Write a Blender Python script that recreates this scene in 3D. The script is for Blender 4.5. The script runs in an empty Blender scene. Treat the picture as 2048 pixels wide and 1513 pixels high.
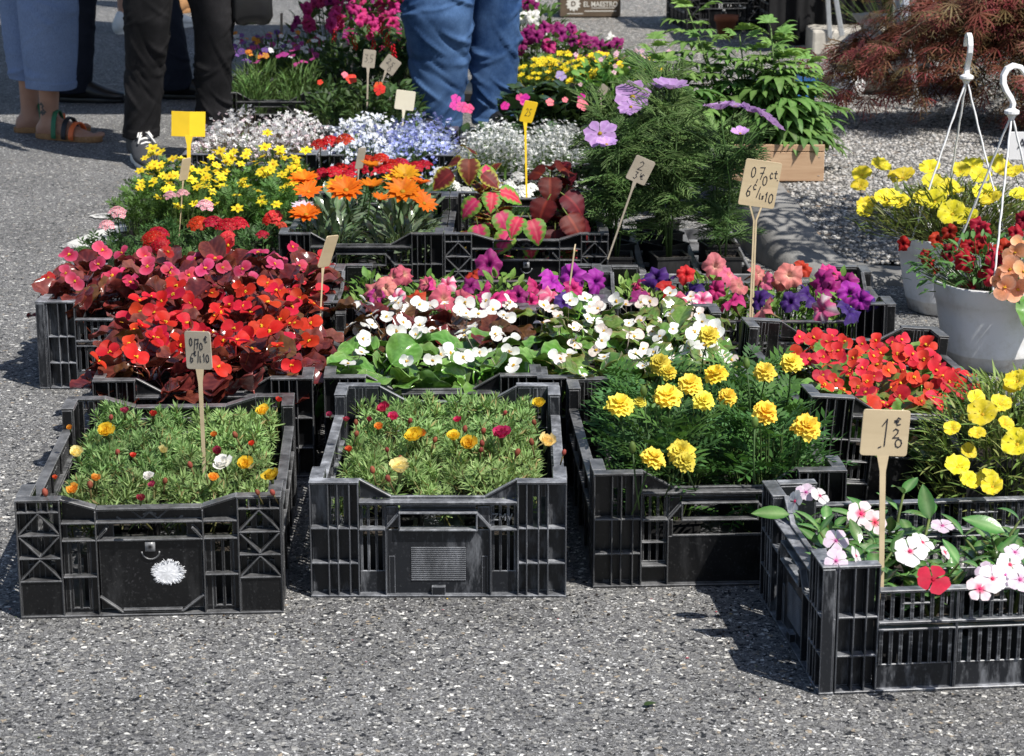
import bpy, math, random
import numpy as np
from mathutils import Vector, Matrix, Euler

PI = math.pi
R = math.radians
rnd = random.Random(11)
nrg = np.random.default_rng(11)
S = bpy.context.scene
COL = S.collection

# ------------------------------------------------------------------ camera
CAM_H = 1.21
FPX = 4400.0
TILT = math.atan(1156.5 / FPX)
cam_d = bpy.data.cameras.new('camera')
cam_d.sensor_width = 36.0
cam_d.lens = FPX / 2048 * 36.0
cam_d.clip_start = 0.1
cam_d.clip_end = 500
cam_d.dof.use_dof = True
cam_d.dof.focus_distance = 4.0
cam_d.dof.aperture_fstop = 16
cam = bpy.data.objects.new('camera', cam_d)
COL.objects.link(cam)
cam.location = (0, 0, CAM_H)
cam.rotation_euler = (PI / 2 - TILT, 0, 0)
S.camera = cam

# ------------------------------------------------------------------ sky and sun
SUN = Vector((0.54, -0.50, 1.0)).normalized()      # towards the sun
world = bpy.data.worlds.new('World')
S.world = world
world.use_nodes = True
wn = world.node_tree
bg = wn.nodes['Background']
sky = wn.nodes.new('ShaderNodeTexSky')
sky.sky_type = 'NISHITA'
sky.sun_disc = False
sky.sun_elevation = math.asin(SUN.z)
sky.sun_rotation = math.atan2(SUN.x, SUN.y)
wn.links.new(sky.outputs[0], bg.inputs[0])
bg.inputs[1].default_value = 0.085
sd = bpy.data.lights.new('sun', 'SUN')
sd.energy = 5.0
sd.angle = R(0.55)
sd.color = (1.0, 0.955, 0.88)
sun = bpy.data.objects.new('sun', sd)
COL.objects.link(sun)
sun.rotation_euler = (-SUN).to_track_quat('-Z', 'Y').to_euler()
sun.location = (3, -3, 8)

S.view_settings.view_transform = 'Standard'
S.view_settings.look = 'None'
S.view_settings.gamma = 1
S.view_settings.exposure = 0.35
S.view_settings.use_curve_mapping = False


def at(px, py, h=0.0):
    """point of the level h (metres above the road) that is seen at a pixel of the 2048 px photograph"""
    c, s = math.cos(TILT), math.sin(TILT)
    a, b = px - 1024, 756.5 - py
    dx, dy, dz = a, FPX * c + b * s, -FPX * s + b * c
    t = (h - CAM_H) / dz
    return Vector((dx * t, dy * t, h))


# ------------------------------------------------------------------ materials
def mat(name):
    m = bpy.data.materials.new(name)
    m.use_nodes = True
    nt = m.node_tree
    b = nt.nodes['Principled BSDF']
    return m, nt, b, nt.nodes['Material Output']


def N(nt, typ, **kw):
    n = nt.nodes.new(typ)
    for k, v in kw.items():
        if k.startswith('i_'):
            key = k[2:]
            n.inputs[int(key) if key.isdigit() else key.replace('_', ' ')].default_value = v
        else:
            setattr(n, k, v)
    return n


def ramp(nt, pts, interp='LINEAR'):
    r = nt.nodes.new('ShaderNodeValToRGB')
    r.color_ramp.interpolation = interp
    e = r.color_ramp.elements
    while len(e) < len(pts):
        e.new(0.5)
    for i, (p, c) in enumerate(pts):
        e[i].position = p
        e[i].color = (c, c, c, 1) if not hasattr(c, '__len__') else (*c, 1)
    return r


def mixc(nt, fac, a, b, blend='MIX'):
    m = nt.nodes.new('ShaderNodeMix')
    m.data_type = 'RGBA'
    m.blend_type = blend
    for s, v in ((0, fac), (6, a), (7, b)):
        if hasattr(v, 'links'):
            nt.links.new(v, m.inputs[s])
        elif s == 0:
            m.inputs[s].default_value = v
        else:
            m.inputs[s].default_value = (*v, 1)
    return m.outputs[2]


def bump(nt, b, height, strength=0.3, dist=0.002):
    n = N(nt, 'ShaderNodeBump')
    n.inputs['Strength'].default_value = strength
    n.inputs['Distance'].default_value = dist
    nt.links.new(height, n.inputs['Height'])
    nt.links.new(n.outputs[0], b.inputs['Normal'])


def plain(name, col, rough=0.5, noise=0.15, nscale=20, metal=0.0, spec=0.5, bmp=0.0, bscale=200, bdist=0.001):
    m, nt, b, o = mat(name)
    tc = N(nt, 'ShaderNodeTexCoord')
    nz = N(nt, 'ShaderNodeTexNoise', i_Scale=nscale, i_Detail=5.0)
    nt.links.new(tc.outputs['Object'], nz.inputs[0])
    r = ramp(nt, [(0.25, 1 - noise), (0.75, 1 + noise)])
    nt.links.new(nz.outputs[0], r.inputs[0])
    c = mixc(nt, 1.0, col, r.outputs[0], 'MULTIPLY')
    nt.links.new(c, b.inputs['Base Color'])
    b.inputs['Roughness'].default_value = rough
    b.inputs['Metallic'].default_value = metal
    b.inputs['Specular IOR Level'].default_value = spec
    if bmp:
        n2 = N(nt, 'ShaderNodeTexNoise', i_Scale=bscale, i_Detail=3.0)
        nt.links.new(tc.outputs['Object'], n2.inputs[0])
        bump(nt, b, n2.outputs[0], bmp, bdist)
    return m


def plant_mat(name, rough=0.5, trans=0.28, spec=0.35, vein=0.0):
    """colour comes from the 'Col' attribute of the mesh, with grain and a little change from object to object"""
    m, nt, b, o = mat(name)
    at_ = N(nt, 'ShaderNodeAttribute', attribute_name='Col')
    oi = N(nt, 'ShaderNodeObjectInfo')
    tc = N(nt, 'ShaderNodeTexCoord')
    nz = N(nt, 'ShaderNodeTexNoise', i_Scale=90.0, i_Detail=4.0)
    nt.links.new(tc.outputs['Object'], nz.inputs[0])
    r = ramp(nt, [(0.25, 0.78), (0.75, 1.22)])
    nt.links.new(nz.outputs[0], r.inputs[0])
    hs = N(nt, 'ShaderNodeHueSaturation')
    mr = N(nt, 'ShaderNodeMapRange')
    mr.inputs[3].default_value = 0.74
    mr.inputs[4].default_value = 1.18
    nt.links.new(oi.outputs['Random'], mr.inputs[0])
    nt.links.new(mr.outputs[0], hs.inputs['Value'])
    mr2 = N(nt, 'ShaderNodeMapRange')
    mr2.inputs[3].default_value = 0.488
    mr2.inputs[4].default_value = 0.512
    fr = N(nt, 'ShaderNodeMath', operation='FRACT')
    mu = N(nt, 'ShaderNodeMath', operation='MULTIPLY', i_1=7.31)
    nt.links.new(oi.outputs['Random'], mu.inputs[0])
    nt.links.new(mu.outputs[0], fr.inputs[0])
    nt.links.new(fr.outputs[0], mr2.inputs[0])
    nt.links.new(mr2.outputs[0], hs.inputs['Hue'])
    nt.links.new(at_.outputs['Color'], hs.inputs['Color'])
    c = mixc(nt, 1.0, hs.outputs[0], r.outputs[0], 'MULTIPLY')
    nt.links.new(c, b.inputs['Base Color'])
    b.inputs['Roughness'].default_value = rough
    b.inputs['Specular IOR Level'].default_value = spec
    bump(nt, b, nz.outputs[0], 0.25, 0.002)
    tr = N(nt, 'ShaderNodeBsdfTranslucent')
    c2 = mixc(nt, 1.0, c, (1.0, 0.95, 0.6) if 'leaf' in name else (1, 1, 1), 'MULTIPLY')
    nt.links.new(c2, tr.inputs[0])
    mx = N(nt, 'ShaderNodeMixShader')
    mx.inputs[0].default_value = trans
    nt.links.new(b.outputs[0], mx.inputs[1])
    nt.links.new(tr.outputs[0], mx.inputs[2])
    nt.links.new(mx.outputs[0], o.inputs[0])
    return m


def asphalt_mat():
    m, nt, b, o = mat('asphalt')
    tc = N(nt, 'ShaderNodeTexCoord')
    wz = N(nt, 'ShaderNodeTexNoise', i_Scale=120.0, i_Detail=2.0)
    nt.links.new(tc.outputs['Object'], wz.inputs[0])
    wm = mixc(nt, 0.012, (0, 0, 0), wz.outputs['Color'], 'ADD')
    add = N(nt, 'ShaderNodeVectorMath', operation='ADD')
    nt.links.new(tc.outputs['Object'], add.inputs[0])
    nt.links.new(wm, add.inputs[1])
    v1 = N(nt, 'ShaderNodeTexVoronoi', i_Scale=165.0)
    v2 = N(nt, 'ShaderNodeTexVoronoi', i_Scale=380.0)
    e1 = N(nt, 'ShaderNodeTexVoronoi', i_Scale=165.0, feature='DISTANCE_TO_EDGE')
    for v in (v1, v2, e1):
        nt.links.new(add.outputs[0], v.inputs[0])
    sp = N(nt, 'ShaderNodeSeparateColor')
    nt.links.new(v1.outputs['Color'], sp.inputs[0])
    sp2 = N(nt, 'ShaderNodeSeparateColor')
    nt.links.new(v2.outputs['Color'], sp2.inputs[0])
    big = ramp(nt, [(0.0, (0.016, 0.018, 0.022)), (0.12, (0.09, 0.09, 0.095)), (0.36, (0.155, 0.155, 0.158)),
                    (0.68, (0.215, 0.21, 0.20)), (0.84, (0.31, 0.305, 0.29)), (0.915, (0.62, 0.61, 0.58)), (0.975, (0.30, 0.25, 0.19))], 'CONSTANT')
    nt.links.new(sp.outputs[0], big.inputs[0])
    sm = ramp(nt, [(0.0, 0.03), (0.17, 0.12), (0.50, 0.18), (0.78, 0.26), (0.93, 0.55)], 'CONSTANT')
    nt.links.new(sp2.outputs[0], sm.inputs[0])
    pick = ramp(nt, [(0.0, 0.0), (0.42, 1.0)], 'CONSTANT')
    nt.links.new(sp.outputs[1], pick.inputs[0])
    c = mixc(nt, pick.outputs[0], big.outputs[0], sm.outputs[0])
    er = ramp(nt, [(0.0, 0.45), (0.07, 1.0)])
    nt.links.new(e1.outputs[0], er.inputs[0])
    c = mixc(nt, 0.8, c, er.outputs[0], 'MULTIPLY')
    ln = N(nt, 'ShaderNodeTexNoise', i_Scale=2.6, i_Detail=7.0, i_Roughness=0.65)
    nt.links.new(tc.outputs['Object'], ln.inputs[0])
    lr = ramp(nt, [(0.26, 0.80), (0.5, 1.13), (0.74, 1.28)])
    nt.links.new(ln.outputs[0], lr.inputs[0])
    c = mixc(nt, 1.0, c, lr.outputs[0], 'MULTIPLY')
    nt.links.new(c, b.inputs['Base Color'])
    b.inputs['Roughness'].default_value = 0.8
    b.inputs['Specular IOR Level'].default_value = 0.3
    hm = N(nt, 'ShaderNodeMath', operation='ADD')
    nt.links.new(er.outputs[0], hm.inputs[0])
    nt.links.new(sp.outputs[2], hm.inputs[1])
    bump(nt, b, hm.outputs[0], 0.75, 0.0035)
    return m


def aggregate_mat():
    """exposed aggregate of pale pebbles in dark mortar"""
    m, nt, b, o = mat('exposed_aggregate')
    tc = N(nt, 'ShaderNodeTexCoord')
    v1 = N(nt, 'ShaderNodeTexVoronoi', i_Scale=75.0)
    e1 = N(nt, 'ShaderNodeTexVoronoi', i_Scale=75.0, feature='DISTANCE_TO_EDGE')
    for v in (v1, e1):
        nt.links.new(tc.outputs['Object'], v.inputs[0])
    sp = N(nt, 'ShaderNodeSeparateColor')
    nt.links.new(v1.outputs['Color'], sp.inputs[0])
    st = ramp(nt, [(0.0, (0.10, 0.10, 0.10)), (0.2, (0.27, 0.26, 0.24)), (0.5, (0.42, 0.40, 0.37)), (0.75, (0.6, 0.58, 0.54)), (0.95, (0.33, 0.24, 0.17))], 'CONSTANT')
    nt.links.new(sp.outputs[0], st.inputs[0])
    er = ramp(nt, [(0.06, 0.0), (0.16, 1.0)])
    nt.links.new(e1.outputs[0], er.inputs[0])
    c = mixc(nt, er.outputs[0], (0.085, 0.083, 0.08), st.outputs[0])
    nt.links.new(c, b.inputs['Base Color'])
    b.inputs['Roughness'].default_value = 0.75
    bump(nt, b, er.outputs[0], 0.8, 0.004)
    return m


def pot_mat():
    m, nt, b, o = mat('white_pot_plastic')
    tc = N(nt, 'ShaderNodeTexCoord')
    sx = N(nt, 'ShaderNodeSeparateXYZ')
    nt.links.new(tc.outputs['Object'], sx.inputs[0])
    nz = N(nt, 'ShaderNodeTexNoise', i_Scale=24.0, i_Detail=7.0, i_Roughness=0.7)
    nt.links.new(tc.outputs['Object'], nz.inputs[0])
    lo = ramp(nt, [(0.0, 0.22), (0.06, 0.03), (0.2, 0.0)])
    nt.links.new(sx.outputs[2], lo.inputs[0])
    ad = N(nt, 'ShaderNodeMath', operation='ADD')
    nt.links.new(nz.outputs[0], ad.inputs[0])
    nt.links.new(lo.outputs[0], ad.inputs[1])
    r = ramp(nt, [(0.50, (0.80, 0.80, 0.81)), (0.68, (0.70, 0.69, 0.67)), (0.86, (0.36, 0.30, 0.24))])
    nt.links.new(ad.outputs[0], r.inputs[0])
    nt.links.new(r.outputs[0], b.inputs['Base Color'])
    b.inputs['Roughness'].default_value = 0.38
    return m


def plastic_mat(name, base, dust, rough=0.42, amount=0.55, updust=0.22, edge=0.6):
    """crate plastic: scuffed all over, dust lying on the faces that look up"""
    m, nt, b, o = mat(name)
    tc = N(nt, 'ShaderNodeTexCoord')
    ge = N(nt, 'ShaderNodeNewGeometry')
    oi = N(nt, 'ShaderNodeObjectInfo')
    sx = N(nt, 'ShaderNodeSeparateXYZ')
    nt.links.new(ge.outputs['True Normal'], sx.inputs[0])
    up = ramp(nt, [(0.30, 0.0), (0.8, 1.0)])
    nt.links.new(sx.outputs[2], up.inputs[0])
    off = N(nt, 'ShaderNodeVectorMath', operation='ADD')
    nt.links.new(tc.outputs['Object'], off.inputs[0])
    nt.links.new(oi.outputs['Random'], off.inputs[1])
    n1 = N(nt, 'ShaderNodeTexNoise', i_Scale=26.0, i_Detail=8.0, i_Roughness=0.72)
    n2 = N(nt, 'ShaderNodeTexNoise', i_Scale=240.0, i_Detail=3.0)
    mp = N(nt, 'ShaderNodeMapping')
    mp.inputs['Scale'].default_value = (1, 1, 0.25)
    nt.links.new(off.outputs[0], mp.inputs[0])
    nt.links.new(mp.outputs[0], n1.inputs[0])
    nt.links.new(off.outputs[0], n2.inputs[0])
    r1 = ramp(nt, [(0.52, 0.0), (0.78, 1.0)])
    nt.links.new(n1.outputs[0], r1.inputs[0])
    r2 = ramp(nt, [(0.6, 0.0), (0.75, 1.0)])
    nt.links.new(n2.outputs[0], r2.inputs[0])
    sc = N(nt, 'ShaderNodeMath', operation='MULTIPLY', i_1=amount)
    nt.links.new(r1.outputs[0], sc.inputs[0])
    a2 = N(nt, 'ShaderNodeMath', operation='MULTIPLY_ADD', i_1=0.09)
    nt.links.new(r2.outputs[0], a2.inputs[0])
    nt.links.new(sc.outputs[0], a2.inputs[2])
    us = ramp(nt, [(0.38, 0.25), (0.62, 1.0)])
    nt.links.new(n1.outputs[0], us.inputs[0])
    um = N(nt, 'ShaderNodeMath', operation='MULTIPLY')
    nt.links.new(up.outputs[0], um.inputs[0])
    nt.links.new(us.outputs[0], um.inputs[1])
    ud = N(nt, 'ShaderNodeMath', operation='MULTIPLY_ADD', i_1=updust, use_clamp=True)
    nt.links.new(um.outputs[0], ud.inputs[0])
    nt.links.new(a2.outputs[0], ud.inputs[2])
    bv = N(nt, 'ShaderNodeBevel', samples=4)
    bv.inputs['Radius'].default_value = 0.002
    dp = N(nt, 'ShaderNodeVectorMath', operation='DOT_PRODUCT')
    nt.links.new(bv.outputs[0], dp.inputs[0])
    nt.links.new(ge.outputs['True Normal'], dp.inputs[1])
    wr = ramp(nt, [(0.80, edge), (0.985, 0.0)])
    nt.links.new(dp.outputs['Value'], wr.inputs[0])
    wn_ = ramp(nt, [(0.30, 0.25), (0.62, 1.0)])
    nt.links.new(n1.outputs[0], wn_.inputs[0])
    wm_ = N(nt, 'ShaderNodeMath', operation='MULTIPLY')
    nt.links.new(wr.outputs[0], wm_.inputs[0])
    nt.links.new(wn_.outputs[0], wm_.inputs[1])
    ad = N(nt, 'ShaderNodeMath', operation='ADD', use_clamp=True)
    nt.links.new(ud.outputs[0], ad.inputs[0])
    nt.links.new(wm_.outputs[0], ad.inputs[1])
    c = mixc(nt, ad.outputs[0], base, dust)
    nt.links.new(c, b.inputs['Base Color'])
    rr = N(nt, 'ShaderNodeMath', operation='MULTIPLY_ADD', i_1=0.3, i_2=rough)
    nt.links.new(a2.outputs[0], rr.inputs[0])
    nt.links.new(rr.outputs[0], b.inputs['Roughness'])
    b.inputs['Specular IOR Level'].default_value = 0.4
    bump(nt, b, n2.outputs[0], 0.12, 0.0006)
    return m


def wood_mat(name, c1, c2, scale=(3, 40, 40), rough=0.65):
    m, nt, b, o = mat(name)
    tc = N(nt, 'ShaderNodeTexCoord')
    mp = N(nt, 'ShaderNodeMapping')
    mp.inputs['Scale'].default_value = scale
    nt.links.new(tc.outputs['Object'], mp.inputs[0])
    nz = N(nt, 'ShaderNodeTexNoise', i_Scale=1.5, i_Detail=6.0, i_Distortion=1.2)
    nt.links.new(mp.outputs[0], nz.inputs[0])
    r = ramp(nt, [(0.3, c1), (0.7, c2)])
    nt.links.new(nz.outputs[0], r.inputs[0])
    nt.links.new(r.outputs[0], b.inputs['Base Color'])
    b.inputs['Roughness'].default_value = rough
    bump(nt, b, nz.outputs[0], 0.2, 0.001)
    return m


def cloth_mat(name, col, fade, weave=900, rough=0.85):
    m, nt, b, o = mat(name)
    tc = N(nt, 'ShaderNodeTexCoord')
    n1 = N(nt, 'ShaderNodeTexNoise', i_Scale=7.0, i_Detail=6.0, i_Roughness=0.65)
    mp = N(nt, 'ShaderNodeMapping')
    mp.inputs['Scale'].default_value = (1, 1, 0.08)
    n2 = N(nt, 'ShaderNodeTexNoise', i_Scale=float(weave), i_Detail=2.0)
    nt.links.new(tc.outputs['Object'], n1.inputs[0])
    nt.links.new(tc.outputs['Object'], mp.inputs[0])
    nt.links.new(mp.outputs[0], n2.inputs[0])
    r = ramp(nt, [(0.35, 0.0), (0.7, 1.0)])
    nt.links.new(n1.outputs[0], r.inputs[0])
    c = mixc(nt, r.outputs[0], col, fade)
    r2 = ramp(nt, [(0.3, 0.75), (0.7, 1.2)])
    nt.links.new(n2.outputs[0], r2.inputs[0])
    c = mixc(nt, 1.0, c, r2.outputs[0], 'MULTIPLY')
    nt.links.new(c, b.inputs['Base Color'])
    b.inputs['Roughness'].default_value = rough
    b.inputs['Specular IOR Level'].default_value = 0.15
    bump(nt, b, n2.outputs[0], 0.3, 0.0008)
    return m


M = {}
M['asphalt'] = asphalt_mat()
M['aggregate'] = aggregate_mat()
M['kerb'] = plain('kerb_concrete', (0.20, 0.196, 0.19), 0.85, 0.35, 9, bmp=0.6, bscale=160, bdist=0.002)
def paint_mat():
    m, nt, b, o = mat('worn_road_paint')
    tc = N(nt, 'ShaderNodeTexCoord')
    nz = N(nt, 'ShaderNodeTexNoise', i_Scale=95.0, i_Detail=5.0, i_Roughness=0.7)
    n2 = N(nt, 'ShaderNodeTexNoise', i_Scale=9.0, i_Detail=3.0)
    nt.links.new(tc.outputs['Object'], nz.inputs[0])
    nt.links.new(tc.outputs['Object'], n2.inputs[0])
    ad = N(nt, 'ShaderNodeMath', operation='ADD')
    nt.links.new(nz.outputs[0], ad.inputs[0])
    nt.links.new(n2.outputs[0], ad.inputs[1])
    r = ramp(nt, [(0.82, (0.15, 0.15, 0.152)), (0.93, (0.58, 0.58, 0.56))])
    nt.links.new(ad.outputs[0], r.inputs[0])
    nt.links.new(r.outputs[0], b.inputs['Base Color'])
    b.inputs['Roughness'].default_value = 0.85
    bump(nt, b, nz.outputs[0], 0.7, 0.004)
    return m


M['paint'] = paint_mat()
M['leaf'] = plant_mat('leaf_matte', 0.55, 0.30, 0.30)
M['leafg'] = plant_mat('leaf_glossy', 0.19, 0.16, 0.75)
M['petal'] = plant_mat('petal', 0.55, 0.34, 0.2)
M['crate'] = plastic_mat('crate_plastic_black', (0.0045, 0.0047, 0.0055), (0.36, 0.365, 0.38), 0.28, 0.08, 0.40, 0.85)
M['crate_dusty'] = plastic_mat('crate_plastic_dusty', (0.011, 0.0125, 0.016), (0.36, 0.375, 0.41), 0.34, 0.66, 0.65, 0.95)
M['crate_clean'] = plastic_mat('crate_plastic_clean', (0.004, 0.0042, 0.005), (0.32, 0.325, 0.335), 0.28, 0.06, 0.36, 0.75)
M['pot'] = plastic_mat('pot_plastic', (0.016, 0.016, 0.017), (0.12, 0.115, 0.105), 0.45, 0.25)
M['tray'] = plastic_mat('tray_plastic_grey', (0.10, 0.102, 0.11), (0.42, 0.425, 0.44), 0.5, 0.7)
M['soil'] = plain('soil', (0.03, 0.022, 0.016), 0.95, 0.5, 120, bmp=0.8, bscale=150, bdist=0.004)
M['white'] = plain('white_plastic', (0.80, 0.80, 0.81), 0.35, 0.05, 14)
M['potwhite'] = pot_mat()
M['card'] = wood_mat('tag_wood', (0.47, 0.37, 0.23), (0.56, 0.45, 0.29), (2, 2, 20), 0.6)
M['cardgrey'] = wood_mat('tag_wood_shaded', (0.30, 0.26, 0.20), (0.40, 0.35, 0.28), (2, 2, 20), 0.7)  # darker, greyer copy of the tag wood: shade on turned cards put into the colour
M['cream'] = plain('tag_cream', (0.72, 0.66, 0.50), 0.5, 0.05, 30)
M['yellow'] = plain('tag_yellow', (0.80, 0.53, 0.02), 0.42, 0.06, 25)
M['ink'] = plain('marker_ink', (0.02, 0.02, 0.03), 0.5, 0.1, 50)
M['wood'] = wood_mat('crate_wood', (0.40, 0.24, 0.14), (0.58, 0.40, 0.25), (3, 30, 30))
M['denim'] = cloth_mat('denim_blue', (0.018, 0.050, 0.135), (0.085, 0.165, 0.33))
M['linen'] = cloth_mat('linen_blue', (0.16, 0.225, 0.38), (0.20, 0.27, 0.43), 700)
M['black_jeans'] = cloth_mat('denim_black', (0.007, 0.007, 0.008), (0.024, 0.023, 0.025))
M['navy'] = cloth_mat('cotton_navy', (0.010, 0.013, 0.022), (0.018, 0.022, 0.035))
M['shirt'] = cloth_mat('shirt_cotton', (0.28, 0.28, 0.30), (0.34, 0.34, 0.36))
M['skin'] = plain('skin', (0.42, 0.225, 0.155), 0.5, 0.10, 30, bmp=0.2, bscale=180, bdist=0.0006)
M['hair'] = plain('hair', (0.05, 0.03, 0.02), 0.5, 0.2, 60)
M['cork'] = plain('sandal_cork', (0.33, 0.17, 0.07), 0.8, 0.25, 120)
M['strap_green'] = plain('strap_green', (0.02, 0.15, 0.07), 0.5)
M['strap_black'] = plain('strap_black', (0.015, 0.015, 0.018), 0.5)
M['strap_orange'] = plain('strap_orange', (0.80, 0.16, 0.04), 0.5)
M['tattoo'] = plain('tattoo_ink', (0.045, 0.05, 0.05), 0.6)
M['leather'] = plain('black_leather', (0.014, 0.014, 0.015), 0.35, 0.2, 30, bmp=0.2, bscale=260)
M['canvas'] = plain('shoe_canvas', (0.035, 0.037, 0.042), 0.8, 0.2, 80, bmp=0.2, bscale=500)
M['rubber'] = plain('white_rubber', (0.72, 0.71, 0.69), 0.6, 0.06, 40)
M['metal'] = plain('galvanised_metal', (0.62, 0.64, 0.66), 0.38, 0.12, 40, metal=0.75)
M['wrap'] = plain('plastic_wrap', (0.40, 0.38, 0.34), 0.45, 0.25, 18, bmp=0.7, bscale=30, bdist=0.01)
M['slab'] = plain('pale_stone', (0.46, 0.43, 0.38), 0.85, 0.2, 25, bmp=0.5, bscale=60, bdist=0.003)
M['terracotta'] = plain('terracotta', (0.28, 0.085, 0.035), 0.75, 0.15, 30)
M['blackcloth'] = cloth_mat('black_cloth', (0.012, 0.012, 0.013), (0.02, 0.02, 0.022))
M['canopy'] = cloth_mat('parasol_cloth', (0.55, 0.52, 0.45), (0.6, 0.57, 0.5))
M['bark'] = plain('bark', (0.10, 0.07, 0.05), 0.9, 0.35, 40, bmp=0.8, bscale=60, bdist=0.004)
M['card_box'] = plain('printed_box', (0.10, 0.07, 0.045), 0.7, 0.2, 30)
M['print'] = plain('box_print_white', (0.65, 0.63, 0.58), 0.7, 0.1, 60)
M['blue'] = plain('blue_plastic', (0.03, 0.16, 0.42), 0.45, 0.1, 30)
M['moss'] = plain('dry_brown_moss', (0.075, 0.06, 0.03), 0.95, 0.5, 60, bmp=0.9, bscale=60, bdist=0.01)
M['splash'] = plain('white_dried_splash', (0.66, 0.67, 0.70), 0.8, 0.25, 200, bmp=0.4, bscale=200)
M['redfruit'] = plain('orange_red_film', (0.40, 0.04, 0.012), 0.25, 0.3, 25)


# ------------------------------------------------------------------ geometry helpers
class Acc:
    """collects points, faces and point colours and links them as ONE mesh"""

    def __init__(self):
        self.V, self.F, self.K, self.n = [], {3: [], 4: []}, [], 0
        self.poly = []

    def add(self, comp, Mx=None, tint=None):
        V, T, Q, K = comp
        if Mx is not None:
            m = np.array(Mx)
            V = V @ m[:3, :3].T + m[:3, 3]
        self.V.append(V)
        self.K.append(K if tint is None else K * tint)
        if len(T):
            self.F[3].append(T + self.n)
        if len(Q):
            self.F[4].append(Q + self.n)
        self.n += len(V)
        return self

    def comp(self):
        V = np.concatenate(self.V)
        K = np.concatenate(self.K)
        T = np.concatenate(self.F[3]) if self.F[3] else np.zeros((0, 3), int)
        Q = np.concatenate(self.F[4]) if self.F[4] else np.zeros((0, 4), int)
        return V, T, Q, K

    def mesh(self, name, m, smooth=True):
        V, T, Q, K = self.comp()
        me = bpy.data.meshes.new(name)
        nt_, nq = len(T), len(Q)
        me.vertices.add(len(V))
        me.vertices.foreach_set('co', V.astype(np.float32).ravel())
        me.loops.add(nt_ * 3 + nq * 4)
        me.loops.foreach_set('vertex_index', np.concatenate([T.ravel(), Q.ravel()]).astype(np.int32))
        me.polygons.add(nt_ + nq)
        ls = np.concatenate([np.arange(nt_) * 3, nt_ * 3 + np.arange(nq) * 4]).astype(np.int32)
        me.polygons.foreach_set('loop_start', ls)
        me.polygons.foreach_set('use_smooth', np.full(nt_ + nq, smooth))
        me.update(calc_edges=True)
        a = me.color_attributes.new('Col', 'FLOAT_COLOR', 'POINT')
        a.data.foreach_set('color', np.concatenate([K, np.ones((len(K), 1))], 1).astype(np.float32).ravel())
        me.materials.append(m)
        me.validate()
        return me


Z3 = np.zeros((0, 3), int)
Z4 = np.zeros((0, 4), int)


def colv(n, c):
    return np.tile(np.array(c, float), (n, 1))


def c_box(x0, x1, y0, y1, z0, z1, c=(1, 1, 1)):
    V = np.array([(x, y, z) for x in (x0, x1) for y in (y0, y1) for z in (z0, z1)], float)
    Q = np.array([(0, 1, 3, 2), (4, 6, 7, 5), (0, 4, 5, 1), (2, 3, 7, 6), (0, 2, 6, 4), (1, 5, 7, 3)])
    return V, Z3, Q, colv(8, c)


def c_bar(p0, p1, w, d, up=(0, 0, 1), c=(1, 1, 1)):
    """square bar from p0 to p1: w across, d along up"""
    p0, p1 = Vector(p0), Vector(p1)
    y = (p1 - p0)
    L = y.length
    y.normalize()
    u = Vector(up)
    u = (u - y * u.dot(y))
    if u.length < 1e-6:
        u = Vector((1, 0, 0)) - y * y.x
    u.normalize()
    x = y.cross(u)
    b = c_box(-w / 2, w / 2, 0, L, -d / 2, d / 2, c)
    m = Matrix((x, y, u)).transposed().to_4x4()
    m.translation = p0
    V = b[0] @ np.array(m)[:3, :3].T + np.array(p0)
    return V, b[1], b[2], b[3]


def c_tube(pts, rad, k=5, c=(1, 1, 1), c1=None, caps=True):
    P = [Vector(p) for p in pts]
    n = len(P)
    if not hasattr(rad, '__len__'):
        rad = [rad] * n
    V, K = [], []
    prev = None
    for i, p in enumerate(P):
        d = (P[min(i + 1, n - 1)] - P[max(i - 1, 0)]).normalized()
        if prev is None:
            a = d.orthogonal().normalized()
        else:
            a = (prev - d * prev.dot(d)).normalized()
        prev = a
        b = d.cross(a)
        for j in range(k):
            th = 2 * PI * j / k
            V.append(p + (a * math.cos(th) + b * math.sin(th)) * rad[i])
            t = i / max(1, n - 1)
            K.append(c if c1 is None else [c[q] * (1 - t) + c1[q] * t for q in range(3)])
    Q = [(i * k + j, i * k + (j + 1) % k, (i + 1) * k + (j + 1) % k, (i + 1) * k + j) for i in range(n - 1) for j in range(k)]
    T = []
    if caps:
        for e, base in ((0, 0), (n - 1, (n - 1) * k)):
            V.append(P[e])
            K.append(K[base])
            ci = len(V) - 1
            for j in range(k):
                a_, b_ = base + j, base + (j + 1) % k
                T.append((ci, b_, a_) if e == 0 else (ci, a_, b_))
    return np.array([tuple(v) for v in V]), np.array(T, int).reshape(-1, 3), np.array(Q, int), np.array(K, float)


def c_prism(poly, d0, d1, c=(1, 1, 1)):
    """polygon given in the x-z plane, thick from y=d0 to y=d1 (fan: convex)"""
    n = len(poly)
    V = [(x, d0, z) for x, z in poly] + [(x, d1, z) for x, z in poly]
    T = [(0, i, i + 1) for i in range(1, n - 1)] + [(n, n + i + 1, n + i) for i in range(1, n - 1)]
    Q = [(i, n + i, n + (i + 1) % n, (i + 1) % n) for i in range(n)]
    return np.array(V, float), np.array(T), np.array(Q), colv(2 * n, c)


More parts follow.
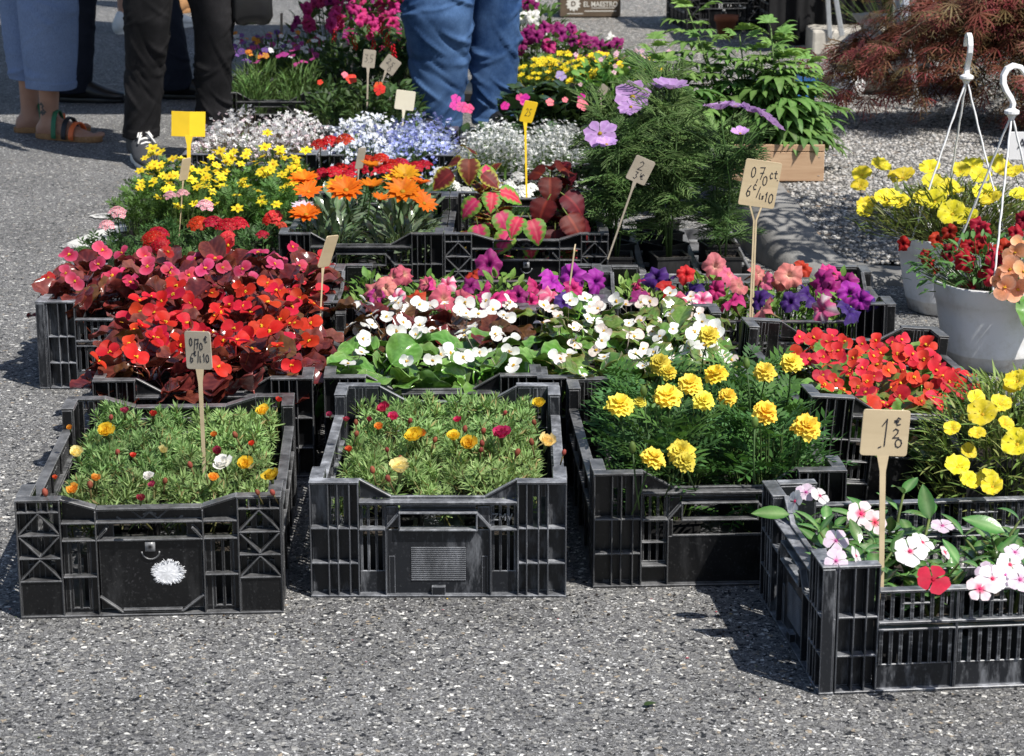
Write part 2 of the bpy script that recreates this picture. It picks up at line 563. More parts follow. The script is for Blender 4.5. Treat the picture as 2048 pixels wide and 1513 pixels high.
def c_loft(rings, c=(1, 1, 1), caps=True, closed=True):
    """rings: list of arrays (k,3)"""
    k = len(rings[0])
    n = len(rings)
    V = np.concatenate([np.asarray(r, float) for r in rings])
    kk = k if closed else k - 1
    Q = [(i * k + j, i * k + (j + 1) % k, (i + 1) * k + (j + 1) % k, (i + 1) * k + j) for i in range(n - 1) for j in range(kk)]
    T = []
    if caps:
        for e in (0, n - 1):
            V = np.concatenate([V, V[e * k:(e + 1) * k].mean(0)[None]])
            ci = len(V) - 1
            for j in range(k):
                a_, b_ = e * k + j, e * k + (j + 1) % k
                T.append((ci, b_, a_) if e == 0 else (ci, a_, b_))
    return V, np.array(T, int).reshape(-1, 3), np.array(Q, int), colv(len(V), c)


PROF = {
    'lance': lambda t: np.sin(PI * t ** 0.8) ** 0.85,
    'ovate': lambda t: np.sin(PI * t ** 0.62) ** 0.75,
    'needle': lambda t: np.minimum(1, t * 6 + 0.4) * (1 - t) ** 0.45,
    'petal': lambda t: np.sin(PI * (0.06 + 0.90 * t ** 1.5)) ** 0.7,
    'round': lambda t: np.sqrt(np.maximum(0, 1 - (2 * t - 1) ** 2)) ** 0.9,
    'heart': lambda t: np.sin(PI * np.minimum(1, 0.05 + 0.95 * t) ** 0.66) ** 0.72 * (1 - 0.25 * t ** 3),
    'spoon': lambda t: np.sin(PI * (0.03 + 0.95 * t ** 1.9)) ** 0.8,
    'strap': lambda t: np.minimum(1, np.minimum(t * 5 + 0.5, (1 - t) * 6 + 0.03)),
}


def c_leaf(L, W, n=4, m=2, prof='lance', fold=0.1, cup=0.0, curl=0.4, a0=0.2, wav=0.0, wf=3, ser=0.0, quilt=0.0, col=(0.1, 0.2, 0.05), seed=0):
    """leaf or petal along +Y with its face up; col: colour or function of (t, u) giving (r, g, b)"""
    t = np.linspace(0, 1, n + 1)
    if prof == 'round':
        t = (1 - np.cos(PI * t)) / 2
    ang = a0 - curl * t
    y = np.concatenate([[0], np.cumsum(np.cos(ang[:-1]) * np.diff(t))]) * L
    z = np.concatenate([[0], np.cumsum(np.sin(ang[:-1]) * np.diff(t))]) * L
    u = np.linspace(-1, 1, m + 1)
    tt, uu = np.meshgrid(t, u, indexing='ij')
    w = W / 2 * PROF[prof](tt)
    if ser:
        w = w * (1 + ser * np.where(np.arange(n + 1)[:, None] % 2 == 0, -1, 1) * (np.abs(uu) > 0.9))
    ph = seed * 1.7
    au = np.abs(uu)
    X = w * uu
    Zz = z[:, None] + fold * au * w + cup * uu ** 2 * w + wav * W * np.sin(wf * 2 * PI * tt + ph + uu * 1.3) * au ** 1.5 + quilt * W * np.cos(au * 9 - tt * 26) * np.sin(PI * tt) * (1 - au ** 6)
    Y = np.repeat(y[:, None], m + 1, 1)
    V = np.stack([X, Y, Zz], -1).reshape(-1, 3)
    k = m + 1
    Q = np.array([(i * k + j, i * k + j + 1, (i + 1) * k + j + 1, (i + 1) * k + j) for i in range(n) for j in range(m)])
    if callable(col):
        K = np.stack(np.broadcast_arrays(*col(tt, uu)), -1).reshape(-1, 3)
    else:
        K = colv(len(V), col)
    return V, Z3, Q, K


def c_disc(k, rings, rf, zf, col):
    """polar disc: rf(theta) outer radius, zf(r, theta) height, col(r, theta)"""
    th = np.arange(k) * 2 * PI / k
    rr = np.array(rings)
    Rg, Th = np.meshgrid(rr, th, indexing='ij')
    rad = Rg * rf(Th)
    V = np.stack([rad * np.cos(Th), rad * np.sin(Th), zf(Rg, Th)], -1).reshape(-1, 3)
    K = np.stack(np.broadcast_arrays(*col(Rg, Th)), -1).reshape(-1, 3)
    V = np.concatenate([V, [[0, 0, float(zf(np.array(0.0), np.array(0.0)))]]])
    K = np.concatenate([K, K[:1]])
    ci = len(V) - 1
    T = np.array([(ci, j, (j + 1) % k) for j in range(k)])
    n = len(rings)
    Q = np.array([(i * k + j, (i + 1) * k + j, (i + 1) * k + (j + 1) % k, i * k + (j + 1) % k) for i in range(n - 1) for j in range(k)]).reshape(-1, 4)
    return V, T, Q, K


def c_blob(rx, ry, rz, k=8, n=5, c=(1, 1, 1), rough=0.0, seed=0):
    g = np.random.default_rng(seed)
    rings = []
    for i in range(n + 1):
        ph = -PI / 2 + PI * (0.04 + 0.92 * i / n)
        th = np.arange(k) * 2 * PI / k
        q = 1 + rough * g.uniform(-1, 1, k)
        rings.append(np.stack([rx * math.cos(ph) * np.cos(th) * q, ry * math.cos(ph) * np.sin(th) * q, np.full(k, rz * math.sin(ph))], -1))
    return c_loft(rings, c)


def frame(loc, n, spin=0.0, sc=1.0):
    """matrix whose Z axis is n"""
    n = Vector(n).normalized()
    q = n.to_track_quat('Z', 'Y')
    return Matrix.Translation(Vector(loc)) @ q.to_matrix().to_4x4() @ Matrix.Rotation(spin, 4, 'Z') @ Matrix.Scale(sc, 4)


def aim(loc, d, up=(0, 0, 1), sc=1.0):
    """matrix whose Y axis is d and whose Z axis leans to up"""
    y = Vector(d).normalized()
    u = Vector(up)
    u = u - y * u.dot(y)
    if u.length < 1e-4:
        u = Vector((0, -1, 0)) - y * (-y.y)
    u.normalize()
    x = y.cross(u)
    m = Matrix((x * sc, y * sc, u * sc)).transposed().to_4x4()
    m.translation = Vector(loc)
    return m


def pol(az, el):
    return Vector((math.cos(az) * math.cos(el), math.sin(az) * math.cos(el), math.sin(el)))


# ------------------------------------------------------------------ objects
def link(name, data):
    o = bpy.data.objects.new(name, data)
    COL.objects.link(o)
    return o


def thing(name, label, cat, loc=(0, 0, 0), rotz=0.0, group=None):
    o = link(name, None)
    o.empty_display_size = 0.05
    o.location = loc
    o.rotation_euler = (0, 0, rotz)
    o['label'] = label
    o['category'] = cat
    if group:
        o['group'] = group
    return o


def kid(parent, name, me, Mx=None, kind=None, label=None):
    o = link(name, me)
    o.parent = parent
    if Mx is not None:
        o.matrix_basis = Mx
    if kind:
        o['kind'] = kind
    if label:
        o['label'] = label
    return o


def struct(name, me):
    o = link(name, me)
    o['kind'] = 'structure'
    return o


def bevelled(me, w=0.0008, seg=1):
    o = bpy.data.objects.new('tmp', me)
    COL.objects.link(o)
    b = o.modifiers.new('b', 'BEVEL')
    b.width = w
    b.segments = seg
    b.limit_method = 'ANGLE'
    dg = bpy.context.evaluated_depsgraph_get()
    dg.update()
    new = bpy.data.meshes.new_from_object(o.evaluated_get(dg))
    bpy.data.objects.remove(o)
    new.name = me.name
    return new


def boxes(lst):
    a = Acc()
    for b in lst:
        a.add(c_box(*b))
    return a


# ------------------------------------------------------------------ ground
def grid_sheet(xs, ys, hf):
    xs, ys = np.asarray(xs), np.asarray(ys)
    X, Y = np.meshgrid(xs, ys, indexing='ij')
    V = np.stack([X, Y, hf(X, Y)], -1).reshape(-1, 3)
    k = len(ys)
    Q = np.array([(i * k + j, (i + 1) * k + j, (i + 1) * k + j + 1, i * k + j + 1) for i in range(len(xs) - 1) for j in range(k - 1)])
    return V, Z3, Q, colv(len(V), (1, 1, 1))


a = Acc()
a.add(grid_sheet(np.linspace(-200, 200, 9), np.linspace(-60, 300, 9), lambda X, Y: X * 0))
struct('road', a.mesh('road', M['asphalt'], False))


def kh(y):
    t = np.clip((np.asarray(y, float) - 5.50) / 0.75, 0, 1)
    f = np.clip((np.asarray(y, float) - 8.6) / 1.6, 0, 1)
    return 0.008 + 0.112 * t * t * (3 - 2 * t) * (1 - f * f * (3 - 2 * f))


# kerb: road edge line, swung round the corner where it sinks to the road
KP = [(-9.0, 60.0), (-0.75, 14.5), (-0.15, 11.8), (0.25, 9.8), (0.46, 8.7), (0.57, 7.8), (0.615, 7.2), (0.626, 6.6), (0.628, 6.4), (0.632, 6.2), (0.64, 6.05), (0.652, 5.92), (0.67, 5.81), (0.70, 5.71),
      (0.75, 5.63), (0.82, 5.575), (0.92, 5.54), (1.05, 5.52), (1.25, 5.51), (1.6, 5.505), (2.2, 5.5), (6.0, 5.5), (40.0, 5.5)]
KI = []
rings = []
for i, p in enumerate(KP):
    p = Vector(p)
    d = (Vector(KP[min(i + 1, len(KP) - 1)]) - Vector(KP[max(i - 1, 0)])).normalized()
    n = Vector((-d.y, d.x))                     # into the pavement
    h = float(kh(p.y + 0.12))
    prof = [(0.0, -0.02), (0.006, h * 0.35), (0.016, h * 0.75), (0.028, h * 0.93), (0.045, h), (0.16, h + 0.001), (0.165, h - 0.012)]
    rings.append(np.array([(p.x + n.x * q, p.y + n.y * q, z) for q, z in prof]))
    KI.append(Vector((p.x + n.x * 0.163, p.y + n.y * 0.163)))
a = Acc()
a.add(c_loft(rings, caps=False, closed=False))
struct('kerb', a.mesh('kerb', M['kerb'], True))
# pavement sheet behind the kerb: rows of points that run off to the right of each kerb point
ky = np.array([p.y for p in KI[:15]])[::-1]
kx = np.array([p.x for p in KI[:15]])[::-1]
ys = np.concatenate([np.linspace(ky.min() + .001, 6.6, 26), np.linspace(6.7, 9, 10), [9.5, 10.2, 11, 12, 14, 20, 60]])
rows = []
for y in ys:
    x0 = float(np.interp(y, ky, kx))
    rows.append(np.array([(x0 + q, y, float(kh(y - .04)) - .004) for q in (0.0, .1, .3, .8, 2, 6, 60)]))
a = Acc()
a.add(c_loft(rows, caps=False, closed=False))
pave = struct('pavement', a.mesh('pavement', M['aggregate'], True))

# pebbles standing proud of the mortar, near part of the pavement
g = np.random.default_rng(3)
a = Acc()
oct_ = c_blob(1, 1, 1, 5, 3)
npb = 24000
px_ = g.uniform(0.80, 2.2, npb)
py_ = 5.72 + (g.uniform(0, 1, npb) ** 1.25) * 3.6
VV, TT, QQ, KK = [], [], [], []
n0 = len(oct_[0])
hh = kh(py_ - 0.04)
sz = g.uniform(0.0035, 0.0085, npb)
rot = g.uniform(0, PI, npb)
asp = g.uniform(0.6, 1.0, npb)
shade = g.choice([0.12, 0.28, 0.40, 0.52, 0.62], npb, p=[.14, .24, .26, .24, .12])
warm = g.uniform(0.85, 1.0, npb)
B = oct_[0]
X = B[None, :, 0] * sz[:, None]
Yb = B[None, :, 1] * (sz * asp)[:, None]
VV = np.stack([px_[:, None] + X * np.cos(rot)[:, None] - Yb * np.sin(rot)[:, None], py_[:, None] + X * np.sin(rot)[:, None] + Yb * np.cos(rot)[:, None],
               (hh - 0.004)[:, None] + B[None, :, 2] * (sz * 0.6)[:, None]], -1).reshape(-1, 3)
offs = (np.arange(npb) * n0)[:, None, None]
TT = (oct_[1][None] + offs).reshape(-1, 3)
QQ = (oct_[2][None] + offs).reshape(-1, 4)
KK = np.repeat(np.stack([shade, shade * (0.5 + warm / 2), shade * warm], -1), n0, 0)
a.add((VV, TT, QQ, KK))
M['pebble'] = plant_mat('pebble_stone', 0.7, 0.0, 0.3)
o = kid(pave, 'pebble', a.mesh('pebble', M['pebble']), kind='stuff')

# loose chips of stone on the road in front
a = Acc()
npb = 3800
px_ = g.uniform(-0.95, 0.95, npb)
py_ = g.uniform(2.35, 4.2, npb)
sz = g.uniform(0.001, 0.0029, npb)
rot = g.uniform(0, PI, npb)
asp = g.uniform(0.45, 0.9, npb)
shade = g.choice([0.05, 0.16, 0.26, 0.6], npb, p=[.2, .25, .25, .3])
warm = g.uniform(0.8, 1.0, npb)
X = B[None, :, 0] * sz[:, None]
Yb = B[None, :, 1] * (sz * asp)[:, None]
VV = np.stack([px_[:, None] + X * np.cos(rot)[:, None] - Yb * np.sin(rot)[:, None], py_[:, None] + X * np.sin(rot)[:, None] + Yb * np.cos(rot)[:, None],
               B[None, :, 2] * (sz * 0.45)[:, None]], -1).reshape(-1, 3)
offs = (np.arange(npb) * n0)[:, None, None]
a.add((VV, (oct_[1][None] + offs).reshape(-1, 3), (oct_[2][None] + offs).reshape(-1, 4), np.repeat(np.stack([shade, shade * (0.5 + warm / 2), shade * warm], -1), n0, 0)))
o = link('grit', a.mesh('grit', M['pebble']))
o['kind'] = 'stuff'
o['label'] = 'loose pale stone chips scattered over the asphalt'
o['category'] = 'grit'

# crumbs of soil and bits of leaf dropped round the crates
a = Acc()
g = np.random.default_rng(8)
bit = c_leaf(0.006, 0.0035, 2, 2, 'ovate', curl=.8, col=(1, 1, 1))
for i in range(240):
    x, y = g.uniform(-.95, .9), g.choice([g.normal(3.12, .06), g.uniform(2.5, 3.2), g.normal(3.2, .05)])
    if .36 < x and y > 2.8:
        x = g.normal(.33, .04)
    k = g.random()
    M4 = Matrix.Translation((x, y, .0015)) @ Matrix.Rotation(g.uniform(0, 6), 4, 'Z')
    if k < .7:
        a.add(c_blob(*(g.uniform(.0008, .003, 3) * [1, 1, .7]), 5, 3, (.02, .015, .011)), M4)
    else:
        a.add((bit[0] * g.uniform(.4, 1.2), bit[1], bit[2], bit[3] * np.array([(.08, .12, .04), (.14, .10, .05), (.4, .02, .03), (.55, .4, .05)][g.integers(0, 4)])), M4)
o = link('plant_debris', a.mesh('plant_debris', M['pebble']))
o['kind'] = 'stuff'
o['label'] = 'crumbs of soil and bits of leaf dropped on the asphalt before the crates'
o['category'] = 'debris'

# worn white paint on the road beside the trays
for pts in ([(118, 497), (132, 490), (160, 478), (196, 464), (240, 452), (300, 446), (300, 474), (255, 484), (215, 492), (176, 498), (150, 500)], [(178, 434), (200, 430), (262, 428), (262, 438), (215, 440), (190, 439)]):
    P = [at(x, y, 0.0) for x, y in pts]
    a = Acc()
    cx = sum((p.x for p in P)) / len(P)
    cy = sum((p.y for p in P)) / len(P)
    V = np.array([(p.x, p.y, 0.004) for p in P] + [(cx, cy, 0.004)])
    T = np.array([((i + 1) % len(P), i, len(P)) for i in range(len(P))])
    a.add((V, T, Z4, colv(len(V), (1, 1, 1))))
    struct('road_marking', a.mesh('road_marking', M['paint'], False))


# ------------------------------------------------------------------ crates (40 x 60 x 19 cm plastic)
def end_common(kind):
    """panel frame: x across (-0.2..0.2), y inward, z up; outer plane y=0. Lists of boxes and polygons"""
    bx, pr = [], []

    def mb(u0, u1, v0, v1, d0, d1):
        bx.append((u0 - 0.2, u1 - 0.2, d0, d1, v0, v1))
        bx.append((0.2 - u1, 0.2 - u0, d0, d1, v0, v1))

    def cb(u0, u1, v0, v1, d0, d1):
        bx.append((u0 - 0.2, u1 - 0.2, d0, d1, v0, v1))

    def bar(u0, v0, u1, v1, t, d0, d1, mir=True):
        for s in ((1, -1) if mir else (1,)):
            L = math.hypot(u1 - u0, v1 - v0)
            nx, nz = -(v1 - v0) / L * t / 2, (u1 - u0) / L * t / 2
            p = [((u0 - 0.2 + nx) * s, v0 + nz), ((u0 - 0.2 - nx) * s, v0 - nz), ((u1 - 0.2 - nx) * s, v1 - nz), ((u1 - 0.2 + nx) * s, v1 + nz)]
            pr.append((p if s == 1 else p[::-1], d0, d1))

    def mp(poly, d0, d1):
        for s in (1, -1):
            p = [((u - 0.2) * s, v) for u, v in poly]
            pr.append((p if s == 1 else p[::-1], d0, d1))
    return bx, pr, mb, cb, bar, mp


def finish(bx, pr, name, m):
    a = boxes(bx)
    for p, d0, d1 in pr:
        a.add(c_prism(p, d0, d1))
    return bevelled(a.mesh(name, m, False))


def build_crate_meshes(kind, m):
    out = {}
    # corner posts (kept apart from the panel)
    bx, pr, mb, cb, bar, mp = end_common(kind)
    if kind == 'X':
        mb(0, .0675, .186, .190, -.001, .0215)
        mb(0, .0028, .004, .186, 0, .018)
        mb(.0648, .0675, .004, .186, 0, .018)
        for v in (.168, .131, .0945, .058):
            mb(.0028, .0648, v, v + .0026, .0005, .018)
        for u in (.016, .032, .048):
            mb(u, u + .0024, .1706, .186, .0005, .018)
        for v0, v1, pk in ((.1336, .168, 1), (.097, .131, 0), (.0606, .0945, 1)):
            if pk:
                bar(.004, v0 + .001, .0338, v1 - .001, .0026, .001, .017)
                bar(.0636, v0 + .001, .0338, v1 - .001, .0026, .0012, .0168)
            else:
                bar(.004, v1 - .001, .0338, v0 + .001, .0026, .001, .017)
                bar(.0636, v1 - .001, .0338, v0 + .001, .0026, .0012, .0168)
        mb(.0028, .0648, .004, .058, .004, .007)
        for u0, u1 in ((.0028, .014), (.020, .030), (.038, .048), (.054, .0648)):
            mb(u0, u1, .058, .186, .0182, .0205)
        mb(.0032, .0644, .058, .082, .0186, .0201)
        mb(.0032, .0644, .128, .136, .0186, .0201)
    else:
        mb(0, .0775, .186, .190, -.001, .0215)
        for u in (0, .028, .0425, .061, .0745):
            mb(u, u + .0025, .004, .186, 0, .018)
        for v in (.055, .112):
            mb(.0025, .0745, v, v + .003, .0005, .0178)
        mb(.0025, .0745, .004, .112, .0182, .021)
        for u0, u1 in ((.0025, .033), (.039, .046), (.052, .0745)):
            mb(u0, u1, .112, .186, .0182, .021)
        mb(.0025, .0745, .160, .186, .0186, .0206)
    for nm, sg in (('corner_post', -1), ('corner_post_b', 1)):
        out[nm] = finish([b for b in bx if (b[0] + b[1]) * sg > 0], [p for p in pr if sum(q[0] for q in p[0]) * sg > 0], 'corner_post', m)
    # the panel between
    bx, pr, mb, cb, bar, mp = end_common(kind)
    if kind == 'X':
        cb(0, .4, 0, .004, 0, .022)
        mp([(.0675, .150), (.122, .150), (.118, .172), (.0675, .1895)], .0185, .0215)
        mp([(.0675, .1865), (.0675, .1905), (.120, .1745), (.120, .1705)], .002, .0225)
        cb(.1205, .2795, .1695, .1735, .002, .0226)
        cb(.118, .282, .150, .1695, .0145, .0175)
        mb(.0676, .118, .1495, .1525, .0005, .018)
        cb(.118, .282, .1495, .1525, .001, .0182)
        mb(.118, .1205, .004, .1695, .0006, .0184)
        mb(.0676, .118, .122, .1245, .0005, .018)
        cb(.1205, .2795, .1215, .1245, .0008, .018)
        mb(.0676, .118, .064, .0665, .0005, .018)
        for u in (.0755, .0885, .103):
            mb(u, u + .005, .0665, .122, .0125, .016)
            mb(u, u + .005, .010, .064, .0125, .016)
        mb(.0676, .0755, .004, .1495, .013, .0155)
        mb(.108, .118, .004, .122, .013, .0155)
        mb(.0676, .118, .004, .012, .0132, .0157)
        for u0, v0, u1, v1 in ((.170, .169, .188, .153), (.188, .153, .206, .169), (.190, .160, .198, .1635), (.150, .157, .156, .1525)):
            bar(u0, v0, u1, v1, .0018, .0125, .0146)
        bar(.1205, .1245, .136, .142, .003, .001, .016)
        cb(.1205, .145, .1245, .1495, .0145, .0172)
        cb(.255, .2795, .1245, .1495, .0145, .0172)
        lp = [(.122, .008, .278, .1205)]
        cb(.122, .278, .010, .1205, .0095, .0125)
        bar(.121, .032, .155, .006, .003, .002, .0095)
        cb(.155, .245, .006, .011, .002, .010)
        a = Acc()                                      # hook and ring in the middle
        ring = [(0.0 + .0135 * math.cos(t), .0075, .1035 + .0135 * math.sin(t)) for t in np.linspace(PI * 1.02, PI * 1.98, 12)]
        a.add(c_tube(ring, .0014, 5))
        a.add(c_box(-.0075, .0075, .002, .0095, .1045, .119))
        out['label_panel'] = a.mesh('hook', m, True)
    else:
        cb(0, .4, 0, .004, 0, .0212)
        cb(.0772, .3228, .1535, .1575, -.0005, .020)
        mp([(.0772, .1575), (.0772, .1895), (.126, .1605), (.126, .1575)], .0205, .0235)
        mp([(.0772, .1862), (.0772, .1900), (.127, .1618), (.127, .1580)], .0165, .0245)
        cb(.127, .273, .1576, .1612, .0165, .0246)
        cb(.0772, .3228, .147, .1535, .0142, .0172)
        mb(.0775, .117, .110, .1135, .0003, .0176)
        for u in (.0775, .0885, .101, .1125):
            mb(u, u + .0045, .1135, .147, .0142, .0172)
            mb(u, u + .0045, .040, .110, .0142, .0172)
        mb(.0775, .117, .004, .040, .0144, .0172)
        mb(.117, .1196, .004, .1135, .0004, .0178)
        bar(.1183, .1125, .1405, .1385, .0028, .0002, .0165)
        cb(.1405, .2595, .1375, .1402, -.0008, .0178)
        cb(.1405, .2595, .1095, .1125, -.0008, .0180)
        mb(.1385, .1412, .1095, .1402, -.0006, .0179)
        mb(.1196, .1385, .1136, .147, .0102, .0132)
        cb(.1412, .2588, .1403, .147, .0144, .0168)
        mb(.1170, .1196, .1135, .1470, .0142, .0172)
        if kind == 'Z':
            cb(.1196, .2804, .004, .1095, .0102, .0132)
            a = Acc()
            for i in range(17):
                a.add(c_box(-.0425, .0425, .0085, .0102, .026 + i * .0033, .0275 + i * .0033))
            a.add(c_box(-.0105, .0105, .001, .0102, .004, .0175))
            a.add(c_box(-.077, -.068, .0085, .0101, .004, .066))
            a.add(c_box(.068, .077, .0085, .0101, .004, .066))
            out['label_panel'] = a.mesh('label_panel', m, False)
        else:
            cb(.1196, .2804, .004, .082, .0102, .0132)
            mb(.1196, .127, .082, .1095, .0104, .0130)
            cb(.127, .273, .0815, .0845, .0085, .0132)
            mb(.0775, .117, .0715, .074, .006, .0178)
            mb(.0775, .117, .0335, .0365, .0003, .0176)
    out['end_panel'] = finish(bx, pr, 'end_panel', m)
    # long side: panel frame x -0.3..0.3
    bx = []

    def sb(u0, u1, v0, v1, d0, d1, mir=True):
        bx.append((u0 - 0.3, u1 - 0.3, d0, d1, v0, v1))
        if mir:
            bx.append((0.3 - u1, 0.3 - u0, d0, d1, v0, v1))
    sb(.022, .082, .1862, .1902, -.0008, .021)
    for u in (.022, .045, .0625, .0795):
        sb(u, u + .0025, .004, .186, .0003, .0182)
    for v in (.055, .112):
        sb(.0245, .0795, v, v + .003, .0006, .018)
    sb(.0245, .0795, .004, .186, .0184, .021)
    sb(0.0225, .5775, .0003, .0043, .0003, .0205, False)
    sb(.082, .518, .148, .152, -.0004, .0165, False)
    sb(.082, .518, .1015, .1055, -.0002, .0172, False)
    sb(.082, .518, .0915, .0945, .0016, .0150, False)
    sb(.082, .518, .0044, .040, .0085, .0115, False)
    for u in (.1915, .298):
        sb(u, u + .004, .0044, .148, .0012, .0140)
    sb(.115, .155, .128, .131, .0058, .0104)
    sb(.225, .265, .128, .131, .0058, .0104)
    out['side_panel'] = bevelled(boxes(bx).mesh('side_panel', m, False))
    out['slat'] = bevelled(boxes([(-.0027, .0027, .006, .0102, 0, 1)]).mesh('slat', m, False), 0.0006)
    a = Acc()
    spots = []
    for i in range(31):
        u = -.2125 + i * .01415
        for v0, v1 in ((.1056, .1479), (.0401, .0914)):
            spots.append((u, v0, v1))
            a.add(c_box(u - .0027, u + .0027, .006, .0102, v0, v1))
    out['slats'] = bevelled(a.mesh('slats', m, False), 0.0006)
    out['spots'] = spots
    bx = [(-.182, .182, -.282, .282, .0045, .0075)]
    out['base'] = boxes(bx).mesh('base', m, False)
    return out


CR = {}


def crate(label, x, y, yaw=0.0, kind='Z', mk='crate', loose=False, text=None, z=0.0, roll=0.0, w=1.0, d=1.0, hz=1.0, group='black plastic flower crates'):
    if (kind, mk) not in CR:
        CR[(kind, mk)] = build_crate_meshes(kind, M[mk])
    P = CR[(kind, mk)]
    t = thing('flower_crate', label, 'crate', (x, y, z), yaw, group)
    t.rotation_euler = (0, roll, yaw)
    t.scale = (w, d, hz)
    kid(t, 'base', P['base'])
    for s in (0, 1):
        me = Matrix.Rotation(PI * s, 4, 'Z') @ Matrix.Translation((0, -0.3, 0))
        e = kid(t, 'end_panel', P['end_panel'], me)
        if 'label_panel' in P:
            kid(e, 'hook' if kind == 'X' else 'label_panel', P['label_panel'])
        kid(t, 'corner_post', P['corner_post'], me)
        kid(t, 'corner_post', P['corner_post_b'], me)
        ms = Matrix.Rotation(PI / 2 * (1 - 2 * s), 4, 'Z') @ Matrix.Translation((0, -0.2, 0))
        p = kid(t, 'side_panel', P['side_panel'], ms)
        if loose:
            for u, v0, v1 in P['spots']:
                kid(p, 'slat', P['slat'], Matrix.Translation((u, 0, v0)) @ Matrix.Diagonal((1, 1, v1 - v0, 1)))
        else:
            kid(p, 'slat', P['slats'], kind='stuff')
    return t


def text_mesh(s, size, m, depth=0.001, name='lettering', off=0.0, align='CENTER'):
    c = bpy.data.curves.new(name, 'FONT')
    c.body = s
    c.size = size
    c.extrude = depth
    c.offset = off
    c.align_x = align
    c.align_y = 'CENTER'
    o = bpy.data.objects.new('tmp', c)
    COL.objects.link(o)
    dg = bpy.context.evaluated_depsgraph_get()
    dg.update()
    me = bpy.data.meshes.new_from_object(o.evaluated_get(dg))
    bpy.data.objects.remove(o)
    me.materials.clear()
    me.materials.append(m)
    me.name = name
    return me


c1 = crate('scuffed black crate with crossed ribs and a white splash, full of moss roses, front left', -0.568, 3.466, 0.06, 'X', 'crate')
a = Acc()                                              # dried white splash on its front
g2 = np.random.default_rng(5)
rad = np.array([1 + 0.16 * g2.uniform(-1, 1) for i in range(60)])
a.add(c_disc(60, [0.3, 0.6, 0.85, 1.0], lambda th: rad[(np.round(th / (2 * PI / 60)).astype(int)) % 60] * 0.0185, lambda r, th: 0.0012 * (1.02 - r) + 0.0006 * np.sin(th * 9) * r * (1 - r), lambda r, th: (1 + 0 * r, 1 + 0 * r, 1 + 0 * r)))
for i in range(120):
    aa = g2.uniform(0, 2 * PI)
    r0, r1 = g2.uniform(0.013, 0.018), g2.uniform(0.018, 0.0225)
    aj = aa + g2.uniform(-.5, .5)
    p0 = Vector((r0 * math.cos(aa), r0 * math.sin(aa), .0006))
    p1 = p0 + Vector((math.cos(aj), math.sin(aj), 0)) * (r1 - r0)
    a.add(c_bar(p0, p1, g2.uniform(.0004, .0011), .0006))
ep = [o for o in c1.children if o.name.startswith('end_panel')][0]
kid(ep, 'white_splash', a.mesh('white_splash', M['splash']), Matrix.Translation((0.025, 0.0093, 0.068)) @ Matrix.Rotation(PI / 2, 4, 'X') @ Matrix.Diagonal((1.25, 1, 1, 1)))

c2 = crate('dusty black crate with open handle and ribbed label panel, full of moss roses', -0.115, 3.548, 0.0, 'Z', 'crate_dusty')
ep = [o for o in c2.children if o.name.startswith('end_panel')][0]
kid(ep, 'lettering', text_mesh('ZMV', 0.016, M['crate_dusty'], 0.0016), Matrix.Translation((0.1, 0.0128, 0.1285)) @ Matrix.Rotation(PI / 2, 4, 'X'))
c3 = crate('black lattice crate holding the yellow marigolds', 0.313, 3.600, 0.05, 'G', 'crate')
c4 = crate('dusty black slatted crate of periwinkles turned sideways, nearest on the right', 0.7065, 3.087, PI / 2 + 0.10, 'Z', 'crate_dusty', loose=True)
c5 = crate('black crate overflowing with red begonias, tilted, behind the periwinkles', 0.668, 3.962, 0.10, 'G', 'crate', z=0.016, roll=0.075)
cWB = crate('black crate of white begonias with green and bronze leaves, in the middle', -0.155, 4.193, 0.035, 'G', 'crate')
cGB = crate('black crate of pale white begonias with green leaves behind the marigolds', 0.237, 4.188, 0.03, 'G', 'crate')
cBR = crate('black crate of red begonias with bronze leaves, behind the front left crate', -0.578, 4.17, 0.05, 'G', 'crate')
cPB = crate('dusty black crate of pink begonias at the left edge of the display', -0.702, 4.71, PI / 2, 'Z', 'crate_dusty')
cPL = crate('black slatted crate of mixed petunias in the centre', -0.098, 4.705, PI / 2, 'Z', 'crate', loose=True)
cPR = crate('black slatted crate of purple and pink petunias by the kerb', 0.503, 4.690, PI / 2, 'Z', 'crate', loose=True)
cGZ = crate('black crate of orange gazanias', -0.368, 5.56, 0.0, 'G', 'crate_clean')
cCO = crate('black crate with crossed ribs holding the coleus plants', 0.035, 5.56, 0.0, 'X', 'crate')
cGA = crate('black crate of white and pink gaura at the back left', -0.782, 6.80, 0.0, 'G', 'crate_dusty')
cLO = crate('black crate of blue lobelia at the back', -0.372, 6.78, 0.0, 'G', 'crate_clean')
cEU = crate('black crate of tiny white flowers beside the lobelia', 0.038, 6.62, 0.0, 'G', 'crate_clean')
cPB2 = crate('black crate of pansies farther back in the shade', -0.86, 8.86, 0.0, 'Z', 'crate_clean')
cPA = crate('black crate of pansies and green plants in the shade behind the gaura', -0.87, 8.22, 0.0, 'Z', 'crate_clean')


# ------------------------------------------------------------------ plants: leaves and flowers
def C3(*c):
    return np.array(c, float)


def lerp(a, b, t):
    return tuple(a[i] + (b[i] - a[i]) * t for i in range(3))


def two(cm, ce, pw=2.0, ct=None):
    """colour from the midrib (cm) to the edge (ce), ct towards the tip"""
    def f(t, u):
        k = np.abs(u) ** pw
        r = [cm[i] * (1 - k) + ce[i] * k for i in range(3)]
        if ct is not None:
            q = t ** 2.5
            r = [r[i] * (1 - q) + ct[i] * q for i in range(3)]
        return r
    return f


LEAFG = (0.075, 0.165, 0.035)


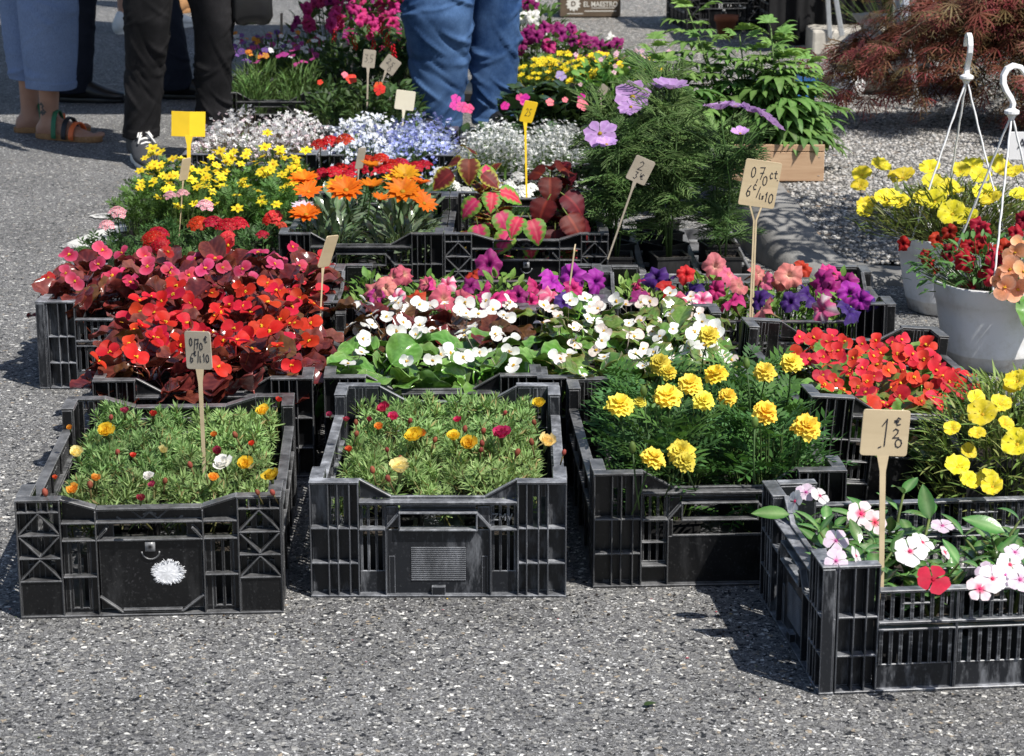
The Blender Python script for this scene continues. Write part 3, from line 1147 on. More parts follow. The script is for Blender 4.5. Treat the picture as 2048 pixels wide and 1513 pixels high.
def begonia_leaf(seed, cin, cout, rim, L=0.058):
    def f(t, u):
        k = np.clip(np.abs(u) ** 4, 0, 1)
        v = (0.5 + 0.5 * np.cos(np.abs(u) * 9 - t * 26)) ** 3
        v = np.maximum(v * .75, np.exp(-(u / .07) ** 2))
        return [(cin[i] * (1 - v) + cout[i] * v) * (1 - k) + rim[i] * k for i in range(3)]
    g = random.Random(seed)
    a = Acc()
    a.add(c_leaf(L, L * g.uniform(0.9, 1.12), 18, 14, 'round', quilt=-0.006, fold=g.uniform(0.1, 0.35), cup=g.uniform(0.0, 0.35), curl=g.uniform(0.2, 1.2), a0=g.uniform(0.1, 0.5), wav=0.05, wf=2.3, col=f, seed=seed))
    a.add(c_tube([(0, 0.002, 0), (0, -0.015, -0.012), (0, -0.02, -0.03)], 0.0018, 4, (cin[0] * 1.6, cin[1] * 1.6, cin[2] * 1.3)))
    return a.mesh('leaf', M['leafg'])


BL_BRONZE = [begonia_leaf(i, (0.085, 0.016, 0.015), (0.17, 0.038, 0.030), (0.22, 0.045, 0.03)) for i in range(5)] + [begonia_leaf(9, (0.10, 0.045, 0.014), (0.17, 0.08, 0.025), (0.16, 0.07, 0.03)), begonia_leaf(10, (0.14, 0.035, 0.03), (0.22, 0.07, 0.055), (0.24, 0.06, 0.05))]
BL_BROWN = [begonia_leaf(i + 20, (0.06, 0.03, 0.014), (0.13, 0.065, 0.028), (0.12, 0.05, 0.02)) for i in range(3)]
BL_GREEN = [begonia_leaf(i + 30, (0.085, 0.205, 0.03), (0.16, 0.33, 0.075), (0.20, 0.34, 0.10), 0.062) for i in range(5)]
BL_OLIVE = [begonia_leaf(i + 40, (0.105, 0.19, 0.035), (0.19, 0.29, 0.075), (0.20, 0.16, 0.06), 0.054) for i in range(4)]


def begonia_flower(seed, c, c2, s=0.0245):
    g = random.Random(seed)
    a = Acc()
    for az, sz, el in ((0.0, 1.0, 0.55), (PI, 0.95, 0.40), (PI / 2, 0.60, 0.30), (-PI / 2, 0.58, 0.25)):
        az += g.uniform(-.25, .25)
        L = s * sz * g.uniform(.9, 1.1)
        lf = c_leaf(L, L * (1.18 if sz > .9 else 0.85), 6, 6, 'round', fold=0.05, cup=0.22, curl=g.uniform(0.2, 0.7), a0=g.uniform(0.1, 0.5), col=two(c, c2, 2, c2), seed=seed)
        a.add(lf, Matrix.Translation((0, 0, 0.001 * sz)) @ Matrix.Rotation(az, 4, 'Z'))
    for i in range(7):
        p = pol(g.uniform(0, 6.3), g.uniform(0.4, 1.5)) * 0.0032
        a.add(c_blob(0.0016, 0.0016, 0.0018, 5, 3, (0.85, 0.55, 0.04)), Matrix.Translation(p + Vector((0, 0, 0.001))))
    a.add(c_tube([(0, 0, 0), (0.001, 0.001, -0.012), (0, 0.004, -0.035)], 0.0011, 4, lerp(c, (0.2, 0.1, 0.05), .5)))
    return a.mesh('flower', M['petal'])


BF_RED = [begonia_flower(i, (0.52, 0.009, 0.012), (0.62, 0.024, 0.024)) for i in range(4)]
BF_SCAR = [begonia_flower(i + 50, (0.60, 0.018, 0.018), (0.72, 0.050, 0.045), 0.0205) for i in range(4)]
BF_PINK = [begonia_flower(i + 9, (0.50, 0.02, 0.07), (0.66, 0.10, 0.20)) for i in range(3)] + [begonia_flower(15, (0.38, 0.008, 0.025), (0.5, 0.03, 0.06))]
BF_WHITE = [begonia_flower(i + 19, (0.86, 0.86, 0.80), (0.90, 0.90, 0.88), 0.0215) for i in range(4)]
BF_BLUSH = [begonia_flower(i + 29, (0.86, 0.80, 0.74), (0.90, 0.74, 0.70), 0.0195) for i in range(4)]
BF_PEACH = [begonia_flower(i + 39, (0.90, 0.36, 0.16), (0.92, 0.50, 0.32), 0.030) for i in range(3)]


def star_flower(n, L, W, c, c2, center, cr=0.003, prof='lance', tilt=0.15, layers=1, curl=0.2, seed=0, stem=0.05, stemc=(0.08, 0.16, 0.04), eye=None, nn=4, mm=2, fold=0.12, jit=0.12, calyx=None, sc_r=0.0011, wav=0.0):
    g = random.Random(seed)
    a = Acc()
    for ly in range(layers):
        for i in range(n):
            az = 2 * PI * (i + 0.5 * ly) / n + g.uniform(-jit, jit)
            l_ = L * g.uniform(.92, 1.06) * (1 - 0.12 * ly)
            if eye:
                def cf(t, u, eye=eye):
                    k = np.clip((t - eye[1]) / 0.12, 0, 1)
                    b = [c[q] * (1 - np.abs(u) ** 2) + c2[q] * np.abs(u) ** 2 for q in range(3)]
                    return [eye[0][q] * (1 - k) + b[q] * k for q in range(3)]
            else:
                cf = two(c, c2, 2)
            a.add(c_leaf(l_, W * g.uniform(.9, 1.08), nn, mm, prof, fold=fold, curl=curl + g.uniform(-.1, .1), a0=tilt + 0.25 * ly + g.uniform(-.08, .08), col=cf, seed=seed + i, wav=wav),
                  Matrix.Rotation(az, 4, 'Z') @ Matrix.Translation((0, cr * 0.5, 0.0006 * ly)))
    if cr:
        a.add(c_blob(cr, cr, cr * 0.6, 8, 4, center, 0.1, seed), Matrix.Translation((0, 0, cr * 0.25)))
    if calyx:
        a.add(c_loft([np.array([(q * math.cos(t), q * math.sin(t), z) for t in np.arange(7) * 2 * PI / 7]) for q, z in ((0.0015, -calyx), (calyx * .55, -calyx * .55), (calyx * .6, 0))], stemc))
    if stem:
        bx, by = g.uniform(-.15, .15) * stem, g.uniform(-.15, .15) * stem
        a.add(c_tube([(0, 0, -0.0005), (bx * .4, by * .4, -stem * .45), (bx, by, -stem)], sc_r, 5, stemc))
    return a


def petunia(seed, c, throat, s=0.0275, c2=None, star=None):
    g = random.Random(seed)
    p1, p2 = g.uniform(0, 6), g.uniform(0, 6)
    c2 = c2 or lerp(c, (1, 1, 1), 0.06)
    rf = lambda th: s * (1 + 0.10 * np.cos(5 * th) + 0.05 * np.sin(11 * th + p1) + 0.07 * np.sin(2 * th + p2))
    zf = lambda r, th: s * (-0.55 * np.exp(-(r / 0.22) ** 2) + 0.16 * r * np.sin(5 * th + p2) * r + 0.20 * r ** 3 * np.sin(9 * th + p1) - 0.32 * r ** 3 + 0.22 * r * r * np.sin(2 * th + p1))

    def cf(r, th):
        k = np.exp(-(r / 0.27) ** 3)
        v = 0.82 + 0.18 * np.cos(5 * th + 0.6) ** 2
        out = []
        for i in range(3):
            b = c[i] * (1 - r * 0.6) + c2[i] * r * 0.6
            if star is not None:
                w = np.clip(np.cos(5 * th / 2 * 2) * 1.6 - 0.4, 0, 1) * np.clip(r * 1.4, 0, 1)
                b = b * (1 - w) + star[i] * w
            out.append((b * v) * (1 - k) + throat[i] * k)
        return out
    a = Acc()
    a.add(c_disc(30, [0.14, 0.3, 0.55, 0.8, 1.0], rf, zf, cf))
    a.add(c_tube([(0, 0, -s * 0.5), (0, 0, -s * 0.95), (0, 0.002, -s * 1.25), (0, 0.006, -s * 1.7)], [s * 0.2, s * 0.1, s * 0.07, s * 0.05], 6, lerp(c, (0.1, 0.2, 0.05), .4), (0.1, 0.2, 0.05)))
    return a.mesh('flower', M['petal'])


PT = {
    'pink': [petunia(i, (0.74, 0.13, 0.24), (0.75, 0.45, 0.30)) for i in range(3)],
    'salmon': [petunia(i + 3, (0.72, 0.20, 0.21), (0.72, 0.48, 0.36)) for i in range(3)],
    'hot': [petunia(i + 6, (0.68, 0.025, 0.23), (0.4, 0.02, 0.10)) for i in range(3)],
    'magenta': [petunia(i + 9, (0.36, 0.008, 0.20), (0.05, 0.0, 0.04)) for i in range(3)],
    'violet': [petunia(i + 12, (0.44, 0.018, 0.42), (0.10, 0.0, 0.14)) for i in range(3)],
    'purple': [petunia(i + 15, (0.055, 0.008, 0.18), (0.015, 0.0, 0.04)) for i in range(3)],
    'red': [petunia(i + 18, (0.64, 0.018, 0.010), (0.3, 0.01, 0.01)) for i in range(3)],
    'white': [petunia(i + 21, (0.85, 0.85, 0.83), (0.55, 0.6, 0.3)) for i in range(3)],
    'star': [petunia(i + 24, (0.80, 0.12, 0.30), (0.6, 0.1, 0.2), star=(0.88, 0.82, 0.84)) for i in range(2)],
    'dark': [petunia(i + 30, (0.36, 0.010, 0.012), (0.10, 0.0, 0.01), 0.0165, (0.5, 0.02, 0.02)) for i in range(4)],
}


def moss_flower(seed, c, s=0.013, openness=0.5):
    g = random.Random(seed)
    a = Acc()
    for ly in range(3):
        for i in range(6):
            az = 2 * PI * (i + ly * .5) / 6 + g.uniform(-.3, .3)
            L = s * (1.25 - .18 * ly) * g.uniform(.85, 1.1)
            a.add(c_leaf(L, L * 0.95, 4, 2, 'spoon', fold=0.25, curl=-0.5 + g.uniform(-.3, .3), a0=0.25 + 0.35 * ly + (1 - openness) * 0.7, col=two(lerp(c, (1, .9, .4), .1), lerp(c, (0, 0, 0), .05)), seed=i, wav=0.06),
                  Matrix.Rotation(az, 4, 'Z') @ Matrix.Translation((0, s * .12, 0)))
    a.add(c_tube([(0, 0, 0.001), (0, 0, -0.006), (0.003, 0, -0.02)], [0.0045, 0.003, 0.0018], 5, (0.16, 0.20, 0.07)))
    return a.mesh('flower', M['petal'])


MF = {k: [moss_flower(i + 7 * j, c, s, o) for i in range(2)] for j, (k, c, s, o) in enumerate((
    ('yellow', (0.86, 0.60, 0.03), 0.0155, .45), ('cream', (0.85, 0.72, 0.33), 0.0155, .3), ('orange', (0.86, 0.34, 0.04), 0.012, .3),
    ('magenta', (0.66, 0.01, 0.16), 0.0155, .4), ('wine', (0.35, 0.006, 0.07), 0.011, .3), ('white', (0.86, 0.84, 0.82), 0.016, .8), ('red', (0.70, 0.07, 0.03), 0.009, .3)))}
a = Acc()
a.add(c_blob(0.0042, 0.0042, 0.0062, 7, 5, (0.34, 0.09, 0.06), 0.08, 2))
a.add(c_tube([(0, 0, -0.004), (0, 0, -0.025)], 0.0014, 4, (0.2, 0.16, 0.07)))
MBUD = a.mesh('bud', M['petal'])

MARI = []
for sd_ in range(4):
    g = random.Random(sd_ + 100)
    a = Acc()
    for ly, (n, el, L) in enumerate(((15, -0.05, 0.0205), (14, 0.25, 0.0185), (12, 0.6, 0.016), (9, 0.95, 0.0125), (6, 1.25, 0.009))):
        for i in range(n):
            az = 2 * PI * (i + g.uniform(-.3, .3)) / n
            c = lerp((0.88, 0.80, 0.12), (0.86, 0.52, 0.03), g.random() * (0.18 if sd_ < 3 else 0.95))
            a.add(c_leaf(L * g.uniform(.85, 1.1), L * .75, 3, 4, 'spoon', fold=0.2, curl=0.4 + g.uniform(-.3, .3), a0=el, wav=0.14, wf=1.5, col=two(c, lerp(c, (0.9, 0.72, 0.1), .5)), seed=i + ly),
                  Matrix.Rotation(az, 4, 'Z') @ Matrix.Translation((0, 0.002, 0.0016 * ly)))
    a.add(c_loft([np.array([(q * math.cos(t), q * math.sin(t), z) for t in np.arange(8) * 2 * PI / 8]) for q, z in ((0.0015, -0.026), (0.004, -0.018), (0.0052, -0.004), (0.006, 0.0))], (0.09, 0.17, 0.045)))
    a.add(c_tube([(0, 0, -0.022), (0.004, 0.002, -0.06), (0.002, 0.004, -0.11)], 0.0015, 5, (0.08, 0.15, 0.05)))
    MARI.append(a.mesh('flower', M['petal']))
a = Acc()
a.add(c_blob(0.006, 0.006, 0.010, 8, 5, (0.13, 0.22, 0.05)))
a.add(c_tube([(0, 0, -0.008), (0.003, 0.002, -0.06), (0.002, 0.004, -0.1)], 0.0014, 5, (0.08, 0.15, 0.05)))
MARIBUD = a.mesh('bud', M['leaf'])

VINCA = {k: [star_flower(5, 0.0175, 0.0165, c, c2, eye, 0.0022, 'spoon', 0.06, seed=i + j * 5, eye=(eye, e), curl=0.15, stem=0.02, nn=5, mm=4, fold=0.05).mesh('flower', M['petal']) for i in range(2)]
         for j, (k, c, c2, eye, e) in enumerate((('white', (0.86, 0.82, 0.84), (0.88, 0.86, 0.88), (0.75, 0.05, 0.18), .09), ('lilac', (0.80, 0.62, 0.76), (0.84, 0.74, 0.84), (0.6, 0.1, 0.35), .10),
                                                 ('pink', (0.85, 0.66, 0.70), (0.87, 0.76, 0.78), (0.80, 0.03, 0.12), .17), ('red', (0.62, 0.008, 0.03), (0.68, 0.015, 0.04), (0.6, 0.01, 0.03), .2)))}
GAZ = {k: [star_flower(13, 0.037, 0.0145, c, c2, (0.55, 0.30, 0.02), 0.006, 'lance', 0.28 + .12 * i, 1 if i else 2, 0.25, seed=i + 11 * j, stem=0.12, nn=5, mm=2, fold=0.22, calyx=0.014, sc_r=0.0022).mesh('flower', M['petal']) for i in range(3)]
       for j, (k, c, c2) in enumerate((('orange', (0.78, 0.155, 0.008), (0.82, 0.235, 0.014)), ('yellow', (0.80, 0.42, 0.015), (0.84, 0.52, 0.03)), ('lilac', (0.75, 0.55, 0.72), (0.84, 0.78, 0.84))))}
COSM = [star_flower(8, 0.036, 0.025, (0.50, 0.28, 0.62), (0.60, 0.40, 0.70), (0.45, 0.30, 0.03), 0.0055, 'spoon', 0.12 + .16 * i, 1, 0.1, seed=i + 60, stem=0.16, nn=5, mm=4, fold=0.1, calyx=0.008, stemc=(0.07, 0.14, 0.035), sc_r=0.0016, wav=0.05).mesh('flower', M['petal']) for i in range(3)]
BID = [star_flower(6, 0.0155, 0.0095, (0.86, 0.66, 0.02), (0.88, 0.72, 0.05), (0.75, 0.40, 0.02), 0.0034, 'lance', 0.2, 1, 0.3, seed=i + 70, stem=0.05, nn=3, calyx=0.004).mesh('flower', M['petal']) for i in range(4)]
CUP = [star_flower(6, 0.032, 0.036, (0.86, 0.72, 0.03), (0.88, 0.78, 0.12), (0.80, 0.50, 0.03), 0.004, 'spoon', 0.75, 1, 0.9, seed=i + 80, stem=0.03, nn=6, mm=6, fold=0.12, wav=0.12).mesh('flower', M['petal']) for i in range(4)]


def verbena(seed, c, ce, R_=0.024, n=20):
    g = random.Random(seed)
    a = Acc()
    fl = [star_flower(5, 0.0082, 0.0075, c, ce, (0.7, 0.6, 0.3), 0.0008, 'spoon', 0.08, seed=seed + k, stem=0, nn=3, mm=2, fold=0.05).comp() for k in range(2)]
    for i in range(n):
        q = math.sqrt((i + .5) / n)
        az = i * 2.399
        p = Vector((math.cos(az) * q * R_, math.sin(az) * q * R_, 0.014 * (1 - q * q) + g.uniform(-.001, .001)))
        nrm = Vector((p.x * .9, p.y * .9, R_))
        a.add(fl[i % 2], frame(p, nrm, g.uniform(0, 6)), g.uniform(.8, 1.12))
        a.add(c_tube([p, p * .4 + Vector((0, 0, -0.008))], 0.0007, 3, (0.12, 0.16, 0.06)))
    a.add(c_tube([(0, 0, 0), (0.002, 0, -0.05), (0, 0.003, -0.1)], 0.0014, 5, (0.08, 0.15, 0.04)))
    return a.mesh('flower_cluster', M['petal'])


VERB = {'red': [verbena(i, (0.50, 0.007, 0.008), (0.60, 0.014, 0.012)) for i in range(3)], 'pink': [verbena(i + 5, (0.62, 0.02, 0.07), (0.85, 0.74, 0.76), 0.02, 14) for i in range(2)],
        'white': [verbena(i + 8, (0.86, 0.86, 0.84), (0.88, 0.88, 0.86), 0.022, 16) for i in range(2)], 'coral': [verbena(15, (0.62, 0.03, 0.04), (0.70, 0.06, 0.06), 0.017, 12)]}


def coleus_leaf(seed, cm, ce, k0, L=0.06, mid=None):
    def f(t, u):
        jag = 0.12 * np.sin(t * 34 + np.sign(u) * 1.3)
        k = np.clip((np.abs(u) + jag + np.maximum(0, t - .72) * 1.6 - k0) / 0.13, 0, 1)
        mv = np.exp(-(np.abs(u) / 0.07) ** 2) * 0.5
        return [(cm[i] * (1 - mv) + (mid or cm)[i] * mv) * (1 - k) + ce[i] * k for i in range(3)]
    g = random.Random(seed)
    a = Acc()
    a.add(c_leaf(L, L * g.uniform(.80, .92), 18, 12, 'heart', fold=0.16, cup=g.uniform(-.3, .0), curl=g.uniform(0.5, 1.3), a0=0.35, wav=0.02, wf=4, ser=0.035, col=f, seed=seed))
    a.add(c_tube([(0, 0.002, 0), (0, -0.016, -0.006)], 0.0016, 4, (0.16, 0.2, 0.05)))
    return a.mesh('leaf', M['leaf'])


COL_M = [coleus_leaf(i, (0.13, 0.022, 0.016), (0.34, 0.33, 0.045), 0.72, 0.06, (0.3, 0.06, 0.04)) for i in range(4)]
COL_P = [coleus_leaf(i + 10, (0.58, 0.035, 0.11), (0.15, 0.30, 0.045), 0.5, 0.058, (0.68, 0.20, 0.22)) for i in range(4)]
COL_R = [coleus_leaf(i + 20, (0.11, 0.008, 0.010), (0.055, 0.004, 0.008), 0.8, 0.062, (0.36, 0.04, 0.025)) for i in range(4)]


# leaf comps for foliage masses
def lance_leaf(L, W, c, seed=0, n=4, curl=0.5, prof='lance', fold=0.2):
    return c_leaf(L, W, n, 2, prof, fold=fold, curl=curl, a0=0.25, col=two(lerp(c, (0.3, 0.4, 0.15), .12), c), seed=seed)


def pinnate(L, W, c, pairs=5, seed=0, sub=2):
    """leaf cut into leaflets along a midrib"""
    g = random.Random(seed)
    a = Acc()
    for i in range(pairs + 1):
        t = (i + .6) / (pairs + .6)
        y = L * t
        z = 0.12 * L * math.sin(t * 2.2) - 0.10 * L * t * t
        if i == pairs:
            a.add(c_leaf(W * .7, W * .2, sub, 1, 'lance', curl=.3, col=c), aim((0, y * .9, z), (0, 1, -.1)))
        else:
            l_ = W * (0.55 + 0.5 * math.sin(PI * t * .9))
            for s in (-1, 1):
                a.add(c_leaf(l_ * g.uniform(.85, 1.1), l_ * .30, sub, 1, 'lance', curl=.4, col=lerp(c, (0, 0, 0), g.uniform(-.15, .25))), aim((0, y, z), (s * 1.0, .75, g.uniform(-.1, .25))))
    a.add(c_tube([(0, 0, 0), (0, L * .5, 0.09 * L), (0, L, -.0 * L)], 0.0007, 3, c))
    return a.comp()


def feather(L, c, seed=0, n=9):
    """thread-fine leaf"""
    g = random.Random(seed)
    a = Acc()
    for i in range(n):
        t = (i + 1) / n
        y = L * t * .8
        for s in (-1, 1):
            l_ = L * .42 * (1.1 - t * .7)
            p0 = Vector((0, y, 0.05 * L * math.sin(t * 3)))
            d = Vector((s * g.uniform(.6, 1), g.uniform(.5, .9), g.uniform(-.3, .5)))
            p1, p2 = p0 + d * l_ * .5, p0 + d * l_ + Vector((0, l_ * .35, -.15 * l_))
            a.add(c_tube([p0, p1, p2], [0.0011, 0.001, 0.0005], 3, lerp(c, (0.34, 0.46, .18), g.uniform(0, .45)), caps=False))
    a.add(c_tube([(0, 0, 0), (0, L * .5, .05 * L), (0, L, 0)], 0.0006, 3, c, caps=False))
    return a.comp()


def mound(seed, n, R_, h, leaves, droop=0.0, stem=True, stemc=(0.10, 0.16, 0.05), base=0.0, tint=(.72, 1.2), sx=1.0, flat=0.5, up=0.45, sc=(0.8, 1.15), stem_r=0.0012, inner=0.15):
    """leaves spread through a dome-shaped volume"""
    g = random.Random(seed)
    a = Acc()
    for i in range(n):
        az = g.uniform(0, 2 * PI)
        q = math.sqrt(g.uniform(inner * inner, 1))
        top = h * ((1 - flat) + flat * math.sqrt(max(0, 1 - q * q)))
        z = base + (top - base) * (1 - abs(g.gauss(0, 0.32))) if i % 4 else base + (top - base) * g.uniform(0.2, 1)
        z = max(base * .6, z)
        p = Vector((math.cos(az) * q * R_ * sx, math.sin(az) * q * R_, z))
        aj = az + g.uniform(-1.2, 1.2)
        el = up + g.uniform(-.5, .6) - droop * q
        d = pol(aj, el)
        a.add(g.choice(leaves), aim(p, d, (g.uniform(-.4, .4), g.uniform(-.4, .4), 1), g.uniform(*sc)), g.uniform(*tint))
        if stem and i % 3 == 0:
            a.add(c_tube([(p.x * .35, p.y * .35, base * .5), (p.x * .8, p.y * .8, z * .6), p], stem_r, 3, stemc, caps=False))
    return a


# moss rose mats: shoots with whorls of needles
def needle_shoot(seed, c):
    g = random.Random(seed)
    a = Acc()
    for i in range(21):
        az = i * 2.4 + g.uniform(-.3, .3)
        t = i / 21
        el = 0.05 + 1.15 * t ** 1.3 + g.uniform(-.15, .2)
        L = 0.027 * (1.05 - 0.45 * t) * g.uniform(.8, 1.15)
        cc = lerp(c, (0.36, 0.50, 0.20), g.uniform(0, .8)) if g.random() > .03 else (0.36, 0.27, 0.11)
        V, T, Q, K = c_leaf(L, 0.0046, 2, 2, 'needle', fold=0.35, curl=g.uniform(-.5, .35), a0=el, col=two(lerp(cc, (.4, .45, .25), .25), cc))
        a.add((V, T, Q, K), Matrix.Translation((0, 0, -0.020 * (1 - t))) @ Matrix.Rotation(az, 4, 'Z'))
    a.add(c_tube([(0, 0, 0), (0.001, 0, -0.022), (0.003, 0.002, -0.05)], 0.0015, 4, (0.17, 0.17, 0.06), caps=False))
    return a.comp()


SHOOT = [needle_shoot(i, (0.15, 0.31, 0.075)) for i in range(6)]


def moss_mat(seed, sx, sy, n=66, h=0.168):
    g = random.Random(seed)
    a = Acc()
    for i in range(n):
        x, y = g.uniform(-sx, sx) * 1.02, g.uniform(-sy, sy) * 1.02
        z = h + 0.016 * math.sin(x * 40 + seed) * math.cos(y * 35 + seed) + g.uniform(-.018, .012)
        q = max(abs(x) / sx, abs(y) / sy)
        z -= .022 * q ** 4
        tilt = Vector((g.uniform(-.8, .8) + .5 * x / sx * q, g.uniform(-.9, .6) + .5 * y / sy * q, 1))
        a.add(SHOOT[i % 6], frame((x, y, z), tilt, g.uniform(0, 6), g.uniform(.72, 1.12)), g.uniform(.78, 1.15))
    return a.mesh('foliage', M['leaf'])


MOSS = [moss_mat(i, 0.076, 0.066) for i in range(4)]

# small square nursery pot with soil
a = boxes([(-.042, .042, -.042, -.039, 0, .075), (-.042, .042, .039, .042, 0, .075), (-.042, -.039, -.039, .039, 0, .075), (.039, .042, -.039, .039, 0, .075),
           (-.045, .045, -.0455, -.0425, .070, .076), (-.045, .045, .0425, .0455, .070, .076), (-.0455, -.0425, -.0425, .0425, .070, .076), (.0425, .0455, -.0425, .0425, .070, .076)])
POT = a.mesh('pot', M['pot'], False)
a = Acc()
a.add(grid_sheet(np.linspace(-.0388, .0388, 6), np.linspace(-.0388, .0388, 6), lambda X, Y: 0.064 + 0.004 * np.sin(X * 160) * np.cos(Y * 130)))
SOIL = a.mesh('soil', M['soil'])


def pot_on(t, sc=1.0, szh=1.0, z=0.0):
    p = kid(t, 'pot', POT, Matrix.Translation((0, 0, z)) @ Matrix.Diagonal((sc, sc, sc * szh, 1)))
    kid(p, 'soil', SOIL)
    return p


ROW = {2: ['front', 'back'], 3: ['front', 'middle', 'back'], 4: ['front', 'second', 'third', 'back'], 1: ['only']}
CLM = {2: ['left', 'right'], 3: ['left', 'centre', 'right'], 4: ['far left', 'centre left', 'centre right', 'far right'], 5: ['far left', 'left', 'centre', 'right', 'far right'], 1: ['single']}


def spots_in(cr, nx, ny, w=0.36, d=0.56, jit=0.006, shift=0.0):
    """places for nx by ny plants in a crate, counted along the picture's left-right and front-back"""
    out = []
    turned = abs(cr.rotation_euler.z) > 0.8
    W, D = (d, w) if turned else (w, d)
    yaw = cr.rotation_euler.z - (PI / 2 if turned else 0)
    for j in range(ny):
        for i in range(nx):
            x = shift + (-W / 2 + W * (i + .5) / nx) + rnd.uniform(-jit, jit)
            y = (-D / 2 + D * (j + .5) / ny) + rnd.uniform(-jit, jit)
            c, s = math.cos(yaw), math.sin(yaw)
            z = cr.location.z + 0.008 - x * math.sin(cr.rotation_euler.y) * (0 if turned else 1)
            out.append((Vector((cr.location.x + c * x - s * y, cr.location.y + s * x + c * y, z)), f'{CLM[nx][i]} of {ROW[ny][j]} row' if ny > 1 else CLM[nx][i], i, j))
    return out


def nearest(plants, p):
    return min(plants, key=lambda t: (t.location.x - p.x) ** 2 + (t.location.y - p.y) ** 2)


def put(plants, p, me, n, spin=None, sc=1.0, name='flower', label=None):
    """a flower at a world point, as a part of the nearest plant"""
    t = nearest(plants, p)
    c, s = math.cos(-t.rotation_euler.z), math.sin(-t.rotation_euler.z)
    q = p - t.location
    Mw = Matrix.Rotation(-t.rotation_euler.z, 4, 'Z')
    return kid(t, name, me, frame(Mw @ q, Mw @ Vector(n), rnd.uniform(0, 6) if spin is None else spin, sc), label=label)


# ------------------------------------------------------------------ moss roses, two crates
def moss_crate(cr, what, flowers, buds):
    pl = []
    for p, w, i, j in spots_in(cr, 2, 4, 0.315, 0.535, shift=0.012 if 'left' in what else 0):
        t = thing('moss_rose', f'low needle-leaved moss rose, {w}, {what}', 'plant', p, cr.rotation_euler.z, 'moss roses in the front crates')
        pot_on(t)
        kid(t, 'foliage', MOSS[(i + 2 * j + len(what)) % 4], Matrix.Rotation(PI * rnd.randint(0, 1), 4, 'Z'), kind='stuff')
        pl.append(t)
    for px, py, k, sc in flowers:
        put(pl, at(px, py, 0.200), rnd.choice(MF[k]), (rnd.uniform(-.3, .3), -0.5 + rnd.uniform(-.3, .3), 1), sc=sc * .82)
    for px, py in buds:
        put(pl, at(px, py, 0.197), MBUD, (rnd.uniform(-.4, .4), rnd.uniform(-.5, .2), 1), sc=rnd.uniform(.8, 1.15), name='bud')
    return pl


moss_crate(c1, 'in the front left crate', [(250, 826, 'wine', 1), (307, 832, 'red', 1.1), (213, 868, 'yellow', 1.15), (153, 912, 'cream', 1), (528, 828, 'yellow', 1), (557, 803, 'red', .9),
           (268, 915, 'red', .9), (325, 905, 'cream', .7), (434, 907, 'wine', 1.1), (447, 931, 'white', 1.05), (492, 933, 'yellow', 1), (543, 958, 'yellow', 1.1), (425, 961, 'orange', 1), (148, 985, 'orange', 1.1),
           (190, 962, 'orange', .9), (298, 955, 'white', .6), (306, 972, 'wine', .8), (282, 1000, 'wine', .9), (505, 890, 'red', .9), (428, 873, 'orange', .7), (110, 957, 'red', .6), (140, 858, 'orange', .6)],
           [(235, 905), (330, 962), (545, 985), (222, 835), (180, 970), (380, 930), (470, 870), (515, 985), (90, 985)])
moss_crate(c2, 'in the crate with the open handle', [(768, 822, 'magenta', 1), (785, 838, 'magenta', .75), (757, 858, 'orange', .9), (830, 880, 'yellow', 1.3), (842, 872, 'orange', .9), (908, 880, 'yellow', 1.0), (938, 893, 'yellow', 1.1),
           (1003, 875, 'magenta', 1.3), (1092, 890, 'cream', 1.25), (800, 945, 'cream', 1.4), (698, 902, 'red', .9), (1079, 812, 'yellow', .9), (738, 842, 'wine', .7), (660, 832, 'wine', .7), (692, 843, 'wine', .8), (916, 843, 'magenta', .6)],
           [(713, 868), (930, 858), (967, 862), (964, 887), (962, 900), (1063, 884), (1068, 845), (774, 900), (745, 940), (776, 957), (1035, 905), (1128, 905), (870, 880), (820, 842), (712, 845), (800, 918), (1010, 826)])

# ------------------------------------------------------------------ begonias


def begonia(pos, label, group, leaves, flowers, nl, nf, R_, h, yaw=None, fl_up=0.02, lsc=(0.8, 1.15), fsc=(0.8, 1.15), skirt=0):
    t = thing('begonia', label, 'plant', pos, rnd.uniform(0, 6) if yaw is None else yaw, group)
    pot_on(t)
    for i in range(nl):
        az = i * 2.399 + rnd.uniform(-.4, .4)
        q = math.sqrt((i + .5) / nl)
        z = h * (0.60 + 0.40 * math.sqrt(max(0, 1 - q * q))) - rnd.uniform(0, 0.03)
        p = Vector((math.cos(az) * q * R_ * .8, math.sin(az) * q * R_ * .8, z))
        d = pol(az + rnd.uniform(-.9, .9), rnd.uniform(-.45, .75))
        kid(t, 'leaf', rnd.choice(leaves), aim(p, d, (rnd.uniform(-.6, .6), rnd.uniform(-.6, .6), 1), rnd.uniform(*lsc)))
    for i in range(skirt):
        az = rnd.uniform(0, 6.3)
        p = Vector((math.cos(az) * R_ * .85, math.sin(az) * R_ * .85, rnd.uniform(.15, .19)))
        kid(t, 'leaf', rnd.choice(leaves), aim(p, pol(az + rnd.uniform(-.5, .5), rnd.uniform(-.9, .0)), (0, 0, 1), rnd.uniform(*lsc)))
    for i in range(nf):
        az = i * 2.399 + rnd.uniform(-.6, .6) + 1.0
        q = math.sqrt((i + .5) / nf) * .92
        z = h * (0.66 + 0.34 * math.sqrt(max(0, 1 - q * q))) + fl_up + rnd.uniform(-.008, .014)
        p = Vector((math.cos(az) * q * R_, math.sin(az) * q * R_, z))
        w = Matrix.Rotation(-t.rotation_euler.z, 3, 'Z') @ Vector((rnd.uniform(-.6, .7), rnd.uniform(-1.3, .2), rnd.uniform(.5, 1)))
        kid(t, 'flower', rnd.choice(flowers), frame(p, w, rnd.uniform(0, 6), rnd.uniform(*fsc)))
    return t


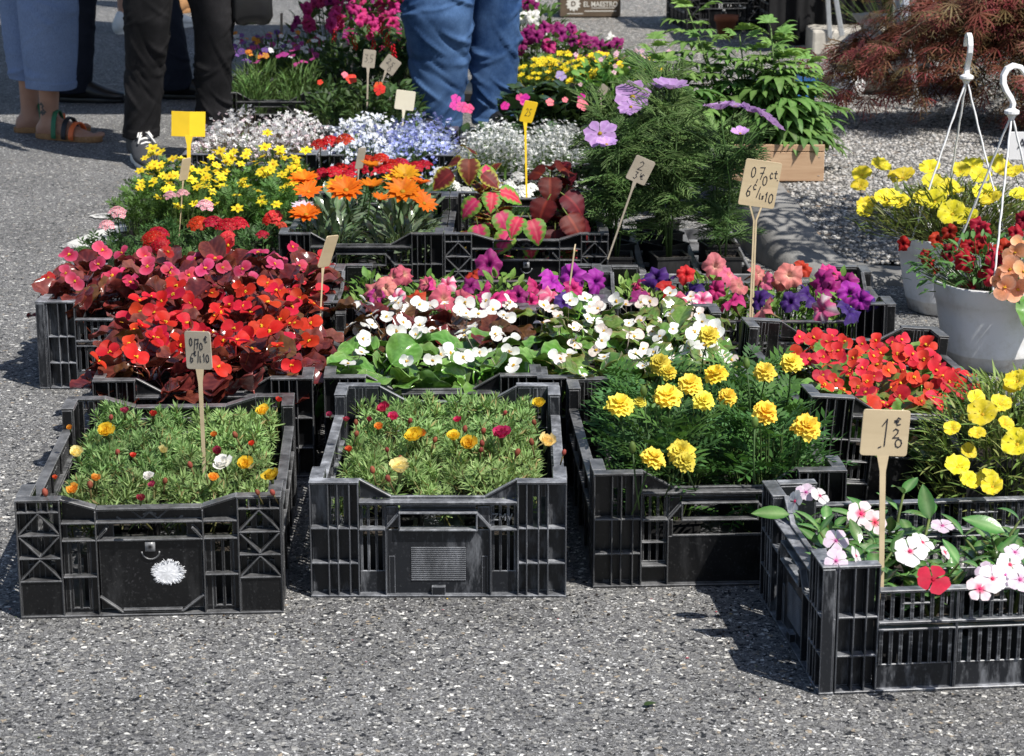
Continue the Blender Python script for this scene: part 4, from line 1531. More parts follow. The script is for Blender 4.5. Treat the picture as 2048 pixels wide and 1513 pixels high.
for p, w, i, j in spots_in(cBR, 2, 4, 0.37, 0.57):
    begonia(p, f'bronze-leaved begonia with red flowers, {w}, behind the front left crate', 'red begonias with bronze leaves', BL_BRONZE, BF_RED, 24, 10, 0.118, 0.215, skirt=6)
for p, w, i, j in spots_in(cPB, 4, 2, 0.36, 0.57):
    begonia(p, f'bronze-leaved begonia with pink flowers, {w}, left edge crate', 'pink begonias with bronze leaves', BL_BRONZE, BF_PINK if i < 3 else BF_PINK + BF_RED[:1], 21, 5, 0.10, 0.21, skirt=2)
for p, w, i, j in spots_in(cWB, 2, 4, 0.36, 0.56):
    fr = j < 2
    begonia(p, f'{"green" if fr else "bronze"}-leaved begonia with white flowers, {w}, middle crate', 'white begonias in the middle crate', BL_GREEN if fr else BL_BROWN + BL_BRONZE[:1], BF_WHITE, 20 if fr else 15, 6 if fr else 8, 0.10, 0.185, lsc=(.8, 1.18) if fr else (.75, 1.05), fsc=(.7, 1.05), skirt=3)
for p, w, i, j in spots_in(cGB, 2, 4, 0.36, 0.56):
    begonia(p, f'green-leaved begonia with pale white flowers, {w}, behind marigolds', 'pale begonias behind the marigolds', BL_OLIVE + BL_GREEN[:2], BF_WHITE + BF_BLUSH, 22, 8, 0.105, 0.195, fsc=(.7, 1.05), skirt=3)
for p, w, i, j in spots_in(c5, 2, 4, 0.28, 0.50, shift=0.035):
    begonia(p, f'green-leaved begonia covered in scarlet flowers, {w}, tilted crate', 'scarlet begonias in the tilted crate', BL_OLIVE[:2] + BL_GREEN[:2], BF_SCAR, 19, 13, 0.095, 0.145, fl_up=0.022)

# ------------------------------------------------------------------ petunias
petl = [lance_leaf(0.026, 0.014, c, i, 4, .5, 'ovate') for i, c in enumerate(((0.14, 0.27, 0.05), (0.19, 0.33, 0.065), (0.11, 0.23, 0.04), (0.24, 0.37, 0.10)))]
PETF = [mound(200 + i, 125, 0.078, 0.18, petl, base=0.07, tint=(.75, 1.25), up=.55).mesh('foliage', M['leaf']) for i in range(3)]


def petunias(cr, what, fl, h=0.19):
    pl = []
    for p, w, i, j in spots_in(cr, 4, 2, 0.35, 0.56):
        t = thing('petunia', f'bushy petunia, {w}, {what}', 'plant', p, rnd.uniform(0, 6), 'petunias in the slatted crates')
        pot_on(t)
        kid(t, 'foliage', rnd.choice(PETF), kind='stuff')
        pl.append(t)
    for px, py, k, sc in fl:
        put(pl, at(px, py, h + rnd.uniform(-.005, .02)), rnd.choice(PT[k]), (rnd.uniform(-1.1, 1.1), rnd.uniform(-1.5, .25), rnd.uniform(.25, 1)), sc=sc * rnd.uniform(.8, 1.02))


petunias(cPL, 'central slatted crate', [(745, 580, 'salmon', 1.1), (770, 575, 'salmon', .9), (785, 553, 'pink', .9), (812, 548, 'pink', 1.0), (826, 592, 'red', 1.2), (870, 573, 'hot', 1.0), (890, 597, 'pink', 1.1), (852, 565, 'pink', .8),
          (978, 527, 'magenta', 1.25), (943, 547, 'red', .8), (938, 570, 'magenta', 1.0), (962, 582, 'hot', 1.0), (985, 597, 'hot', 1.2), (1010, 592, 'hot', 1.0), (1035, 590, 'magenta', 1.0), (1075, 572, 'hot', 1.0), (1110, 560, 'violet', 1.2),
          (1140, 550, 'violet', 1.1), (1152, 556, 'violet', 1.0), (1195, 565, 'violet', 1.25), (1105, 588, 'star', 1.1), (1150, 578, 'hot', .9), (1092, 575, 'magenta', .8), (893, 566, 'star', .9), (755, 592, 'magenta', .8), (1130, 605, 'purple', .9),
          (795, 598, 'star', .9), (920, 600, 'pink', .9), (1060, 603, 'hot', .8)])
petunias(cPR, 'kerbside slatted crate', [(1270, 573, 'hot', .9), (1288, 580, 'pink', 1.0), (1310, 552, 'purple', 1.1), (1335, 560, 'purple', .9), (1337, 577, 'red', .9), (1372, 547, 'red', .8), (1380, 582, 'purple', 1.15), (1432, 532, 'salmon', 1.15),
          (1462, 550, 'pink', .9), (1430, 580, 'hot', .8), (1462, 600, 'hot', 1.2), (1520, 548, 'salmon', 1.0), (1528, 562, 'pink', .8), (1580, 550, 'salmon', 1.25), (1608, 535, 'red', .8), (1560, 560, 'salmon', .9), (1640, 560, 'magenta', 1.3),
          (1660, 572, 'magenta', 1.2), (1690, 565, 'magenta', 1.1), (1700, 585, 'violet', 1.2), (1720, 600, 'violet', 1.0), (1620, 590, 'purple', 1.2), (1580, 603, 'purple', 1.0), (1515, 600, 'purple', 1.0), (1525, 615, 'salmon', 1.0),
          (1640, 618, 'star', 1.1), (1700, 618, 'purple', 1.15), (1740, 600, 'purple', .9), (1660, 545, 'hot', .9), (1480, 572, 'salmon', .8), (1405, 600, 'star', .8), (1350, 600, 'pink', .9), (1285, 600, 'magenta', .9)])

# ------------------------------------------------------------------ marigolds
marl = [pinnate(0.06, 0.026, c, 5, i) for i, c in enumerate(((0.07, 0.18, 0.04), (0.095, 0.225, 0.05), (0.08, 0.20, 0.065)))]
MARF = [mound(230 + i, 115, 0.078, 0.235, marl, base=0.07, droop=.4, up=.55, tint=(.7, 1.35), stem_r=.0018).mesh('foliage', M['leaf']) for i in range(3)]
pl = []
for p, w, i, j in spots_in(c3, 2, 3, 0.33, 0.52, shift=0.02):
    t = thing('marigold', f'dark leafy marigold with yellow pompom flowers, {w}, black lattice crate', 'plant', p, rnd.uniform(0, 6), 'marigolds in the lattice crate')
    pot_on(t)
    kid(t, 'foliage', MARF[(i + j) % 3], kind='stuff')
    pl.append(t)
for px, py, h, sc, k in [(1240, 812, .27, 1.1, 0), (1335, 795, .275, 1.15, 1), (1320, 728, .27, .95, 2), (1335, 745, .265, .7, 3), (1380, 770, .28, 1.0, 0), (1432, 750, .29, .95, 3), (1407, 803, .27, .85, 1), (1455, 795, .26, .75, 3), (1530, 745, .29, .9, 2),
                        (1582, 727, .295, .95, 0), (1417, 672, .30, .9, 1), (1530, 825, .27, .95, 3), (1612, 855, .27, 1.05, 3), (1305, 918, .235, .95, 1), (1362, 905, .24, 1.0, 0), (1370, 925, .235, .8, 2), (1280, 805, .27, .5, 0)]:
    put(pl, at(px, py, h), MARI[k], (rnd.uniform(-.35, .35), -0.55 + rnd.uniform(-.35, .3), 1), sc=sc * 1.04)
for px, py, h in [(1287, 782, .29), (1493, 727, .31), (1510, 845, .27), (1265, 895, .25)]:
    put(pl, at(px, py, h), MARIBUD, (rnd.uniform(-.2, .2), rnd.uniform(-.2, .2), 1), name='bud')

# ------------------------------------------------------------------ periwinkles
vl = [c_leaf(0.046, 0.0205, 6, 4, 'lance', fold=0.2, curl=c, a0=.35, col=two((0.20, 0.32, 0.13), (0.055, 0.17, 0.03), .5), seed=i) for i, c in enumerate((.3, .7, 1.0))]
VLEAF = []
for v in vl:
    a = Acc()
    a.add(v)
    VLEAF.append(a.mesh('leaf', M['leafg']))
pl = []
for p, w, i, j in spots_in(c4, 5, 3, 0.34, 0.55):
    if (i, j) in ((3, 2), (4, 1), (2, 2)):
        continue
    t = thing('periwinkle', f'glossy-leaved periwinkle, {w}, nearest dusty crate', 'plant', p, rnd.uniform(0, 6), 'periwinkles in the nearest crate')
    pot_on(t, .95)
    st = Acc()
    for b in range(6):
        az = b * 1.05 + rnd.uniform(-.4, .4)
        tp = Vector((math.cos(az) * .042, math.sin(az) * .042, rnd.uniform(.11, .175)))
        st.add(c_tube([(0, 0, .06), tp * .55 + Vector((0, 0, .045)), tp], [.0028, .0024, .002], 5, (0.16, 0.22, 0.07)))
        for k in range(3):
            q = 0.5 + 0.25 * k
            pp = Vector((tp.x * q, tp.y * q, .06 + (tp.z - .06) * q))
            for s in (0, PI):
                kid(t, 'leaf', rnd.choice(VLEAF), aim(pp, pol(az + k * 1.57 + s + rnd.uniform(-.4, .4), rnd.uniform(-.1, .7)), (0, 0, 1), rnd.uniform(.75, 1.15)))
    kid(t, 'stem', st.mesh('stem', M['leaf']))
    pl.append(t)
for px, py, k, sc, n in [(1612, 985, 'lilac', 1, (-.2, -.6, 1)), (1640, 992, 'white', .9, (.5, -.5, .9)), (1590, 1003, 'white', .95, (-1, -.5, .4)), (1722, 1028, 'pink', 1.15, (0, -1, .8)), (1750, 1045, 'pink', 1.0, (.3, -1, .6)), (1672, 1082, 'lilac', 1.0, (-.1, -1, .9)),
                         (1672, 1122, 'lilac', .95, (0, -1.3, .6)), (1712, 1112, 'white', .8, (1, -.4, .6)), (1820, 1103, 'white', 1.3, (0, -1, .9)), (1845, 1085, 'white', 1.0, (.5, -.5, 1)), (1866, 1160, 'red', 1.35, (.1, -.8, 1)), (1885, 1052, 'lilac', 1.0, (0, -.3, 1)),
                         (1985, 1158, 'white', 1.15, (0, -1, .8)), (1970, 1145, 'lilac', .9, (-.6, -.7, .8)), (2020, 1130, 'white', 1.1, (.3, -.7, .9)), (1960, 1178, 'pink', 1.0, (-.1, -1, .7)), (2030, 1105, 'lilac', .9, (0, -.6, 1)), (1890, 1105, 'pink', .6, (.6, -.3, .6)), (2040, 1160, 'lilac', 1.1, (0, -1, 1)), (2010, 1150, 'lilac', .8, (.2, -1, 1))]:
    put(pl, at(px, py, .195), rnd.choice(VINCA[k]), n, sc=sc)
put(pl, at(1580, 1030, .195), VLEAF[0], (-.3, -.6, 1), spin=1.9, sc=1.25, name='leaf')
put(pl, at(1860, 1040, .195), VLEAF[1], (-.3, -.9, .5), spin=.3, sc=1.2, name='leaf')
put(pl, at(2010, 1065, .195), VLEAF[0], (-.1, -.6, 1), spin=1.4, sc=1.4, name='leaf')

# ------------------------------------------------------------------ gazanias and coleus
gzl = [c_leaf(L, W, 5, 2, 'spoon', fold=.2, curl=.6, a0=.5, col=two((0.15, 0.21, 0.12), c, 1.2), seed=i) for i, (L, W, c) in enumerate(((.068, .017, (0.06, 0.135, 0.05)), (.056, .016, (0.085, 0.16, 0.07)), (.062, .015, (0.14, 0.18, 0.13))))]
GZF = [mound(260 + i, 130, 0.080, 0.18, gzl, base=0.07, droop=.5, up=.6, tint=(.7, 1.2)).mesh('foliage', M['leafg']) for i in range(3)]
pl = []
for p, w, i, j in spots_in(cGZ, 2, 3, 0.37, 0.55):
    t = thing('gazania', f'gazania with grey-green strap leaves, {w}, gazania crate', 'plant', p, rnd.uniform(0, 6), 'gazanias in the crate')
    pot_on(t)
    kid(t, 'foliage', GZF[(i + j) % 3], kind='stuff')
    pl.append(t)
for px, py, h, k, v, sc, n in [(612, 431, .22, 'orange', 0, 1.12, (0, -.35, 1)), (608, 361, .27, 'orange', 0, 1.1, (0, -.25, 1)), (617, 385, .26, 'orange', 1, 1.0, (0, -.5, 1)), (692, 382, .28, 'orange', 0, 1.25, (0, -.6, 1)), (743, 375, .28, 'orange', 2, 1.0, (0, -.1, 1)),
                            (742, 335, .28, 'orange', 2, .9, (.1, 0, 1)), (805, 385, .28, 'orange', 0, 1.25, (.1, -.6, 1)), (810, 352, .28, 'yellow', 0, 1.1, (.1, -.5, 1)), (785, 362, .27, 'yellow', 2, .8, (0, -.1, 1)), (760, 400, .24, 'orange', 2, .7, (.2, -.2, 1)),
                            (848, 408, .25, 'orange', 1, .9, (.5, -.6, .8)), (840, 368, .27, 'orange', 2, .8, (.2, 0, 1)), (675, 370, .27, 'yellow', 1, .9, (-.4, -.4, 1)), (605, 415, .23, 'lilac', 1, .8, (0, -.2, 1)), (835, 395, .25, 'orange', 1, .9, (.4, -.5, 1))]:
    put(pl, at(px, py, h), GAZ[k][v], n, sc=sc)

cpl = []
for p, w, i, j in spots_in(cCO, 2, 3, 0.35, 0.5):
    kd = ('lime-edged maroon' if j > 0 else 'pink and green') if i == 0 else ('pink and green' if j == 0 else 'dark crimson')
    t = thing('coleus', f'coleus with {kd} leaves, {w}, crossed-rib crate', 'plant', p, 0, 'coleus plants in the crate')
    pot_on(t)
    t['kd'] = 0
    hh_ = {('lime-edged maroon'): .24, 'pink and green': .18, 'dark crimson': .25}[kd]
    lv = {'lime-edged maroon': COL_M, 'pink and green': COL_P, 'dark crimson': COL_R}[kd]
    st = Acc()
    for b in range(3 if j else 2):
        bx, by = rnd.uniform(-.03, .03), rnd.uniform(-.03, .02)
        hb = hh_ * rnd.uniform(.85, 1.1)
        st.add(c_tube([(bx * .3, by * .3, .06), (bx, by, hb)], [.0035, .0022], 6, (0.2, 0.22, 0.07)))
        for k in range(5):
            z = .085 + (hb - .085) * k / 4
            for s in (0, PI):
                L = 1.15 - .12 * k
                kid(t, 'leaf', rnd.choice(lv), aim((bx, by, z), pol(k * PI / 2 + s + rnd.uniform(-.4, .4) + .6, .15 + .12 * k), (0, 0, 1), L * rnd.uniform(.8, 1.1)))
    kid(t, 'stem', st.mesh('stem', M['leaf']))
    cpl.append(t)


def coleus_put(px, py, h, lv, n, spin, sc):
    p = at(px, py, h)
    put(cpl, p, rnd.choice(lv), n, spin=spin, sc=sc * 1.06, name='leaf')


for px, py, h, lv, n, spin, sc in [(938, 318, .33, COL_M, (0, -1.2, .55), PI, 1.15), (905, 345, .30, COL_M, (-.7, -.9, .5), 2.5, 1.1), (918, 325, .32, COL_M, (-.6, -.3, .8), 1.9, .9), (948, 308, .33, COL_M, (.5, .1, .9), -.9, .9), (965, 348, .30, COL_M, (.5, -.8, .6), -2.6, .9),
                                 (975, 362, .28, COL_P, (0, -1, .8), .1, .9), (955, 400, .25, COL_P, (-.6, -1, .6), 2.6, 1.1), (985, 385, .26, COL_P, (.1, -.9, .7), 3.0, 1.0), (1000, 385, .26, COL_P, (.6, -.6, .8), -2.2, 1.2), (1040, 435, .235, COL_P, (-.2, -1, .7), PI - .3, 1.0), (1062, 440, .23, COL_P, (.25, -1, .5), -2.9, 1.15),
                                 (955, 450, .2, COL_P, (0, -1.3, .3), 3.3, 1.1), (998, 425, .22, COL_P, (.4, -1, .4), -2.8, 1.2), (1020, 465, .19, COL_P, (-.3, -1, .5), 2.7, 1.1), (1058, 480, .17, COL_P, (.3, -1, .2), -3.0, .9), (1055, 510, .13, COL_P, (.3, -1, .1), -3.0, .7),
                                 (1100, 355, .30, COL_R, (0, -1, .6), PI, 1.15), (1120, 345, .30, COL_R, (.6, -.3, .9), -1.5, 1.1), (1085, 350, .30, COL_R, (-.6, -.4, .8), 1.6, 1.0), (1095, 400, .25, COL_R, (-.3, -1, .6), 2.9, 1.2), (1128, 390, .26, COL_R, (.4, -.8, .7), -2.6, 1.2), (1135, 430, .22, COL_R, (.5, -1, .4), -2.8, 1.2), (1150, 440, .2, COL_R, (.8, -.8, .3), -2.7, 1.1), (1110, 460, .18, COL_R, (0, -1, .3), 3.1, 1.0)]:
    coleus_put(px, py, h, lv, n, spin, sc)


# ------------------------------------------------------------------ flat trays with separate pots
def tray(label, cx, cy, w, d, nx, ny, mk='tray', h=0.045):
    t = thing('plant_tray', label, 'tray', (cx, cy, 0), 0, 'flat plant trays')
    a = boxes([(-w / 2, w / 2, -d / 2, -d / 2 + .008, 0, h), (-w / 2, w / 2, d / 2 - .008, d / 2, 0, h), (-w / 2, -w / 2 + .008, -d / 2 + .008, d / 2 - .008, 0, h), (w / 2 - .008, w / 2, -d / 2 + .008, d / 2 - .008, 0, h)])
    kid(t, 'rim', bevelled(a.mesh('rim', M[mk], False), .002))
    b = []
    for i in range(1, nx):
        x = -w / 2 + w * i / nx
        b.append((x - .009, x + .009, -d / 2 + .0082, d / 2 - .0082, h - .012, h - .003))
    for j in range(1, ny):
        y = -d / 2 + d * j / ny
        for i in range(nx):
            x0, x1 = -w / 2 + w * i / nx + .0095, -w / 2 + w * (i + 1) / nx - .0095
            b.append((x0, x1, y - .012, y + .012, h - .0125, h - .0035))
    b.append((-w / 2 + .0085, w / 2 - .0085, -d / 2 + .0085, d / 2 - .0085, .002, .005))
    kid(t, 'grid', bevelled(boxes(b).mesh('grid', M[mk], False), .0015))
    out = []
    for j in range(ny):
        for i in range(nx):
            out.append((Vector((cx - w / 2 + w * (i + .5) / nx, cy - d / 2 + d * (j + .5) / ny, .006)), f'{CLM[nx][i]} of {ROW[ny][j]} row' if ny > 1 else CLM[nx][i], i, j))
    return out


verl = [pinnate(0.035, 0.018, c, 3, i) for i, c in enumerate(((0.055, 0.13, 0.035), (0.075, 0.16, 0.05)))] + [lance_leaf(.03, .012, (0.06, 0.14, 0.04), 3)]
VERF = [mound(280 + i, 55, 0.06, 0.13, verl, base=0.065, up=.5, tint=(.7, 1.25)).mesh('foliage', M['leaf']) for i in range(3)]


def potted(name, cat, label, group, p, meshes, sc=1.0, pot=1.0, pz=0.0):
    t = thing(name, label, cat, p, rnd.uniform(0, 6), group)
    pot_on(t, pot, 1.0, pz)
    kid(t, 'foliage', rnd.choice(meshes), Matrix.Scale(sc, 4), kind='stuff')
    return t


vpl = []
for p, w, i, j in tray('grey plant tray of red verbena pots, left', -0.845, 5.52, 0.52, 0.40, 4, 3):
    if (i, j) in ((3, 0), (0, 2)):
        continue
    vpl.append(potted('verbena', 'plant', f'verbena in black pot, {w}, left grey tray', 'verbenas in the left grey tray', p, VERF))
for px, py, h, k, sc, n in [(305, 480, .155, 'red', 1.15, (-.2, -.9, 1)), (318, 468, .165, 'red', 1.0, (.3, -.5, 1)), (322, 492, .145, 'red', .9, (.1, -1.4, .8)), (395, 448, .17, 'red', 1.1, (-.2, -.5, 1)), (428, 446, .175, 'red', 1.05, (.2, -.3, 1)), (455, 452, .17, 'red', 1.1, (.1, -.4, 1)), (478, 447, .17, 'red', 1.0, (.3, -.2, 1)),
                         (455, 478, .155, 'coral', 1.1, (0, -1, .8)), (548, 435, .17, 'coral', 1.15, (.1, -.8, 1)), (535, 440, .165, 'red', .6, (-.3, -.7, 1)), (525, 470, .14, 'red', .7, (0, -.2, 1)), (565, 452, .15, 'coral', .6, (.4, -.7, .8)),
                         (235, 427, .19, 'pink', 1.15, (0, -.3, 1)), (213, 453, .18, 'pink', 1.0, (-.2, -.3, 1)), (410, 413, .2, 'pink', 1.1, (0, -.3, 1)), (340, 392, .21, 'pink', .8, (0, -.3, 1)), (365, 388, .21, 'pink', .8, (0, -.3, 1))]:
    put(vpl, at(px, py, h), rnd.choice(VERB[k]), n, sc=sc, name='flower_cluster')
vpl = []
for p, w, i, j in tray('black plant tray of red verbenas behind the gazanias', -0.37, 6.14, 0.42, 0.40, 3, 3, 'pot'):
    vpl.append(potted('verbena', 'plant', f'deep red verbena, {w}, tray behind gazanias', 'red verbenas behind the gazanias', p, VERF, 1.1))
for px, py, h in [(645, 348, .17), (668, 345, .18), (680, 338, .18), (695, 352, .17), (735, 322, .21), (760, 318, .22), (782, 330, .2), (800, 328, .2), (830, 335, .19), (845, 332, .19), (662, 283, .26), (690, 280, .27), (640, 290, .25), (715, 335, .19), (770, 340, .19), (810, 345, .18), (740, 340, .19)]:
    put(vpl, at(px, py, h), rnd.choice(VERB['red']), (rnd.uniform(-.2, .2), -.3, 1), sc=1.05, name='flower_cluster')
vpl = []
for p, w, i, j in tray('black plant tray of white verbenas behind the coleus', 0.05, 6.085, 0.40, 0.36, 4, 3, 'pot'):
    vpl.append(potted('verbena', 'plant', f'white verbena, {w}, tray behind coleus', 'white verbenas behind the coleus', p, VERF, .8))
for px, py, h in [(880, 345, .16), (895, 355, .15), (905, 372, .13), (930, 385, .12), (990, 365, .14), (1000, 380, .12), (1018, 372, .13), (1035, 355, .15), (1045, 382, .12), (1060, 378, .12), (975, 355, .15), (870, 365, .14), (1020, 388, .11), (960, 378, .12), (1050, 390, .11)]:
    put(vpl, at(px, py, h), rnd.choice(VERB['white']), (rnd.uniform(-.2, .2), -.4, 1), sc=1.0, name='flower_cluster')

# bidens
bl = [pinnate(0.03, 0.018, c, 4, i + 8) for i, c in enumerate(((0.075, 0.16, 0.035), (0.10, 0.20, 0.05), (0.085, 0.18, 0.03)))]
BIF = [mound(300 + i, 105, 0.075, 0.19, bl, base=0.05, up=.5, tint=(.7, 1.3)).mesh('foliage', M['leaf']) for i in range(3)]
bpl = []
for p, w, i, j in tray('black plant tray under the yellow bidens', -0.815, 6.06, 0.50, 0.60, 4, 4, 'pot'):
    bpl.append(potted('bidens', 'plant', f'feathery bidens with small yellow flowers, {w}, left', 'yellow bidens', p, BIF))
g = random.Random(77)
for k in range(125):
    px, py = g.uniform(272, 600), 0
    py = g.triangular(292, 425, 335)
    if py > 400 and g.random() < .5:
        continue
    h = .17 + .09 * max(0, (400 - py) / 110) * g.uniform(.5, 1)
    p = at(px, py, min(.25, h))
    if -1.08 < p.x < -.555 and 5.7 < p.y < 6.42:
        put(bpl, p, g.choice(BID), (g.uniform(-.5, .5), g.uniform(-.9, .1), 1), sc=g.uniform(.75, 1.15))
for px, py, h, sc in [(475, 418, .17, 1.15), (535, 267, .26, 1.1), (560, 300, .25, 1.2), (530, 295, .25, 1.3), (612, 302, .24, 1.2), (305, 298, .24, 1.3), (340, 380, .2, 1.2), (553, 410, .17, 1), (415, 402, .19, .9)]:
    put(bpl, at(px, py, h), g.choice(BID), (0, -.6, 1), sc=sc)


# ------------------------------------------------------------------ gaura, lobelia, tiny white flowers
def tiny(n, s, c, c2):
    return star_flower(n, s, s * .85, c, c2, (0.6, .5, .2), s * .12, 'spoon', .1, seed=n, stem=0, nn=2, mm=1, fold=0).comp()


def tiny_mound(seed, leaves, nl, fl, nf, R_, h, top=1.0, clump=0, stemc=(0.09, 0.15, 0.05), spire=0.0):
    a = mound(seed, nl, R_, h * .85, leaves, base=.06, up=.7, tint=(.7, 1.25))
    g = random.Random(seed + 1)
    b = Acc()
    for i in range(nf):
        az = g.uniform(0, 6.3)
        q = math.sqrt(g.random()) * 1.12
        z = h * (.62 + .38 * math.sqrt(max(0, 1 - min(1, q) ** 2))) * g.uniform(.84, 1.08) + spire * g.random()
        p = Vector((math.cos(az) * q * R_, math.sin(az) * q * R_, z))
        b.add(c_tube([p * .75 + Vector((0, 0, -.012)), p], .0006, 3, stemc, caps=False))
        for k in range(1 + clump):
            pp = p + Vector((g.gauss(0, .006), g.gauss(0, .006), g.gauss(0, .006))) * (1 if clump else 0)
            b.add(g.choice(fl), frame(pp, (g.uniform(-.7, .7), g.uniform(-1.2, .3), g.uniform(.4, 1)), g.uniform(0, 6), g.uniform(.8, 1.2)))
    return a.mesh('foliage', M['leaf']), b.mesh('blossoms', M['petal'])


sl = [lance_leaf(.028, .006, c, i, 3) for i, c in enumerate(((0.08, 0.16, 0.04), (0.10, 0.2, 0.05)))]
gl = [lance_leaf(.035, .007, c, i, 3) for i, c in enumerate(((0.07, 0.15, 0.04), (0.09, 0.15, 0.05)))]
wl = [lance_leaf(.036, .008, c, i, 3) for i, c in enumerate(((0.10, 0.23, 0.045), (0.08, 0.19, 0.035)))]
GAU = [tiny_mound(320 + i, gl, 75, [tiny(4, .0075, (0.86, 0.82, 0.83), (0.88, 0.87, 0.87)), tiny(4, .0075, (0.86, 0.84, 0.84), (0.88, 0.88, 0.88)), tiny(4, .006, (0.74, 0.45, 0.54), (0.82, .66, .72))], 130, .115, .222, clump=1, stemc=(0.20, .14, .10), spire=.02) for i in range(2)]
LOB = [tiny_mound(330 + i, sl, 110, [tiny(5, .0066, c, c2) for c, c2 in f], 235, .118, .222, clump=1) for i, f in enumerate(([((0.30, 0.36, 0.80), (0.42, 0.48, 0.86)), ((0.20, 0.22, 0.68), (0.30, .34, .78)), ((0.55, .62, .86), (.66, .72, .88))], [((0.80, 0.84, 0.88), (0.87, 0.88, 0.9)), ((0.55, 0.63, 0.86), (0.72, .78, .9))]))]
EUP = [tiny_mound(340 + i, wl, 120, [tiny(5, .0052, (0.86, 0.87, 0.85), (0.88, 0.89, 0.88))], 380, .118, .218, clump=1) for i in range(2)]
for cr, nm, lab, kinds, gp in ((cGA, 'gaura', 'gaura with tiny white and pink flowers', GAU, 'gauras at the back left'), (cLO, 'lobelia', 'lobelia with tiny flowers', LOB, 'lobelias at the back'), (cEU, 'white_spurge', 'airy plant of tiny white flowers', EUP, 'tiny white flowered plants at the back')):
    for p, w, i, j in spots_in(cr, 2, 4, .36, .56):
        v = (i + j) % 2
        lb = lab
        if nm == 'lobelia':
            v = 1 if (i == 0 and j != 1) else 0
            lb = 'lobelia with tiny pale blue and white flowers' if v else 'lobelia with tiny violet blue flowers'
        t = thing(nm, f'{lb}, {w}', 'plant', p, rnd.uniform(0, 6), gp)
        pot_on(t)
        f, b = kinds[v]
        kid(t, 'foliage', f, kind='stuff')
        kid(t, 'blossoms', b, kind='stuff')

# ------------------------------------------------------------------ cosmos
fl_ = [feather(0.075, c, i) for i, c in enumerate(((0.065, 0.15, 0.035), (0.085, 0.185, 0.045), (0.13, 0.25, 0.075)))]


def cosmos_mesh(seed, h):
    g = random.Random(seed)
    a = Acc()
    for s in range(3):
        bx, by = g.uniform(-.065, .065), g.uniform(-.06, .06)
        P = [Vector((bx * .15, by * .15, .06)), Vector((bx * .5, by * .5, h * .5)), Vector((bx, by, h))]
        a.add(c_tube(P, [.0034, .0028, .0014], 5, (0.09, 0.16, 0.05)))
        for k in range(14):
            t = g.uniform(.15, 1.0) ** .75
            p = P[0].lerp(P[1], t * 2) if t < .5 else P[1].lerp(P[2], t * 2 - 1)
            for q in range(2):
                a.add(g.choice(fl_), aim(p, pol(g.uniform(0, 6.3), g.uniform(-.5, .7)), (g.uniform(-.6, .6), g.uniform(-.6, .6), 1), g.uniform(.9, 1.8)), g.uniform(.7, 1.3))
    return a.mesh('foliage', M['leaf'])


COSF = [cosmos_mesh(400 + i, .44) for i in range(3)]
cpl2 = []
for p, w, i, j in tray('grey plant tray of tall cosmos by the kerb', 0.405, 5.78, 0.42, 0.62, 3, 4):
    if (i, j) in ((2, 3), (2, 2), (0, 3)):
        continue
    cpl2.append(potted('cosmos', 'plant', f'tall thread-leaved cosmos, {w}, grey tray by kerb', 'cosmos in the tray by the kerb', p, COSF, (.86, .98, .82)[i] + .03 * j))
for px, py, h, v, n, sc in [(1265, 195, .47, 1, (-.1, -.9, .5), 1.25), (1262, 215, .46, 0, (-.2, -.5, 1), .9), (1310, 180, .48, 2, (0, .2, 1), 1.0), (1340, 178, .49, 2, (.1, -.15, 1), 1.35), (1200, 268, .41, 0, (-.2, -.8, .8), 1.15), (1213, 290, .39, 2, (0, -.3, 1), .8), (1440, 220, .46, 2, (-.15, .1, 1), 1.25), (1470, 215, .46, 1, (.15, 0, 1), 1.05),
                          (1500, 225, .45, 2, (.3, .2, 1), 1.05), (1540, 245, .44, 1, (.7, .2, .8), 1.1), (1480, 268, .41, 2, (0, -.3, 1), .7), (1528, 235, .44, 1, (.5, .3, .9), 1.0)]:
    put(cpl2, at(px, py, h), COSM[v], n, sc=sc)

# ------------------------------------------------------------------ light green scented plant behind the cosmos
gerl = [c_leaf(.03, .028, 6, 4, 'round', fold=.15, cup=.1, curl=.5, wav=.08, wf=4, ser=.12, col=two((0.16, 0.30, 0.07), (0.12, 0.25, 0.05)), seed=i) for i in range(3)]
GERF = [mound(430 + i, 130, .095, .34, gerl, base=.07, up=.6, tint=(.7, 1.3)).mesh('foliage', M['leaf']) for i in range(2)]
smallpink = [star_flower(5, .009, .008, (0.70, .08, .22), (.8, .5, .6), (.4, .05, .1), .001, 'spoon', .1, seed=i, stem=.02, nn=3, mm=1).mesh('flower', M['petal']) for i in range(2)]
for k, (px, py) in enumerate(((1195, 305), (1240, 300), (1290, 300))):
    p = at(px, py, 0.0)
    t = thing('scented_geranium', ('pale green crinkle-leaved plant with tiny pink flowers, left of the cosmos', 'pale green crinkle-leaved plant behind the cosmos', 'pale green crinkle-leaved plant nearest the wooden crate')[k], 'plant', (p.x, p.y, 0), k * 2.0, 'pale green plants behind the cosmos')
    pot_on(t, 1.1)
    kid(t, 'foliage', GERF[k % 2], kind='stuff')
    for q in range(7):
        az = rnd.uniform(PI, 2 * PI)
        kid(t, 'flower', smallpink[q % 2], frame(Matrix.Rotation(-k * 2.0, 3, 'Z') @ Vector((math.cos(az) * .08, math.sin(az) * .08, rnd.uniform(.24, .36))), Matrix.Rotation(-k * 2.0, 3, 'Z') @ Vector((0, -1, .5)), 0, 1.0))


